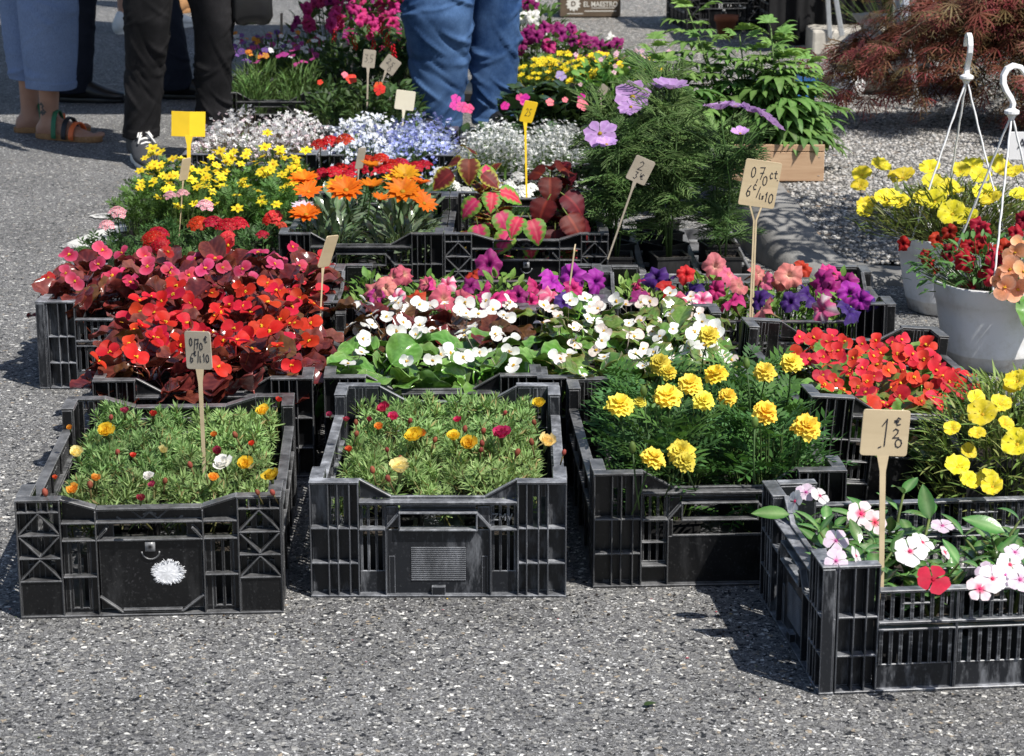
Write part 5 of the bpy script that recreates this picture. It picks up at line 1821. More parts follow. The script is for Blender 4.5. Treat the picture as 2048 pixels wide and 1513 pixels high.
# ------------------------------------------------------------------ price tags
GLY = {'0': [[(.5, 1), (.2, .85), (.08, .5), (.2, .12), (.5, 0), (.8, .15), (.92, .5), (.8, .85), (.5, 1)]], '1': [[(.3, .75), (.6, 1), (.55, 0)]], '2': [[(.1, .8), (.4, 1), (.8, .85), (.75, .55), (.1, 0), (.95, .05)]],
       '3': [[(.1, .95), (.75, .9), (.4, .55), (.8, .35), (.5, .02), (.1, .1)]], '5': [[(.85, 1), (.25, .95), (.2, .55), (.7, .5), (.75, .15), (.2, 0)]], '6': [[(.75, 1), (.3, .65), (.1, .25), (.4, 0), (.8, .15), (.75, .45), (.4, .5), (.15, .3)]],
       '7': [[(.1, .95), (.85, 1), (.4, 0)], [(.25, .5), (.8, .55)]], ',': [[(.5, .15), (.3, -.2)]], '/': [[(.75, 1.1), (.3, -.1)]], 'c': [[(.85, .8), (.45, 1), (.1, .5), (.4, 0), (.9, .15)]], 't': [[(.4, 1.3), (.4, .1), (.8, 0)], [(.0, .9), (.85, .9)]],
       '.': [[(.4, .05), (.55, .0)]], 'e': [[(.85, .85), (.5, 1), (.15, .5), (.45, 0), (.85, .12)], [(0, .6), (.6, .62)], [(0, .4), (.55, .42)]], 's': [[(.85, .9), (.3, .85), (.3, .6), (.75, .4), (.6, .05), (.1, .1)]], 'l': [[(.4, 1.3), (.3, .2), (.6, 0)]]}


def writing(items, w, h, y):
    a = Acc()
    for ch, x, zz, sx, sz in items:
        for st in GLY[ch]:
            P = [Vector(((x + u * sx - .5) * w, y, (zz + v * sz - .5) * h)) for u, v in st]
            for p, q in zip(P[:-1], P[1:]):
                e = (q - p).normalized() * .0006
                a.add(c_bar(p - e, q + e, .0004 + .017 * w, .0006, (0, 1, 0)))
    return a


def ray_y(px, py, Y):
    p0, p1 = Vector((0, 0, CAM_H)), at(px, py, 0)
    t = Y / p1.y
    return p0.lerp(p1, t)


def tag(label, base, card, dy, cw, ch, yaw, mk, items=(), double=False, tilt=None, ms=None, bend=0.0, sw=.007, lean=0.0, name='price_tag'):
    B = at(*base)
    Cc = ray_y(card[0], card[1], B.y + dy)
    t = thing(name, label, 'price tag', B, 0, 'price tags stuck in the plants')
    up = (Cc - B).normalized()
    rt = (Cc - B).length
    roll = math.atan2(up.x, up.z) if tilt is None else tilt
    R3 = Matrix.Rotation(yaw, 4, 'Z') @ Matrix.Rotation(lean, 4, 'X')
    Mc = Matrix.Translation(Cc - B) @ Matrix.Rotation(roll, 4, 'Y') @ R3
    a = Acc()
    r = .004
    if bend:
        for s in (-1, 1):
            a.add(c_box(0, cw / 2, -.0012, .0012, -ch / 2, ch / 2), Matrix.Diagonal((s, 1, 1, 1)) @ Matrix.Rotation(bend, 4, 'Z'))
    else:
        poly = []
        for sx, sz, a0 in ((1, 1, 0), (-1, 1, PI / 2), (-1, -1, PI), (1, -1, 1.5 * PI)):
            for k in range(3):
                an = a0 + k * PI / 4
                poly.append((sx * (cw / 2 - r) + r * math.cos(an), sz * (ch / 2 - r) + r * math.sin(an)))
        a.add(c_prism(poly, -.0013, .0013))
    kid(t, 'card', bevelled(a.mesh('card', M[mk], False), .0004), Mc)
    s = Acc()
    bot = Mc @ Vector((0, 0, -ch / 2))
    # widening neck and stake
    dn = (Vector((0, 0, -.06)) - bot).normalized()
    side = (Mc.to_3x3() @ Vector((1, 0, 0)))
    if double:
        nk = bot + dn * .03
        for q in (-1, 1):
            s.add(c_bar(bot + side * q * .012, nk + side * q * .002, .0035, .0026, (0, 1, 0)))
            s.add(c_bar(nk + side * q * .0024, Vector((0, 0, -.06)) + side * q * .0024, .0036, .003, (0, 1, 0)))
    else:
        nk = bot + dn * .022
        V = []
        for pp, ww in ((bot - dn * .004, sw * 2.1), (nk, sw), (Vector((0, 0, -.06)), sw * .75)):
            for q in (-.5, .5):
                for e in (-.0014, .0014):
                    V.append(tuple(pp + side * q * ww + Vector((0, e, 0))))
        Q = []
        for k in range(2):
            o_ = k * 4
            Q += [(o_, o_ + 4, o_ + 6, o_ + 2), (o_ + 1, o_ + 3, o_ + 7, o_ + 5), (o_, o_ + 1, o_ + 5, o_ + 4), (o_ + 2, o_ + 6, o_ + 7, o_ + 3)]
        Q += [(0, 2, 3, 1), (8, 9, 11, 10)]
        s.add((np.array(V), Z3, np.array(Q), colv(len(V), (1, 1, 1))))
    kid(t, 'stake', s.mesh('stake', M[ms or mk], False))
    if items:
        kid(t, 'writing', writing(items, cw, ch, -.0017).mesh('writing', M['ink'], False), Mc)
    return t


W070 = [('0', .20, .62, .13, .22), (',', .36, .56, .1, .2), ('7', .42, .60, .16, .26), ('0', .55, .48, .13, .2), ('c', .72, .64, .09, .13), ('t', .84, .66, .09, .12), ('.', .92, .62, .06, .1),
        ('6', .16, .20, .14, .24), ('c', .33, .36, .09, .12), ('/', .42, .22, .14, .2), ('l', .53, .18, .06, .09), ('s', .60, .18, .07, .08), ('1', .68, .14, .1, .2), ('0', .80, .12, .13, .2)]
W070b = [('0', .18, .62, .12, .2), ('/', .32, .54, .12, .24), ('7', .42, .56, .14, .24), ('0', .56, .52, .13, .18), ('e', .76, .72, .12, .16), ('6', .16, .18, .14, .24), ('e', .32, .36, .1, .12), ('/', .44, .22, .1, .24), ('l', .54, .2, .07, .12), ('1', .66, .22, .1, .2), ('0', .78, .2, .13, .2)]
W120 = [('1', .34, .22, .3, .58), ('/', .36, .18, .1, .02), ('e', .68, .68, .14, .16), ('2', .66, .40, .14, .2), ('0', .72, .20, .16, .18)]
tag('shade-toned handwritten tag reading 0,70 in the front left moss roses', (408, 912, .2), (397, 701), .02, .044, .062, -.28, 'cardgrey', W070b, ms='card', sw=.0072)
tag('handwritten tag 0,70 on a double stake in the kerbside petunias', (1503, 604, .19), (1520, 368), .03, .078, .098, .12, 'card', W070, double=True, tilt=.16)
tag('handwritten tag reading 1,20 in the periwinkles', (1766, 1130, .18), (1770, 866), .02, .066, .066, .05, 'card', W120, tilt=.05, sw=.0085)
tag('pale tag seen almost edge-on among the red begonias', (638, 604, .23), (656, 503), .02, .050, .068, 1.15, 'card', tilt=.32)
tag('thin tag seen edge-on at the edge of the central petunias', (1133, 645, .22), (1145, 530), .02, .05, .075, 1.5, 'card', tilt=.12)
tag('grey tag with a scribbled price leaning in the cosmos', (1216, 470, .2), (1281, 341), .0, .055, .062, .35, 'cardgrey', [('2', .3, .5, .25, .35), (',', .55, .4, .1, .2), ('8', .3, .1, .2, .3) if '8' in GLY else ('3', .3, .12, .2, .3), ('e', .6, .2, .2, .2)], tilt=.45, sw=.0055)
tag('bent blank yellow plastic tag above the bidens', (376, 345, .2), (378, 249), .02, .10, .07, .25, 'yellow', bend=.34, tilt=.06, lean=-.1, sw=.011)
tag('pale wooden tag seen edge-on in the bidens', (355, 452, .12), (370, 339), .02, .05, .06, 1.25, 'card', tilt=.2, sw=.006)
tag('yellow plastic tag on a tall yellow stake by the coleus', (1054, 390, .12), (1057, 224), .03, .052, .062, .75, 'yellow', [('2', .25, .3, .2, .35), ('5', .5, .3, .2, .35)], tilt=.3, sw=.009)
tag('cream plastic tag with no writing in the lobelia', (802, 255, .2), (810, 201), .01, .062, .062, .1, 'cream', tilt=.14, sw=.006)
tag('small pale tag seen edge-on among the gazanias', (713, 372, .2), (721, 317), .02, .04, .058, 1.1, 'cardgrey', tilt=.2, sw=.006)
tag('wooden tag reading 3,5 in the shade behind the lobelia', (733, 215, .18), (738, 118), .02, .044, .062, .15, 'cardgrey', [('3', .15, .3, .3, .45), (',', .45, .3, .1, .2), ('5', .55, .3, .3, .45)], tilt=.12, sw=.006)
tag('grey tag turned cornerwise with a scribbled price behind the lobelia', (738, 215, .18), (781, 130), .02, .056, .056, .05, 'cardgrey', [('2', .2, .45, .2, .35), (',', .42, .4, .1, .15), ('5', .5, .4, .2, .32), ('0', .5, .1, .2, .25)], tilt=.65, sw=.005)
tag('narrow wooden tag in the red salvias', (696, 130, .2), (691, 95), .02, .028, .055, .9, 'cardgrey', tilt=-.2, sw=.005)
tag('thin wooden tag at the back of the pansies', (562, 90, .22), (563, 48), .02, .012, .09, .6, 'cardgrey', tilt=.03, sw=.005)
tag('small grey tag in the pale green plant left of the cosmos', (1205, 200, .3), (1207, 180), .01, .03, .03, .1, 'cardgrey', tilt=.7, sw=.004)

# ------------------------------------------------------------------ wooden crate with palmate-leaved plants
wc = thing('wooden_crate', 'small pale wooden crate standing on the pavement under the leafy plants', 'crate', (0.788, 6.60, .117), -.02)
WL, WD, WH = .27, .34, .112
for (x0, x1, y0, y1, z0, z1) in [(-WL / 2, WL / 2, -WD / 2, -WD / 2 + .009, .004, .090), (-WL / 2, WL / 2, -WD / 2, -WD / 2 + .009, .0925, .112), (-WL / 2, WL / 2, WD / 2 - .009, WD / 2, .004, .1), (-WL / 2, -WL / 2 + .008, -WD / 2 + .0095, WD / 2 - .0095, .006, .1), (WL / 2 - .008, WL / 2, -WD / 2 + .0095, WD / 2 - .0095, .006, .1), (-WL / 2 + .0085, WL / 2 - .0085, -WD / 2 + .01, WD / 2 - .01, 0, .006)]:
    kid(wc, 'board', bevelled(boxes([(x0, x1, y0, y1, z0, z1)]).mesh('board', M['wood'], False), .0012))
nl = Acc()
for x in (-.12, .12):
    for z in (.02, .075):
        nl.add(c_box(x - .003, x + .003, -WD / 2 - .0012, -WD / 2 + .001, z, z + .0012))
kid(wc, 'staple', nl.mesh('staple', M['metal'], False))


def palmate(seed, L, c, n=7):
    g = random.Random(seed)
    a = Acc()
    for i in range(n):
        az = (i - (n - 1) / 2) * .52
        l_ = L * (1 - .10 * abs(i - (n - 1) / 2)) * g.uniform(.9, 1.05)
        a.add(c_leaf(l_, l_ * .30, 6, 2, 'lance', fold=.25, curl=g.uniform(.8, 1.9), a0=.35, col=two(lerp(c, (.35, .45, .2), .25), c, 1.0), seed=i), Matrix.Rotation(-az, 4, 'Z'))
    a.add(c_tube([(0, 0, 0), (0, -L * .35, .01), (0, -L * .7, 0)], .0012, 4, (0.14, .22, .07)))
    return a


PALM = []
for i in range(5):
    PALM.append(palmate(i, .088, ((0.10, .22, .045), (.12, .26, .055), (.08, .185, .04), (.105, .23, .06), (.16, .31, .07))[i]).mesh('leaf', M['leaf']))
tops = [(1385, 60, 0), (1395, 120, 0), (1520, 15, 1), (1470, 60, 1), (1445, 130, 0), (1590, 60, 2), (1640, 75, 2), (1660, 150, 2), (1560, 100, 1), (1690, 190, 2)]
for k, (bx, by, hgt, ntl) in enumerate(((-.09, -.05, .38, 24), (-.03, .05, .48, 28), (.04, -.03, .43, 27), (.09, .06, .38, 24))):
    t = thing('palmate_plant', ('leafy plant with fingered leaves, far left stem in wooden crate', 'tallest leafy plant with fingered leaves in wooden crate', 'leafy plant with fingered leaves, right of the tallest, in wooden crate', 'leafy plant with drooping fingered leaves at the crate\'s right end')[k],
              'plant', (0.788 + bx, 6.60 + by, .125), 0, 'fingered-leaf plants in the wooden crate')
    pot_on(t, .9)
    st = Acc()
    for b in range(5):
        lx, ly = (k - 1.5) * .075 - .10 + rnd.uniform(-.095, .085) - (.05 if k == 0 else 0), rnd.uniform(-.06, .06)
        hb = hgt * (1.0, .85, .7, .8, .6)[b]
        P = [Vector((0, 0, .05)), Vector((lx * .6, ly * .6, hb * .5)), Vector((lx, ly, hb))]
        st.add(c_tube(P, [.0045, .0035, .002], 6, (0.16, .25, .08)))
        m_ = int(ntl * (1.0, .85, .7, .8, .6)[b] * 1.05)
        for q in range(m_):
            f = (q + .5) / m_
            f = .26 + .74 * f
            p = P[0].lerp(P[1], f * 2) if f < .5 else P[1].lerp(P[2], f * 2 - 1)
            d = pol(q * 2.4 + rnd.uniform(-.3, .3), .15 - .5 * (1 - f) + (.5 if f > .92 else 0))
            sc = (1.15 - .55 * max(0, f - .6) / .4) * rnd.uniform(.8, 1.15)
            off = d * .06 * sc * rnd.uniform(.7, 1.3)
            kid(t, 'leaf', PALM[rnd.randrange(5) if f < .8 else 4], aim(p + off, d, (0, 0, 1), sc))
    kid(t, 'stem', st.mesh('stem', M['leaf']))


# ------------------------------------------------------------------ white hanging pots
def hanging_pot(label, p, yaw, hook_yaw, rh=.135, H=.19, hook_h=.52, lean=(0, 0)):
    t = thing('hanging_pot', label, 'flower pot', p, yaw, 'white hanging pots')
    k = 40

    def ring(r, z):
        th = np.arange(k) * 2 * PI / k
        q = 1 + .018 * np.cos(8 * th)
        return np.stack([r * q * np.cos(th), r * q * np.sin(th), np.full(k, z)], -1)
    a = Acc()
    prof = [(rh * .70, 0), (rh * .74, .004), (rh * .80, H * .17), (rh * .812, H * .175), (rh * .812, H * .19), (rh * .92, H * .60), (rh * .965, H * .78), (rh * .985, H * .785), (rh, H * .97), (rh * 1.02, H), (rh * .985, H * 1.0), (rh * .95, H * .9), (rh * .9, H * .86)]
    a.add(c_loft([ring(r, z) for r, z in prof], caps=True))
    kid(t, 'body', a.mesh('body', M['potwhite']))
    a = Acc()
    a.add(c_disc(24, [.5, 1.0], lambda th: rh * .92, lambda r, th: H * .9 + 0 * r + 0 * th, lambda r, th: (1 + 0 * r, 1 + 0 * r, 1 + 0 * r)))
    kid(t, 'soil', a.mesh('soil', M['soil']))
    hz = hook_h
    top = Vector((lean[0], lean[1], hz))
    for q in range(3):
        az = hook_yaw + q * 2 * PI / 3
        s = Acc()
        e = Vector((math.cos(az) * rh * .97, math.sin(az) * rh * .97, H - .005))
        P = [e.lerp(top, f) for f in np.linspace(0, 1, 26)]
        b0 = c_tube(P, .0024, 4)
        s.add(c_tube([p_ + Vector((.0006 * math.cos(i * 1.6), .0006 * math.sin(i * 1.6), 0)) for i, p_ in enumerate(P)], [.0026 if i % 2 else .0021 for i in range(len(P))], 6))
        kid(t, 'hanger_strand', s.mesh('hanger_strand', M['white']))
    h = Acc()
    h.add(c_loft([np.array([(top.x + r * math.cos(x), top.y + r * math.sin(x), top.z + z) for x in np.arange(14) * 2 * PI / 14]) for r, z in ((.006, -.012), (.010, -.004), (.0165, 0), (.0165, .007), (.010, .010), (.008, .012))]))
    # flat hook in the plane given by hook_yaw
    cs, sn = math.cos(hook_yaw), math.sin(hook_yaw)
    pth = [(0, .010), (.002, .022), (-.004, .034), (-.016, .050), (-.024, .066), (-.025, .082), (-.017, .097), (-.002, .104), (.014, .100), (.024, .088), (.030, .074)]
    wid = [.010, .011, .0115, .0125, .013, .013, .013, .0125, .0115, .009, .003]
    rings = []
    for i, ((u, z), w) in enumerate(zip(pth, wid)):
        d = Vector((pth[min(i + 1, len(pth) - 1)][0] - pth[max(i - 1, 0)][0], 0, pth[min(i + 1, len(pth) - 1)][1] - pth[max(i - 1, 0)][1])).normalized()
        nx, nz = d.z, -d.x
        r_ = []
        for a_, b_ in ((-.5, -.5), (.5, -.5), (.5, .5), (-.5, .5)):
            uu, zz, vv = u + nx * w * a_ * .9, z + nz * w * a_ * .9, b_ * .012
            r_.append((top.x + uu * cs - vv * sn, top.y + uu * sn + vv * cs, top.z + zz))
        rings.append(np.array(r_))
    h.add(c_loft(rings))
    kid(t, 'hook', bevelled(h.mesh('hook', M['white'], False), .0015, 2))
    return t


p1 = Vector((1.075, 5.27, 0))
p2 = Vector((1.066, 4.735, 0))
hanging_pot('white hanging pot under yellow cup flowers, farther one', p1, 0, PI / 2 + .0, hook_h=.565, lean=(.012, 0))
hanging_pot('white hanging pot under dark red flowers, nearer one', p2, 0, .25, hook_h=.555, lean=(.012, 0))

# yellow cup flowers: thin leaves
yl = [lance_leaf(.040, .0058, c, i, 3, .3, 'needle') for i, c in enumerate(((0.14, .22, .05), (.19, .27, .07), (.11, .19, .045), (.23, .25, .08)))]


def yellow_mesh(seed, R_, h, n=210, base=.0):
    return mound(seed, n, R_, h, yl, base=base, droop=.5, up=.6, tint=(.7, 1.3), stemc=(.15, .19, .06), flat=.6, inner=.05, stem_r=.0009)


YF1 = yellow_mesh(500, .20, .135, 1300).mesh('foliage', M['leaf'])
t = thing('yellow_cup_plant', 'wide plant of yellow cup flowers in the farther white pot', 'plant', p1 + Vector((0, 0, .165)), 0, 'yellow cup-flowered plants')
kid(t, 'foliage', YF1, Matrix.Diagonal((1.15, .95, 1, 1)), kind='stuff')
for px, py, h, sc in [(1725, 352, .27, .9), (1760, 335, .30, .95), (1805, 358, .30, 1.15), (1860, 340, .31, .95), (1865, 372, .30, 1.05), (1895, 380, .29, 1.0), (1775, 402, .27, 1.1), (1800, 408, .27, .9), (1735, 412, .25, .85), (1730, 425, .24, .7), (1870, 405, .28, 1.1), (1845, 402, .27, .9), (1905, 430, .27, 1.15), (1920, 345, .31, .9),
                      (1945, 335, .31, 1.0), (1970, 390, .29, 1.0), (1985, 405, .28, 1.0), (2000, 340, .31, 1.0), (2030, 350, .31, 1.0), (1960, 355, .31, .9), (2040, 395, .28, .9), (1935, 440, .25, 1.0), (1720, 375, .25, .8), (1920, 385, .29, .6), (1990, 325, .32, .9)]:
    put([t], at(px, py, h), rnd.choice(CUP), (rnd.uniform(-.5, .3), rnd.uniform(-.9, -.1), 1), sc=sc * 1.0)

# dark red small-flowered plant and peach begonia in the nearer pot
cl = [lance_leaf(.028, .0095, c, i, 4) for i, c in enumerate(((0.055, .145, .035), (.08, .18, .05), (.065, .16, .045)))]
t = thing('trailing_red_plant', 'trailing plant with dark red trumpet flowers in the nearer white pot', 'plant', p2 + Vector((-.02, 0, .165)), 0)
kid(t, 'foliage', mound(520, 430, .165, .115, cl, base=.0, droop=.9, up=.6, tint=(.7, 1.35), flat=.7, inner=.05).mesh('foliage', M['leaf']), kind='stuff')
for px, py, h, sc in [(1960, 448, .29, 1.3), (1965, 465, .28, 1.1), (1898, 463, .27, 1.1), (1875, 478, .25, 1.1), (1805, 488, .24, 1.0), (1900, 505, .24, 1.2), (1932, 522, .24, 1.5), (1940, 490, .26, 1.1), (1965, 492, .26, 1.2), (1957, 497, .26, .9), (1995, 522, .25, 1.6), (2010, 498, .27, 1.4), (1850, 510, .22, .9), (1858, 525, .21, .9), (1988, 555, .22, 1.4),
                      (1975, 548, .22, 1.2), (1935, 578, .17, 1.1), (1988, 606, .15, 1.1), (2045, 440, .29, 1.2), (2030, 465, .28, 1.1), (1875, 546, .19, .7), (1915, 490, .25, .9), (2020, 540, .24, 1.2)]:
    put([t], at(px, py, h), rnd.choice(PT['dark']), (rnd.uniform(-.7, .3), -1, rnd.uniform(.1, .9)), sc=sc)
t2 = thing('peach_begonia', 'ruffled peach begonia hanging over the nearer white pot', 'plant', p2 + Vector((.05, -.07, .165)), 0)
kid(t2, 'leaf', BL_GREEN[1], aim((.0, -.05, .02), (.0, -1, -.8), (0, 0, 1), 1.5))
kid(t2, 'leaf', BL_GREEN[2], aim((.03, -.03, .05), (.9, -.5, .2), (0, 0, 1), 1.3))
for px, py, h, sc in [(2030, 505, .27, 1.0), (2020, 540, .25, 1.1), (2010, 575, .22, 1.0), (2035, 580, .21, 1.1), (2045, 545, .25, 1.0), (2040, 490, .28, .8), (2000, 555, .23, .8)]:
    put([t2], at(px, py, h), rnd.choice(BF_PEACH), (rnd.uniform(-.6, .2), -1, rnd.uniform(.0, .7)), sc=sc)

# third yellow plant in a black pot behind the periwinkles, right edge
p3 = Vector((0.84, 3.56, 0))
t = thing('yellow_cup_plant', 'yellow cup-flowered plant in a black pot, right edge behind the periwinkles', 'plant', p3, 0, 'yellow cup-flowered plants')
pot_on(t, 2.1)
kid(t, 'foliage', yellow_mesh(540, .155, .275, 1300, .03).mesh('foliage', M['leaf']), kind='stuff')
for px, py, h, sc in [(2035, 765, .29, 1.1), (2025, 775, .28, .8), (1965, 830, .27, 1.2), (2035, 890, .25, 1.25), (1915, 935, .21, 1.0), (1935, 905, .22, .7), (1975, 960, .18, .9), (1945, 965, .18, .7), (1955, 870, .25, .7), (2045, 840, .27, .9), (1985, 985, .17, 1.1), (1930, 975, .17, .7), (2020, 950, .2, .8)][:9] + [(1985, 975, .19, .9), (1935, 960, .19, .7), (1950, 800, .28, .8), (2000, 810, .28, .9), (1905, 860, .25, .7), (2010, 850, .27, .7)]:
    put([t], at(px, py, h), rnd.choice(CUP), (rnd.uniform(-.5, .3), rnd.uniform(-1, -.2), .8), sc=sc * .66)

# ------------------------------------------------------------------ background plants at the back of the display
impl = [lance_leaf(.045, .019, c, i, 4, .6, 'ovate') for i, c in enumerate(((0.035, .085, .028), (.05, .11, .035), (.045, .10, .03)))]
darkl = [c_leaf(.075, .055, 6, 4, 'heart', fold=.15, curl=.9, a0=.3, col=two((.045, .085, .03), (.03, .062, .022)), seed=i) for i in range(3)]
bigp = [lance_leaf(.04, .02, c, i, 4, .5, 'ovate') for i, c in enumerate(((.07, .15, .035), (.09, .18, .045), (.06, .13, .03)))]
grassl = [lance_leaf(.07, .006, c, i, 4, .7) for i, c in enumerate(((.07, .14, .035), (.09, .17, .045)))]
IMP = [mound(560 + i, 120, .10, .27, impl, base=.06, up=.4, tint=(.7, 1.25)).mesh('foliage', M['leaf']) for i in range(2)]
DRK = [mound(570 + i, 75, .11, .24, darkl, base=.06, up=.35, tint=(.7, 1.25)).mesh('foliage', M['leafg']) for i in range(2)]
BIG = [mound(580 + i, 190, .16, .36, bigp, base=.05, up=.5, tint=(.7, 1.25)).mesh('foliage', M['leaf']) for i in range(2)]
GRS = [mound(590 + i, 130, .085, .235, grassl + sl, base=.07, up=.7, tint=(.65, 1.25)).mesh('foliage', M['leaf']) for i in range(2)]
IMPF = {k: [star_flower(5, .018, .017, c, c2, (.3, .02, .08), .0015, 'spoon', .08, seed=i, stem=.02, nn=4, mm=2, fold=.05).mesh('flower', M['petal']) for i in range(2)] for k, c, c2 in (('pink', (.80, .05, .25), (.85, .12, .35)), ('red', (.75, .05, .03), (.8, .1, .05)), ('mag', (.62, .02, .30), (.7, .05, .38)), ('lilac', (.45, .32, .66), (.55, .42, .75)), ('rose', (.80, .14, .20), (.84, .25, .3)))}
PAN = {k: [star_flower(5, .013, .014, c, c2, (.6, .4, .05), .0015, 'spoon', .05, seed=i, stem=.04, nn=3, mm=2).mesh('flower', M['petal']) for i in range(2)] for k, c, c2 in (('white', (.82, .82, .84), (.86, .86, .87)), ('mag', (.4, .04, .25), (.5, .08, .3)), ('yel', (.75, .42, .03), (.5, .06, .05)), ('pur', (.14, .06, .25), (.2, .1, .34)))}


def spotted(name, label, group, pos, foli, fsc, flowers, pot=1.0, kind='pansy'):
    t = thing(name, label, 'plant', pos, rnd.uniform(0, 6), group)
    pot_on(t, pot)
    kid(t, 'foliage', rnd.choice(foli), Matrix.Scale(fsc, 4), kind='stuff')
    return t


ppl = []
for cr, lb, sc_ in ((cPA, 'nearer shaded crate', 1.0), (cPB2, 'farther shaded crate', 1.1)):
    for p, w, i, j in spots_in(cr, 2, 4, .36, .56):
        ppl.append(spotted('pansy', f'pansy in the {lb}, {w}', 'pansies in the shaded crates', p, GRS, sc_, ()))
g = random.Random(5)
for k in range(120):
    px = g.uniform(462, 650)
    u = (px - 462) / 190
    py = g.uniform(48, 118)
    if u > .45 and py > 78:
        key = 'white' if py < 105 and g.random() < .8 else 'mag'
    else:
        key = g.choice(['yel', 'mag', 'pur', 'mag', 'white'])
    p = at(px, py, .27)
    p.z += g.uniform(-.03, .02)
    if p.y > 9.15:
        p.y = g.uniform(8.6, 9.15)
    put(ppl, p, g.choice(PAN[key]), (g.uniform(-.4, .4), g.uniform(-1, 0), .8), sc=g.uniform(.8, 1.2))

rows = []
bgp = []
g = random.Random(9)
# low impatiens behind the lobelia and the jeans, two trays
for lab, cx, cy, w_, d_, nx, ny, fol, nm, gp, tl in (('black plant tray of impatiens in the shade behind the lobelia', -.52, 7.72, .34, .36, 3, 2, IMP, 'impatiens', 'shaded impatiens behind the lobelia', 'dark leafy impatiens'),
                                                     ('black plant tray of dark heart-leaved plants right of the jeans', .20, 7.78, .40, .42, 3, 2, DRK, 'dark_leaved_plant', 'dark heart-leaved plants right of the jeans', 'plant with dark heart-shaped leaves'),
                                                     ('black plant tray of low impatiens behind the tiny white flowers', .05, 7.16, .54, .22, 5, 1, DRK, 'impatiens', 'low impatiens behind the white flowers', 'low pink-flowered impatiens')):
    grp = []
    for p, w, i, j in tray(lab, cx, cy, w_, d_, nx, ny, 'pot'):
        grp.append(spotted(nm, f'{tl}, {w}' + {-.52: ', behind the lobelia', .20: ', by the jeans', .05: ', narrow tray'}[cx], gp, p, fol, .9 if cx != .05 else .66, ()))
    bgp.append(grp)
for px, py, h, k, sc in [(703, 158, .27, 'red', 1.1), (760, 180, .25, 'red', 1.2), (757, 172, .26, 'red', .9), (690, 150, .28, 'rose', .7), (640, 165, .25, 'red', .6)]:
    put(bgp[0], at(px, py, h), g.choice(IMPF[k]), (g.uniform(-.4, .4), -.8, .6), sc=sc)
for px, py, h, k, sc in [(1122, 152, .27, 'lilac', 1.1), (1100, 205, .23, 'rose', .8), (1165, 210, .22, 'rose', 1.2), (1163, 195, .24, 'mag', .8), (1050, 198, .24, 'mag', 1.0), (1040, 195, .24, 'pink', .8), (1130, 200, .22, 'rose', .6)]:
    put(bgp[1], at(px, py, h), g.choice(IMPF[k]), (g.uniform(-.4, .4), -.8, .6), sc=sc)
for px, py, h, k, sc in [(925, 215, .2, 'pink', 1.25), (912, 198, .22, 'mag', 1.0), (938, 218, .2, 'pink', 1.0), (908, 212, .2, 'mag', .9), (1050, 205, .2, 'pink', 1.0), (1010, 212, .2, 'mag', .9)]:
    put(bgp[2], at(px, py, h), g.choice(IMPF[k]), (g.uniform(-.4, .4), -.8, .6), sc=sc)

# red salvias, magenta petunias left of the jeans
sal = Acc()
for i in range(16):
    sal.add(c_blob(.0055, .0055, .011, 5, 3, (.62, .02, .012)), aim((.006 * math.cos(i * 2.4), .006 * math.sin(i * 2.4), .006 * i), pol(i * 2.4, .5)) @ Matrix.Translation((0, .008, 0)))
SALV = sal.mesh('flower_spike', M['petal'])
spl = []
for k, (x, y) in enumerate(((-.62, 8.45), (-.48, 8.5), (-.36, 8.55), (-.56, 8.85), (-.40, 8.9))):
    spl.append(spotted('salvia', ('far left of the front pair', 'centre of the front row', 'right of the front row, beside the jeans', 'left of the back pair', 'right of the back pair')[k] and f'dark green salvia with red spikes, {("front left", "front centre", "front right beside the jeans", "back left", "back right")[k]}', 'red salvias left of the jeans', Vector((x, y, .0)), IMP, 1.25, ()))
for px, py, h in [(668, 85, .33), (740, 75, .33), (745, 110, .3), (760, 70, .34), (790, 120, .3), (680, 60, .34), (775, 95, .32), (712, 100, .3)]:
    p = at(px, py, h)
    put(spl, Vector((p.x, min(p.y, 9.0), p.z)), SALV, (g.uniform(-.2, .2), 0, 1), sc=.55, name='flower_spike')


def petunia_bush(label, pos, R_, h, fl, group):
    t = thing('petunia_bush', label, 'plant', pos, 0, group)
    pot_on(t, 2.0)
    kid(t, 'foliage', BIG[g.randrange(2)], Matrix.Diagonal((R_ / .16, R_ / .16, h / .36, 1)), kind='stuff')
    for k, n in fl:
        for q in range(n):
            az, u = g.uniform(0, 6.3), math.sqrt(g.random())
            if math.sin(az) > .3:
                az = -az
            z = h * (.42 + .6 * math.sqrt(max(0, 1 - u * u))) + g.uniform(-.05, .02)
            kid(t, 'flower', g.choice(PT[k]), frame((math.cos(az) * u * R_, math.sin(az) * u * R_, z), (math.cos(az) * u + g.uniform(-.4, .4), math.sin(az) * u - .7, .5), g.uniform(0, 6), g.uniform(.8, 1.15)))
    return t


petunia_bush('bushy magenta petunia behind the shaded salvias, left one', Vector((-.73, 9.3, 0)), .21, .46, [('hot', 42), ('magenta', 8)], 'magenta petunia bushes left of the jeans')
petunia_bush('bushy magenta petunia behind the shaded salvias, right one beside the jeans', Vector((-.42, 9.4, 0)), .22, .46, [('hot', 42), ('magenta', 10)], 'magenta petunia bushes left of the jeans')
petunia_bush('bushy purple petunia behind the shaded salvias, farthest', Vector((-.62, 10.1, 0)), .2, .42, [('magenta', 14), ('hot', 16)], 'magenta petunia bushes left of the jeans')
petunia_bush('bushy white petunia right of the jeans', Vector((.06, 9.25, 0)), .2, .42, [('white', 16), ('magenta', 4)], 'petunia bushes right of the jeans')
petunia_bush('bushy magenta petunia right of the jeans with large open flowers', Vector((.16, 8.95, 0)), .19, .33, [('magenta', 15), ('hot', 3)], 'petunia bushes right of the jeans')
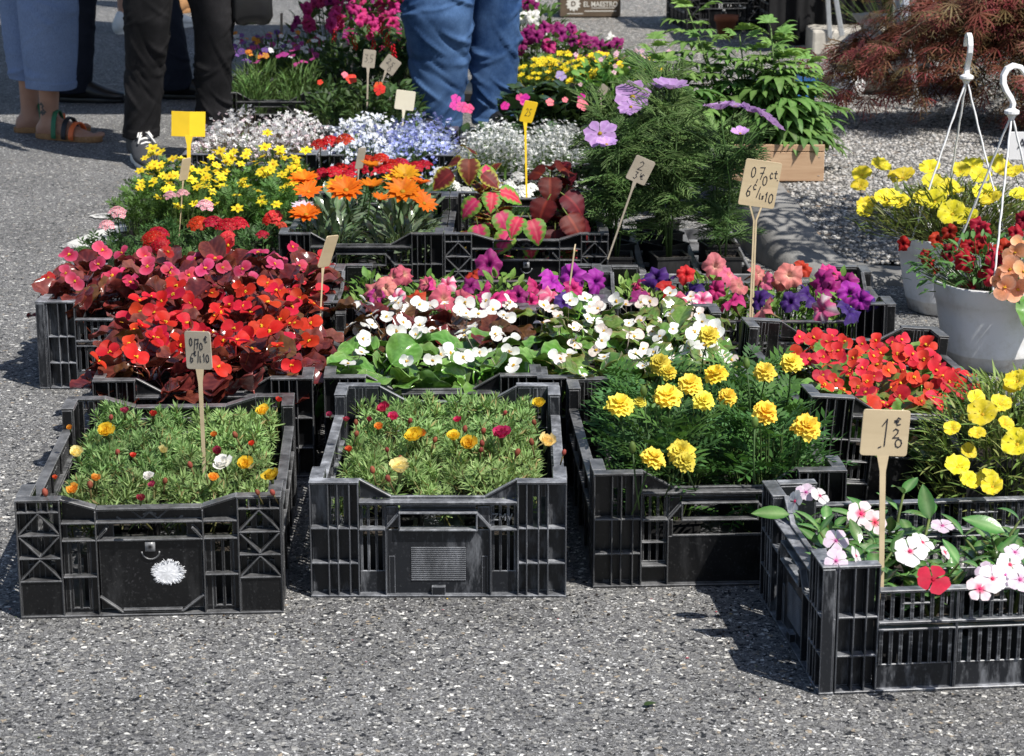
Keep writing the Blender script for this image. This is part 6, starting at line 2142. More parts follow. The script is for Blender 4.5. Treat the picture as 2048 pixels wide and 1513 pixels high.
petunia_bush('bushy magenta and white petunia at the right end of the heap', Vector((.33, 9.1, 0)), .18, .27, [('magenta', 12), ('hot', 7), ('white', 3)], 'petunia bushes right of the jeans')
# yellow daisies
YB = [mound(610 + i, 140, .13, .27, bl, base=.05, up=.5, tint=(.7, 1.25)).mesh('foliage', M['leaf']) for i in range(2)]
ypl = []
for k, (x, y, s) in enumerate(((.12, 8.36, .95), (.27, 8.32, 1.0), (.40, 8.22, .95), (.34, 8.52, 1.0), (.20, 8.56, 1.0), (.48, 8.4, .8))):
    t = spotted('yellow_daisy', f'mound of tiny yellow daisies, {("front left by the jeans", "front centre", "front right", "back right", "back centre", "far right end")[k]}', 'yellow daisies right of the jeans', Vector((x, y, 0)), YB, s, ())
    ypl.append(t)
BIDs = BID
for k in range(280):
    t = g.choice(ypl)
    az, u = g.uniform(0, 6.3), math.sqrt(g.random())
    s = t.location
    z = .27 * (.5 + .5 * math.sqrt(max(0, 1 - u * u))) * .98
    put([t], Vector((s.x + math.cos(az) * u * .13, s.y + math.sin(az) * u * .13, z)), g.choice(BID), (math.cos(az) * u * .6, -.5, 1), sc=g.uniform(.7, 1.0))

# ------------------------------------------------------------------ right background: maple, stand, boxes
mp_l = []


def maple_leaf(seed, c):
    g = random.Random(seed)
    a = Acc()
    for i in range(7):
        az = (i - 3) * .42
        L = .08 * (1 - .09 * abs(i - 3))
        cc = lerp(c, (.3, .3, .12), g.random() * .25)
        d = Vector((math.sin(az), math.cos(az), 0))
        a.add(c_leaf(L, .0048, 3, 1, 'lance', curl=.7, a0=.1, col=cc), Matrix.Rotation(-az, 4, 'Z'))
        for q in (.45, .7):
            for s in (-1, 1):
                a.add(c_leaf(L * .3, .0035, 2, 1, 'needle', curl=.3, col=cc), Matrix.Rotation(-az, 4, 'Z') @ Matrix.Translation((0, L * q, -.006 * q * 3)) @ Matrix.Rotation(s * .6, 4, 'Z'))
    return a.comp()


MAPC = [maple_leaf(i, c) for i, c in enumerate(((.13, .022, .024), (.19, .028, .038), (.09, .026, .02), (.12, .075, .035), (.23, .04, .055)))]
mt = thing('japanese_maple', 'drooping red-brown laceleaf maple in a dark tub, right background', 'tree', (1.93, 7.55, .12), 0)
a = Acc()
a.add(c_loft([np.array([(r * math.cos(x), r * math.sin(x), z) for x in np.arange(28) * 2 * PI / 28]) for r, z in ((.15, 0), (.19, .27), (.205, .275), (.205, .30), (.185, .30), (.17, .26))]))
kid(mt, 'pot', a.mesh('pot', M['pot']))
g = random.Random(33)
tr, fo = Acc(), Acc()
tr.add(c_tube([(0, 0, .2), (.02, .02, .36), (-.02, 0, .55)], [.03, .024, .018], 8))
for b in range(40):
    az = g.uniform(0, 2 * PI) if b < 34 else g.uniform(-2.2, -1.2)
    if b < 19:
        az = PI + g.uniform(-.9, .6)
    ln = g.uniform(.35, .95) if b < 19 else g.uniform(.3, .6)
    z0 = g.uniform(.26, .52)
    P = []
    for f in np.linspace(0, 1, 8):
        P.append(Vector((math.cos(az) * ln * f, math.sin(az) * ln * f * .8, z0 + .14 * math.sin(f * 2.2) - (.22 + .16 * g.random()) * f * f)))
    tr.add(c_tube(P, [.009, .007, .0055, .0045, .0035, .0025, .002, .0012], 5))
    for k in range(60):
        f = g.uniform(.12, 1) ** .8
        i0 = min(6, int(f * 7))
        p = P[i0].lerp(P[i0 + 1], f * 7 - i0) + Vector((g.gauss(0, .04), g.gauss(0, .04), g.gauss(0, .025)))
        d = Vector((math.cos(az) + g.uniform(-.9, .9), math.sin(az) + g.uniform(-.9, .9), g.uniform(-1.4, .1)))
        fo.add(g.choice(MAPC), aim(p, d, (g.uniform(-.5, .5), g.uniform(-.5, .5), 1), g.uniform(.8, 1.3)), g.uniform(.7, 1.4))
kid(mt, 'trunk', tr.mesh('trunk', M['bark']))
kid(mt, 'crown', fo.mesh('crown', M['leaf']), kind='stuff')
# second, darker shrub behind the maple
t = thing('dark_shrub', 'dark dense shrub behind the maple at the right edge', 'shrub', (2.08, 8.15, .1), 0)
dk = [lance_leaf(.05, .016, c, i, 3, .6) for i, c in enumerate(((.03, .05, .02), (.05, .035, .02), (.04, .06, .025)))]
kid(t, 'foliage', mound(700, 1100, .46, .62, dk, base=.05, up=.1, tint=(.6, 1.3), inner=.3).mesh('foliage', M['leaf']), kind='stuff')
# shiny orange-red wrapping among the maple
t = thing('red_wrapping', 'crumpled shiny orange-red wrapping seen through the maple', 'wrapping', (1.86, 8.35, .40), 0)
kid(t, 'sheet', c_blob and (lambda a: (a.add(c_blob(.065, .05, .08, 22, 14, (1, 1, 1), .28, 4)), a.mesh('sheet', M['redfruit'], False))[1])(Acc()))

# galvanised folding stand
t = thing('metal_stand', 'galvanised tubular stand with slanting legs behind the maple', 'stand', (1.45, 8.3, .12), 0)


def pole(t, p0, p1, w=.022):
    b = Acc()
    b.add(c_bar(p0, p1, w, w, (0, 1, .2)))
    kid(t, 'leg', bevelled(b.mesh('leg', M['metal'], False), .003, 2))


l0, l1 = ray_y(1838, 243, 7.98), ray_y(1798, -120, 8.15)
pole(t, l0 - t.location, l1 - t.location)
pole(t, ray_y(1805, 215, 8.6) - t.location, ray_y(1790, -80, 8.6) - t.location, .02)
pole(t, ray_y(1800, 22, 8.25) - t.location, ray_y(1850, -60, 8.25) - t.location, .016)
pole(t, ray_y(1660, 78, 10.7) - t.location, ray_y(1652, -60, 10.7) - t.location, .022)
pole(t, ray_y(1684, 72, 10.3) - t.location, ray_y(1662, -60, 10.3) - t.location, .022)
b = Acc()
b.add(c_box(.05, .75, -.25, .6, .80, .83))
b.add(c_box(-.0, .8, -.3, .65, .83, .845))
kid(t, 'top', b.mesh('top', M['metal'], False))

# wrapped root balls
for k, (px, py, r, lab) in enumerate(((1745, 190, .14, 'large root ball wrapped in cloudy plastic behind the maple'), (1705, 205, .06, 'small white plastic bag beside the leafy plants'), (1800, 185, .12, 'brown root ball wrapped in plastic right of the stand leg'))):
    p = at(px, py, .12)
    t = thing('wrapped_root_ball', lab, 'plant bag', (p.x, p.y + .12, .12), k, 'wrapped root balls')
    a = Acc()
    a.add(c_blob(r, r, r * .9, 18, 12, (1, 1, 1), .12, k + 3), Matrix.Translation((0, 0, r * .78)))
    a.add(c_loft([np.array([(q * r * math.cos(x) * (1 + .2 * math.sin(5 * x + k)), q * r * math.sin(x) * (1 + .2 * math.sin(5 * x)), z * r) for x in np.arange(18) * 2 * PI / 18]) for q, z in ((.55, 1.4), (.2, 1.7), (.45, 2.1))], caps=False))
    kid(t, 'wrapping', a.mesh('wrapping', M['wrap' if k != 1 else 'white'], True))

# pale stone slab and brown mossy mass behind
t = thing('stone_slab', 'pale low stone trough in the sun behind the maple', 'trough', (1.80, 10.9, .005), 0)
kid(t, 'body', bevelled(boxes([(-.35, .5, -.2, .25, 0, .13)]).mesh('body', M['slab'], False), .015, 2))
t = thing('brown_shrub', 'dry brown mossy plant in the stone trough', 'shrub', (1.88, 10.95, .13), 0)
kid(t, 'foliage', mound(720, 500, .4, .3, [lance_leaf(.05, .014, (.09, .07, .03), 1, 3), lance_leaf(.05, .012, (.06, .06, .025), 2, 3)], base=.0, up=.2, tint=(.6, 1.4), inner=.1).mesh('foliage', M['leaf']), kind='stuff')

# white card with letter A
p = ray_y(2040, 312, 6.85)
t = thing('letter_sign', 'white card with a black A at the right edge', 'sign', (p.x + .02, 6.85, .117), -.1)
kid(t, 'card', bevelled(boxes([(-.055, .055, -.003, .003, 0, .088)]).mesh('card', M['white'], False), .001))
kid(t, 'lettering', text_mesh('A', .045, M['ink'], .0008), Matrix.Translation((-.015, -.0042, .05)) @ Matrix.Rotation(PI / 2, 4, 'X'))
t = thing('plant_tub', 'dark plastic tub behind the white letter card', 'flower pot', (1.80, 7.05, .12), 0)
a = Acc()
a.add(c_loft([np.array([(r * math.cos(x), r * math.sin(x), z) for x in np.arange(24) * 2 * PI / 24]) for r, z in ((.10, 0), (.125, .16), (.135, .165), (.135, .185), (.12, .185), (.11, .15))]))
kid(t, 'body', a.mesh('body', M['pot']))
kid(t, 'soil', (lambda a: (a.add(c_disc(20, [.5, 1], lambda th: .112, lambda r, th: .155 + 0 * r + 0 * th, lambda r, th: (1 + 0 * r, 1 + 0 * r, 1 + 0 * r))), a.mesh('soil', M['soil']))[1])(Acc()))

# printed fruit box in the distance
t = thing('printed_box', 'dark fruit box printed EL MAESTRO in the background', 'box', (.475, 12.7, .008), .03)
for bx in ((-.20, .145, -.009, 0, .004, .16), (-.20, .145, .29, .299, .004, .16), (-.20, -.191, .0005, .2895, .004, .16), (.136, .145, .0005, .2895, .004, .16), (-.19, .135, .001, .289, 0, .004)):
    kid(t, 'board', boxes([bx]).mesh('board', M['card_box'], False))
kid(t, 'lettering', text_mesh('EL MAESTRO', .040, M['print'], .0006, off=.0006), Matrix.Translation((.03, -.0105, .072)) @ Matrix.Rotation(PI / 2, 4, 'X') @ Matrix.Diagonal((.86, 1, 1, 1)))
a = Acc()
th = np.arange(48)
a.add(c_disc(48, [.62, .8, 1.0], lambda t_: np.where((np.round(t_ / (2 * PI / 48)).astype(int) % 4) < 2, .042, .034), lambda r, t_: 0 * r + 0 * t_, lambda r, t_: (1 + 0 * r, 1 + 0 * r, 1 + 0 * r)))
kid(t, 'emblem', a.mesh('emblem', M['print']), Matrix.Translation((-.125, -.0098, .075)) @ Matrix.Rotation(PI / 2, 4, 'X'))
kid(t, 'lettering', text_mesh('D', .038, M['card_box'], .0006, off=.001), Matrix.Translation((-.125, -.0108, .075)) @ Matrix.Rotation(PI / 2, 4, 'X'))
kid(t, 'printed_lines', boxes([(-.06, .12, -.0103, -.0095, .032, .037), (-.02, .11, -.0103, -.0095, .050, .0535), (-.16, -.07, -.0103, -.0095, .018, .022)]).mesh('printed_lines', M['print'], False))

# stacked crates, black cloth, small things in the distance
for k in range(3):
    crate(('lowest', 'middle', 'topmost')[k] + ' crate of the black stack behind the leafy plants', 1.10, 12.2, .12, 'X', 'crate', z=.004 + k * .193, group='stacked crates in the background')
for k in range(2):
    crate(('lower', 'upper')[k] + ' crate of the second stack, farther right in the background', 1.56, 12.0, .05, 'G', 'crate_clean', z=.004 + k * .193, group='stacked crates in the background')
t = thing('black_cloth', 'black cloth hanging over a table behind the leafy plants', 'cloth', (1.62, 10.9, .005), 0)
xs = np.linspace(-.36, .25, 60)
rings = [np.stack([xs, .02 * np.sin(xs * 40) + .012 * np.sin(xs * 93), np.full(60, z)], -1) + np.array([0, (.05 - z * .02), 0]) for z in np.linspace(.03, .75, 8)]
a = Acc()
a.add(c_loft(rings, caps=False, closed=False))
a.add(c_box(-.36, .25, .03, .6, .75, .78))
o = kid(t, 'sheet', a.mesh('sheet', M['blackcloth']))
sm = o.modifiers.new('thick', 'SOLIDIFY')
sm.thickness = .004
p = at(1455, 62, .1)
t = thing('terracotta_pot', 'small terracotta pot in front of the stacked crates', 'flower pot', (1.12, 11.6, .006), 0)
a = Acc()
a.add(c_loft([np.array([(r * math.cos(x), r * math.sin(x), z) for x in np.arange(20) * 2 * PI / 20]) for r, z in ((.04, 0), (.055, .085), (.062, .085), (.064, .115), (.055, .115), (.05, .09))]))
kid(t, 'body', a.mesh('body', M['terracotta']))
t = thing('blue_basket', 'bright blue plastic basket behind the leafy plants', 'basket', (1.12, 8.4, .117), .1)
t.scale = (.6, .6, .75)
kid(t, 'body', bevelled(boxes([(-.09, .09, -.09, -.084, 0, .12), (-.09, .09, .084, .09, 0, .12), (-.09, -.084, -.0835, .0835, 0, .12), (.084, .09, -.0835, .0835, 0, .12), (-.083, .083, -.083, .083, 0, .005)]).mesh('body', M['blue'], False), .002))

# added shrub, unseen beyond the right edge; its loose crown dapples the kerb
t = thing('added_bush', 'added loose small-leaved bush in a tall tub, unseen beyond the right edge', 'shrub', (1.75, 5.55, 0), 0)
a = Acc()
a.add(c_loft([np.array([(r * math.cos(x), r * math.sin(x), z) for x in np.arange(24) * 2 * PI / 24]) for r, z in ((.13, 0), (.16, .34), (.17, .345), (.17, .37), (.15, .37))]))
kid(t, 'pot', a.mesh('pot', M['terracotta']))
a = Acc()
g = random.Random(61)
ol = [lance_leaf(.06, .016, (.07, .11, .05), 1, 3), lance_leaf(.05, .014, (.09, .13, .07), 2, 3)]
lf = Acc()
for b in range(26):
    az, r_ = g.uniform(0, 6.3), .32 * math.sqrt(g.random())
    e = Vector((-.32 + math.cos(az) * r_, -.14 + math.sin(az) * r_, g.uniform(.95, 1.3)))
    P = [Vector((0, 0, .35)), Vector((e.x * .25, e.y * .25, .8)), e]
    a.add(c_tube(P, [.012, .008, .003], 5))
    for k in range(40):
        f = g.uniform(.35, 1)
        p = P[1].lerp(P[2], f) + Vector((g.gauss(0, .05), g.gauss(0, .05), g.gauss(0, .05)))
        lf.add(g.choice(ol), aim(p, pol(g.uniform(0, 6.3), g.uniform(-.4, .8)), (0, 0, 1), g.uniform(.8, 1.2)))
kid(t, 'trunk', a.mesh('trunk', M['bark']))
kid(t, 'crown', lf.mesh('crown', M['leaf']), kind='stuff')

# added parasol, unseen overhead, placed to shade the road behind; mast behind the jeans
t = thing('added_parasol', 'added square beige cantilever parasol, unseen overhead, its mast behind the blue jeans', 'parasol', (-.27, 9.25, 0), 0)
a = Acc()
a.add(c_tube([(0, 0, 0), (0, 0, 2.95)], .024, 12))
kid(t, 'mast', a.mesh('mast', M['metal']))
a = Acc()
a.add(c_tube([(0, 0, 2.6), (-.25, .05, 2.98), (-.62, .1, 3.0), (-.62, .1, 2.86)], .02, 8))
kid(t, 'arm', a.mesh('arm', M['metal']))
kid(t, 'base', bevelled(boxes([(-.2, .2, -.2, .2, 0, .05)]).mesh('base', M['pot'], False), .01))
a = Acc()
q, r_ = 1.22, 1.75
V = [(-q, -r_, 2.45), (q, -r_, 2.45), (q, r_, 2.45), (-q, r_, 2.45), (0, 0, 2.85), (-q, -r_, 2.25), (q, -r_, 2.25), (q, r_, 2.25), (-q, r_, 2.25)]
a.add((np.array(V) + np.array([-.62, .1, 0]), np.array([(0, 1, 4), (1, 2, 4), (2, 3, 4), (3, 0, 4)]), np.array([(5, 6, 1, 0), (6, 7, 2, 1), (7, 8, 3, 2), (8, 5, 0, 3)]), colv(9, (1, 1, 1))))
kid(t, 'canopy', a.mesh('canopy', M['canopy'], False))
for sx, sy in ((1, 1), (-1, 1), (-1, -1), (1, -1)):
    b = Acc()
    b.add(c_bar((-.62, .1, 2.80), (-.62 + sx * q * .98, .1 + sy * r_ * .98, 2.42), .02, .015))
    kid(t, 'rib', b.mesh('rib', M['metal'], False))


# ------------------------------------------------------------------ people (the picture shows them from the knees down)
def ell(cx, cy, z, rx, ry, k=20, yaw=0.0):
    th = np.arange(k) * 2 * PI / k
    x, y = rx * np.cos(th), ry * np.sin(th)
    return np.stack([cx + x * math.cos(yaw) - y * math.sin(yaw), cy + x * math.sin(yaw) + y * math.cos(yaw), np.full(k, z)], -1)


def remesh(acc, name, m, vox=.009):
    me = acc.mesh('tmp', m)
    o = bpy.data.objects.new('tmp', me)
    COL.objects.link(o)
    r = o.modifiers.new('r', 'REMESH')
    r.mode = 'VOXEL'
    r.voxel_size = vox
    s = o.modifiers.new('s', 'SMOOTH')
    s.factor = .5
    s.iterations = 4
    dg = bpy.context.evaluated_depsgraph_get()
    dg.update()
    new = bpy.data.meshes.new_from_object(o.evaluated_get(dg))
    bpy.data.objects.remove(o)
    new.materials.clear()
    new.materials.append(m)
    new.polygons.foreach_set('use_smooth', np.full(len(new.polygons), True))
    new.name = name
    return new


def foot_rings(o, yaw, L, wsc=1.0, hsc=1.0, up=0.0, prof=None):
    """cross sections from heel to toe; local x forward"""
    prof = prof or [(-.02, .022, .05, .028), (0, .031, .075, .036), (.05, .034, .098, .05), (.095, .036, .075, .038), (.15, .043, .052, .026), (.19, .046, .038, .019), (.225, .040, .028, .014), (.25, .026, .02, .010)]
    s = L / .27
    out = []
    for x, w, h, cz in prof:
        k = 16
        th = np.arange(k) * 2 * PI / k
        yy = w * wsc * np.cos(th) * s
        zz = np.maximum(0.0, (cz * hsc) + (h * hsc - cz * hsc) * np.where(np.sin(th) > 0, np.sin(th), np.sin(th) * cz / max(1e-4, (h - cz)))) + up
        px = np.full(k, x * s)
        out.append(np.stack([o[0] + px * math.cos(yaw) - yy * math.sin(yaw), o[1] + px * math.sin(yaw) + yy * math.cos(yaw), zz], -1))
    return out


def interp(keys, n):
    """keys (z, cx, cy, rx, ry) -> n smooth rows"""
    K = np.array(keys, float)
    t = np.linspace(0, 1, len(K))
    tt = np.linspace(0, 1, n)
    sm = []
    for c in range(K.shape[1]):
        v = np.interp(tt, t, K[:, c])
        w = np.convolve(np.pad(v, 2, mode='edge'), np.ones(5) / 5, 'valid')
        w[0], w[-1] = v[0], v[-1]
        sm.append(w)
    return np.stack(sm, 1)


def trouser_leg(keys, seed, amp, zf, n=150, k=64, yaw=0.0):
    """cloth tube with creases: zf(z) says how creased it is at a height"""
    g = random.Random(seed)
    rows = interp(keys, n)
    th = np.arange(k) * 2 * PI / k
    # creases: short slanting ridges that run part of the way round
    folds = [(g.uniform(rows[0][0], rows[-1][0] if rows[-1][0] < .7 else .62), g.uniform(0, 2 * PI), g.uniform(-.11, .11), g.uniform(.005, .012), g.uniform(.3, .9), g.uniform(.5, 1.2) * g.choice((1, 1, -.7))) for _ in range(54)]
    rings = []
    for z, cx, cy, rx, ry in rows:
        d = np.zeros(k)
        for fz, fa, sl, wd, sp, am in folds:
            da = (th - fa + PI) % (2 * PI) - PI
            zz = (z - fz - sl * da - .02 * da * da) / wd
            d += am * np.exp(-zz * zz) * np.exp(-(da / sp) ** 2)
        d = d * amp * zf(z) + amp * .5 * np.sin(3 * th + z * 6 + seed)
        d += .0022 if z < rows[0][0] + .028 else 0
        x, y = (rx + d) * np.cos(th), (ry + d) * np.sin(th)
        rings.append(np.stack([cx + x * math.cos(yaw) - y * math.sin(yaw), cy + x * math.sin(yaw) + y * math.cos(yaw), np.full(k, z) + .004 * np.sin(2 * th + seed)], -1))
    # turned-in hem
    lo = rings[0].copy()
    c0 = lo.mean(0)
    inner = c0 + (lo - c0) * np.array([.9, .9, 1]) + np.array([0, 0, .012])
    b = Acc()
    b.add(c_loft([inner] + rings, caps=False))
    for j in (0, k // 2):                                   # side seams
        b.add(c_tube([rg_.mean(0) + (rg_[j] - rg_.mean(0)) * 1.01 for rg_ in rings[::3]], .0018, 5))
    return b.comp()


def person(label, feet, hem, legs, mtr, shoe, shirt=None, hair_c=None, amp=.006, facing=0.0, zf=lambda z: 1.0, H=1.68, hand=None):
    """feet: two (x, y, yaw) of the heels; legs: key rows of each trouser leg from hem to hip"""
    hx, hy = (feet[0][0] + feet[1][0]) / 2, (feet[0][1] + feet[1][1]) / 2
    t = thing('person', label, 'person', (hx, hy, 0), 0)
    T = Matrix.Translation((-hx, -hy, 0))
    hz = .52 * H
    body = Acc()
    fx, fy = math.cos(facing), math.sin(facing)
    sxv, syv = -fy, fx
    for s, (f, lg) in enumerate(zip(feet, legs)):
        body.add(c_loft(foot_rings((f[0], f[1]), f[2], .26)))
        ax, ay = f[0] + math.cos(f[2]) * .035, f[1] + math.sin(f[2]) * .035
        kx, ky = lg[-3][1], lg[-3][2]
        tx, ty = lg[-1][1], lg[-1][2]
        rings = [ell(ax, ay, .045, .036, .036), ell(ax, ay, .10, .034, .036), ell(ax * .8 + kx * .2, ay * .8 + ky * .2, .18, .038, .041), ell(ax * .5 + kx * .5, ay * .5 + ky * .5, .32, .044, .046), ell(kx, ky, .47, .048, .050), ell((kx + tx) / 2, (ky + ty) / 2, .66, .062, .066), ell(tx, ty, hz, .082, .088)]
        body.add(c_loft(rings))
        for q in range(5):                                  # toes
            r_ = (.0125, .0095, .009, .0085, .008)[q]
            side = (1 if s == 0 else -1) * (.028 - .0145 * q)
            d = .215 + (.022, .024, .018, .008, -.006)[q]
            body.add(c_blob(r_ * 1.9, r_, r_, 8, 6), Matrix.Translation((f[0] + math.cos(f[2]) * d - math.sin(f[2]) * side, f[1] + math.sin(f[2]) * d + math.cos(f[2]) * side, r_ + .012)) @ Matrix.Rotation(f[2], 4, 'Z'))
    ya = facing - PI / 2
    tor = [(hz - .08, .15, .10), (hz + .05, .165, .115), (hz + .18, .14, .10), (hz + .34, .165, .115), (hz + .48, .175, .11), (hz + .56, .12, .08), (hz + .60, .055, .055), (hz + .68, .05, .052)]
    body.add(c_loft([ell(hx, hy, z, a_, b_, 24, facing + PI / 2) for z, a_, b_ in tor]))
    hd = Vector((hx + fx * .02, hy + fy * .02, hz + .76))
    body.add(c_blob(.078, .095, .115, 16, 12), Matrix.Translation(hd) @ Matrix.Rotation(facing - PI / 2, 4, 'Z'))
    F = Matrix.Translation(hd) @ Matrix.Rotation(facing - PI / 2, 4, 'Z')
    body.add(c_blob(.012, .02, .022, 8, 6), F @ Matrix.Translation((0, .098, -.015)))
    body.add(c_blob(.03, .02, .012, 8, 6), F @ Matrix.Translation((0, .080, -.055)))
    for q in (-1, 1):
        body.add(c_blob(.010, .018, .028, 8, 6), F @ Matrix.Translation((q * .078, 0, -.01)))
        sh = Vector((hx + sxv * .19 * q, hy + syv * .19 * q, hz + .47))
        el = sh + Vector((sxv * .05 * q - fx * .02, syv * .05 * q - fy * .02, -.29))
        wr = el + Vector((fx * .08, fy * .08, -.24))
        if hand and q == hand[0]:
            el = sh.lerp(Vector(hand[1]), .5) + Vector((sxv * .05 * q, syv * .05 * q, 0))
            wr = Vector(hand[1])
        body.add(c_tube([sh - Vector((sxv * .06 * q, syv * .06 * q, 0)), sh, sh.lerp(el, .5), el, el.lerp(wr, .5), wr], [.05, .052, .046, .038, .034, .026], 12))
        dn = (wr - el).normalized()
        body.add(c_blob(.018, .04, .045, 8, 6), Matrix.Translation(wr + dn * .045))
        for q2 in range(4):
            b_ = wr + dn * .075 + Vector((fx, fy, 0)) * (.024 - .016 * q2)
            body.add(c_tube([b_, b_ + dn * .035 + Vector((fx, fy, 0)) * .004, b_ + dn * (.06 - .006 * abs(q2 - 1)) - Vector((sxv, syv, 0)) * q * .012], [.009, .0085, .006], 6))
        b_ = wr + dn * .03 + Vector((fx, fy, 0)) * .034
        body.add(c_tube([wr + dn * .02 + Vector((fx, fy, 0)) * .02, b_, b_ + dn * .035], [.011, .0095, .007], 6))
    kid(t, 'body', remesh(body, 'body', M['skin'], .0075), T)
    a = Acc()
    a.add(c_blob(.088, .102, .11, 18, 12, (1, 1, 1), .05, 3), Matrix.Translation(hd + Vector((-fx * .018, -fy * .018, .025))) @ Matrix.Rotation(facing - PI / 2, 4, 'Z'))
    kid(t, 'hair', a.mesh('hair', M['hair']), T)
    for q in (-1, 1):
        a = Acc()
        a.add(c_blob(.011, .006, .007, 8, 6), F @ Matrix.Translation((q * .03, .088, .005)))
        kid(t, 'eye', a.mesh('eye', M['ink']), T)
    if mtr:
        a = Acc()
        for s, lg in enumerate(legs):
            a.add(trouser_leg(lg, 3 + s * 7 + int(hx * 10) % 5, amp, zf))
        a.add(c_loft([ell(hx, hy, z, a_, b_, 30, facing + PI / 2) for z, a_, b_ in ((hz - .14, .13, .10), (hz - .08, .178, .128), (hz + .05, .185, .132), (hz + .14, .165, .118))]))
        kid(t, 'trousers', a.mesh('trousers', M[mtr]), T)
    if shirt:
        a = Acc()
        a.add(c_loft([ell(hx, hy, z, a_ + .018, b_ + .018, 30, facing + PI / 2) for z, a_, b_ in [(hz + .02, .172, .12)] + tor[2:6]]))
        for q in (-1, 1):
            sh = Vector((hx + sxv * .15 * q, hy + syv * .15 * q, hz + .485))
            e = Vector((hx + sxv * .235 * q, hy + syv * .235 * q, hz + .24))
            a.add(c_tube([sh, sh.lerp(e, .3) + Vector((sxv * .02 * q, syv * .02 * q, 0)), e], [.07, .068, .062], 14))
        kid(t, 'shirt', a.mesh('shirt', M[shirt]), T)
    for s, f in enumerate(feet):
        Mf = Matrix.Translation((f[0] - hx, f[1] - hy, 0)) @ Matrix.Rotation(f[2], 4, 'Z')
        shoe(t, Mf, s)
    return t


def sole_shape(L, w, z0, z1, grow=0.0, k=40):
    """foot outline from heel to toe, local x forward"""
    th = np.arange(k) * 2 * PI / k
    x = np.cos(th)
    y = np.sin(th)
    X = -.028 + (x + 1) / 2 * L
    wx = w * (.78 + .26 * ((x + 1) / 2) ** .8 - .12 * np.exp(-((x + .1) / .3) ** 2))
    Y = np.sign(y) * np.abs(y) ** .75 * wx
    r0 = np.stack([X, Y, np.full(k, z0)], -1)
    c0 = np.array([-.028 + L / 2, 0, 0])
    out = [r0]
    r1 = r0.copy()
    r1[:, 2] = z1
    r1[:, :2] = c0[:2] + (r0[:, :2] - c0[:2]) * (1 + grow)
    return r0, r1


def sneaker(mu, msole, laces=True, sole_h=.028):
    def f(t, Mf, s):
        a = Acc()
        r0, r1 = sole_shape(.292, .047, 0.0, sole_h, .02)
        mid = r0 * np.array([1.03, 1.06, 1])
        mid[:, 2] = sole_h * .5
        a.add(c_loft([r0, mid, r1]))
        sh = kid(t, 'shoe', (lambda q: (q.add(c_loft(foot_rings((0, 0), 0, .278, 1.13, 1.12, .006, [(-.03, .024, .062, .034), (-.012, .034, .085, .04), (.0, .036, .105, .05), (.05, .038, .108, .05), (.095, .040, .086, .042), (.15, .045, .062, .030), (.19, .046, .048, .024), (.225, .041, .038, .02), (.256, .026, .030, .016)]))), q.mesh('shoe', M[mu]))[1])(Acc()), Mf)
        kid(sh, 'sole', bevelled(a.mesh('sole', M[msole]), .002, 2))
        if laces:
            b = Acc()
            for i in range(5):
                x = .082 + i * .021
                z = .108 - i * .0115
                b.add(c_tube([(x, -.030, z - .016), (x + .003, -.015, z + .0025), (x, 0, z + .006), (x - .003, .015, z + .0025), (x, .030, z - .016)], .0036, 6))
            kn = Vector((.10, 0, .108))
            for sgn in (-1, 1):
                b.add(c_tube([kn, kn + Vector((.012, sgn * .016, .004)), kn + Vector((.032, sgn * .026, -.012)), kn + Vector((.026, sgn * .016, -.016)), kn], .003, 6))
                b.add(c_tube([kn, kn + Vector((.022, sgn * .012, .0)), kn + Vector((.06, sgn * .030, -.030))], .0028, 6))
            kid(sh, 'laces', b.mesh('laces', M['rubber']))
    return f


def sandal(t, Mf, s):
    a = Acc()
    r0, r1 = sole_shape(.285, .046, 0, .022, .01)
    a.add(c_loft([r0, r1]))
    sd_ = kid(t, 'sandal', bevelled(a.mesh('sandal', M['cork']), .003, 2), Mf)
    for x0, x1, h, mk in ((.055, .085, .098, 'strap_green'), (.118, .128, .073, 'strap_black'), (.150, .160, .055, 'strap_orange')):
        b = Acc()
        rr = []
        for th in np.linspace(-.12 * PI, 1.12 * PI, 18):
            y, z = .051 * math.cos(th), .012 + h * .93 * max(0, math.sin(th)) + (.0 if math.sin(th) > 0 else -.004)
            x = x0 + (x1 - x0) * (1 - math.cos(th)) / 2
            rr.append(np.array([(x - .010, y, z), (x + .010, y, z), (x + .010, y * 1.08, z + .006), (x - .010, y * 1.08, z + .006)]))
        b.add(c_loft(rr))
        kid(sd_, 'strap', bevelled(b.mesh('strap', M[mk]), .002, 2))


def lk(ankle, knee, hip, hem_z, r_hem, r_calf, r_knee, r_top=.10, calf=.3):
    """rows for a trouser leg: (z, cx, cy, rx, ry)"""
    A, Kn, Hp = Vector(ankle), Vector(knee), Vector(hip)
    rows = []
    for z, r in ((hem_z, r_hem), (calf * .62 + hem_z * .38, (r_hem + r_calf) / 2), (calf, r_calf), (Kn.z, r_knee), (Kn.z + .15, (r_knee + r_top) / 2), (Hp.z, r_top)):
        if z <= Kn.z:
            f = (z - A.z) / (Kn.z - A.z)
            p = A.lerp(Kn, f)
        else:
            f = (z - Kn.z) / (Hp.z - Kn.z)
            p = Kn.lerp(Hp, f)
        rows.append((z, p.x, p.y, r, r * 1.03))
    return rows


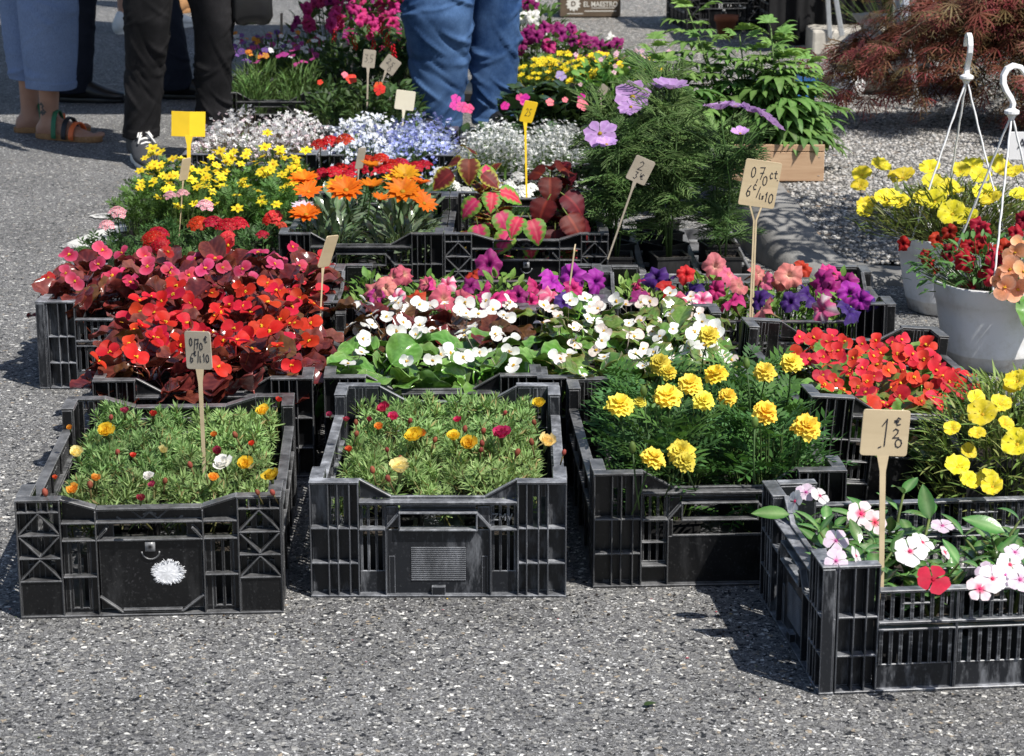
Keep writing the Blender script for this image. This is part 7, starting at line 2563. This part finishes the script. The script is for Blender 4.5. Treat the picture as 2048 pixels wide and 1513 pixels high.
# woman in pale blue linen trousers and sandals
fa, fb = (-1.735, 8.095, -.42), (-1.845, 8.24, .12)
person('person in cropped pale blue trousers and brown sandals with green, black and orange straps', [fa, fb], .2,
       [lk((-1.695, 8.07, .08), (-1.675, 8.02, .48), (-1.70, 8.10, .87), .19, .088, .098, .108, .115), lk((-1.80, 8.23, .08), (-1.79, 8.2, .48), (-1.83, 8.17, .87), .205, .078, .088, .1, .11)],
       'linen', sandal, 'shirt', amp=.005, facing=-.2, zf=lambda z: .5 + .5 * abs(math.sin(z * 9)))
# small dark tattoo above the ankle
wa = [o for o in COL.objects if o.name == 'person'][0]
a = Acc()
for (u, v, r) in ((-.004, .020, .006), (.002, .013, .005), (-.001, .006, .004), (.003, -.002, .005), (-.004, -.010, .007), (.005, -.012, .006), (.011, -.008, .004), (0, -.018, .004)):
    a.add(c_disc(9, [1.0], lambda th: r * (1 + .3 * np.sin(3 * th + u * 900)), lambda q, th: .0004 * (1 - q) + 0 * th, lambda q, th: (1 + 0 * q, 1 + 0 * q, 1 + 0 * q)), Matrix.Translation((u, v, 0)))
tp = Vector((-1.704, 8.062, .115)) + Vector((-.30, -1, 0)).normalized() * .0405
kid(wa, 'tattoo', a.mesh('tattoo', M['tattoo']), Matrix.Translation(tp - wa.location) @ Matrix.Rotation(-.29, 4, 'Z') @ Matrix.Rotation(PI / 2, 4, 'X'))

# person in dark trousers and black shoes behind
person('person in navy trousers and black shoes standing behind the pale blue trousers', [(-1.86, 9.12, -.15), (-1.46, 9.22, -.1)], .1,
       [lk((-1.82, 9.1, .08), (-1.77, 9.08, .49), (-1.72, 9.12, .88), .045, .082, .08, .078, .1), lk((-1.42, 9.2, .08), (-1.46, 9.17, .49), (-1.56, 9.14, .88), .045, .082, .08, .078, .1)],
       'navy', sneaker('leather', 'leather', False, .02), 'navy', amp=.005, facing=-.2)
# person in black jeans with the bag
pc = person('person in black jeans and dark canvas shoes with white soles, carrying a black bag', [(-1.300, 7.60, -PI / 2 + .36), (-1.045, 7.66, -PI / 2 + .5)], .1,
            [lk((-1.285, 7.555, .08), (-1.225, 7.47, .49), (-1.20, 7.5, .88), .085, .060, .064, .076, .105), lk((-1.035, 7.585, .08), (-1.005, 7.50, .49), (-1.05, 7.5, .88), .085, .060, .058, .068, .105)],
            'black_jeans', sneaker('canvas', 'rubber'), 'blackcloth', amp=.008, facing=-PI / 2 + .35, zf=lambda z: 1.0 if .1 < z < .45 else .6, hand=(1, (-.86, 7.5, .86)))
t = thing('handbag', 'black leather bag hanging beside the black jeans', 'bag', (-.878, 7.5, .478), .2)
a = Acc()
rg = []
for z, w, d in ((0, .035, .02), (.006, .058, .036), (.03, .070, .05), (.10, .068, .048), (.17, .060, .04), (.20, .05, .028), (.205, .03, .015)):
    th = np.arange(28) * 2 * PI / 28
    sq = lambda v: np.sign(v) * np.abs(v) ** .6
    rg.append(np.stack([w * sq(np.cos(th)), d * sq(np.sin(th)), np.full(28, z) + .006 * np.sin(th * 3)], -1))
a.add(c_loft(rg))
kid(t, 'body', a.mesh('body', M['leather']))
a = Acc()
a.add(c_tube([(-.05, 0, .19), (-.035, 0, .30), (0, 0, .365), (.035, 0, .30), (.05, 0, .19)], .006, 8))
kid(t, 'strap', a.mesh('strap', M['leather']))
# man in blue jeans
person('person in loose creased blue jeans standing behind the lobelia', [(-.285, 8.14, -PI / 2 - .2), (-.075, 8.22, -PI / 2 + .3)], .1,
       [lk((-.275, 8.10, .08), (-.268, 8.04, .46), (-.22, 8.13, .85), .04, .082, .101, .126, .135, .22), lk((-.072, 8.19, .08), (-.058, 8.17, .46), (-.12, 8.2, .85), .04, .078, .083, .090, .12, .22)],
       'denim', sneaker('leather', 'leather', False), 'shirt', amp=.012, facing=-PI / 2, zf=lambda z: 1.0)
# two passers-by far behind
person('bare-legged passer-by in white trainers far behind on the road', [(-2.09, 11.82, .9), (-1.90, 12.05, 1.0)], .5,
       [lk((-2.07, 11.84, .08), (-2.06, 11.86, .5), (-2.05, 11.9, .88), .52, .1, .1, .11, .115, .54), lk((-1.88, 12.07, .08), (-1.9, 12.05, .5), (-1.93, 12.0, .88), .52, .1, .1, .11, .115, .54)],
       'navy', sneaker('rubber', 'rubber', False), 'shirt', facing=.9)
person('bare-legged passer-by in brown shoes farthest behind on the road', [(-1.945, 13.0, 1.2), (-1.72, 13.1, 1.2)], .5,
       [lk((-1.93, 13.03, .08), (-1.93, 13.05, .5), (-1.88, 13.1, .88), .52, .1, .1, .11, .115, .54), lk((-1.7, 13.13, .08), (-1.72, 13.13, .5), (-1.78, 13.12, .88), .52, .1, .1, .11, .115, .54)],
       'black_jeans', sneaker('cork', 'cork', False), 'linen', facing=1.2)

# a torn leaf lying on the road in front
p = at(1287, 1411, .004)
t = link('fallen_leaf', (lambda a: (a.add(c_leaf(.02, .012, 5, 2, 'ovate', curl=.6, col=(.07, .11, .04))), a.mesh('fallen_leaf', M['leaf']))[1])(Acc()))
t.matrix_world = aim(p, (1, .3, .1))
t['label'] = 'small dark green leaf lying on the asphalt in front'
t['category'] = 'leaf'
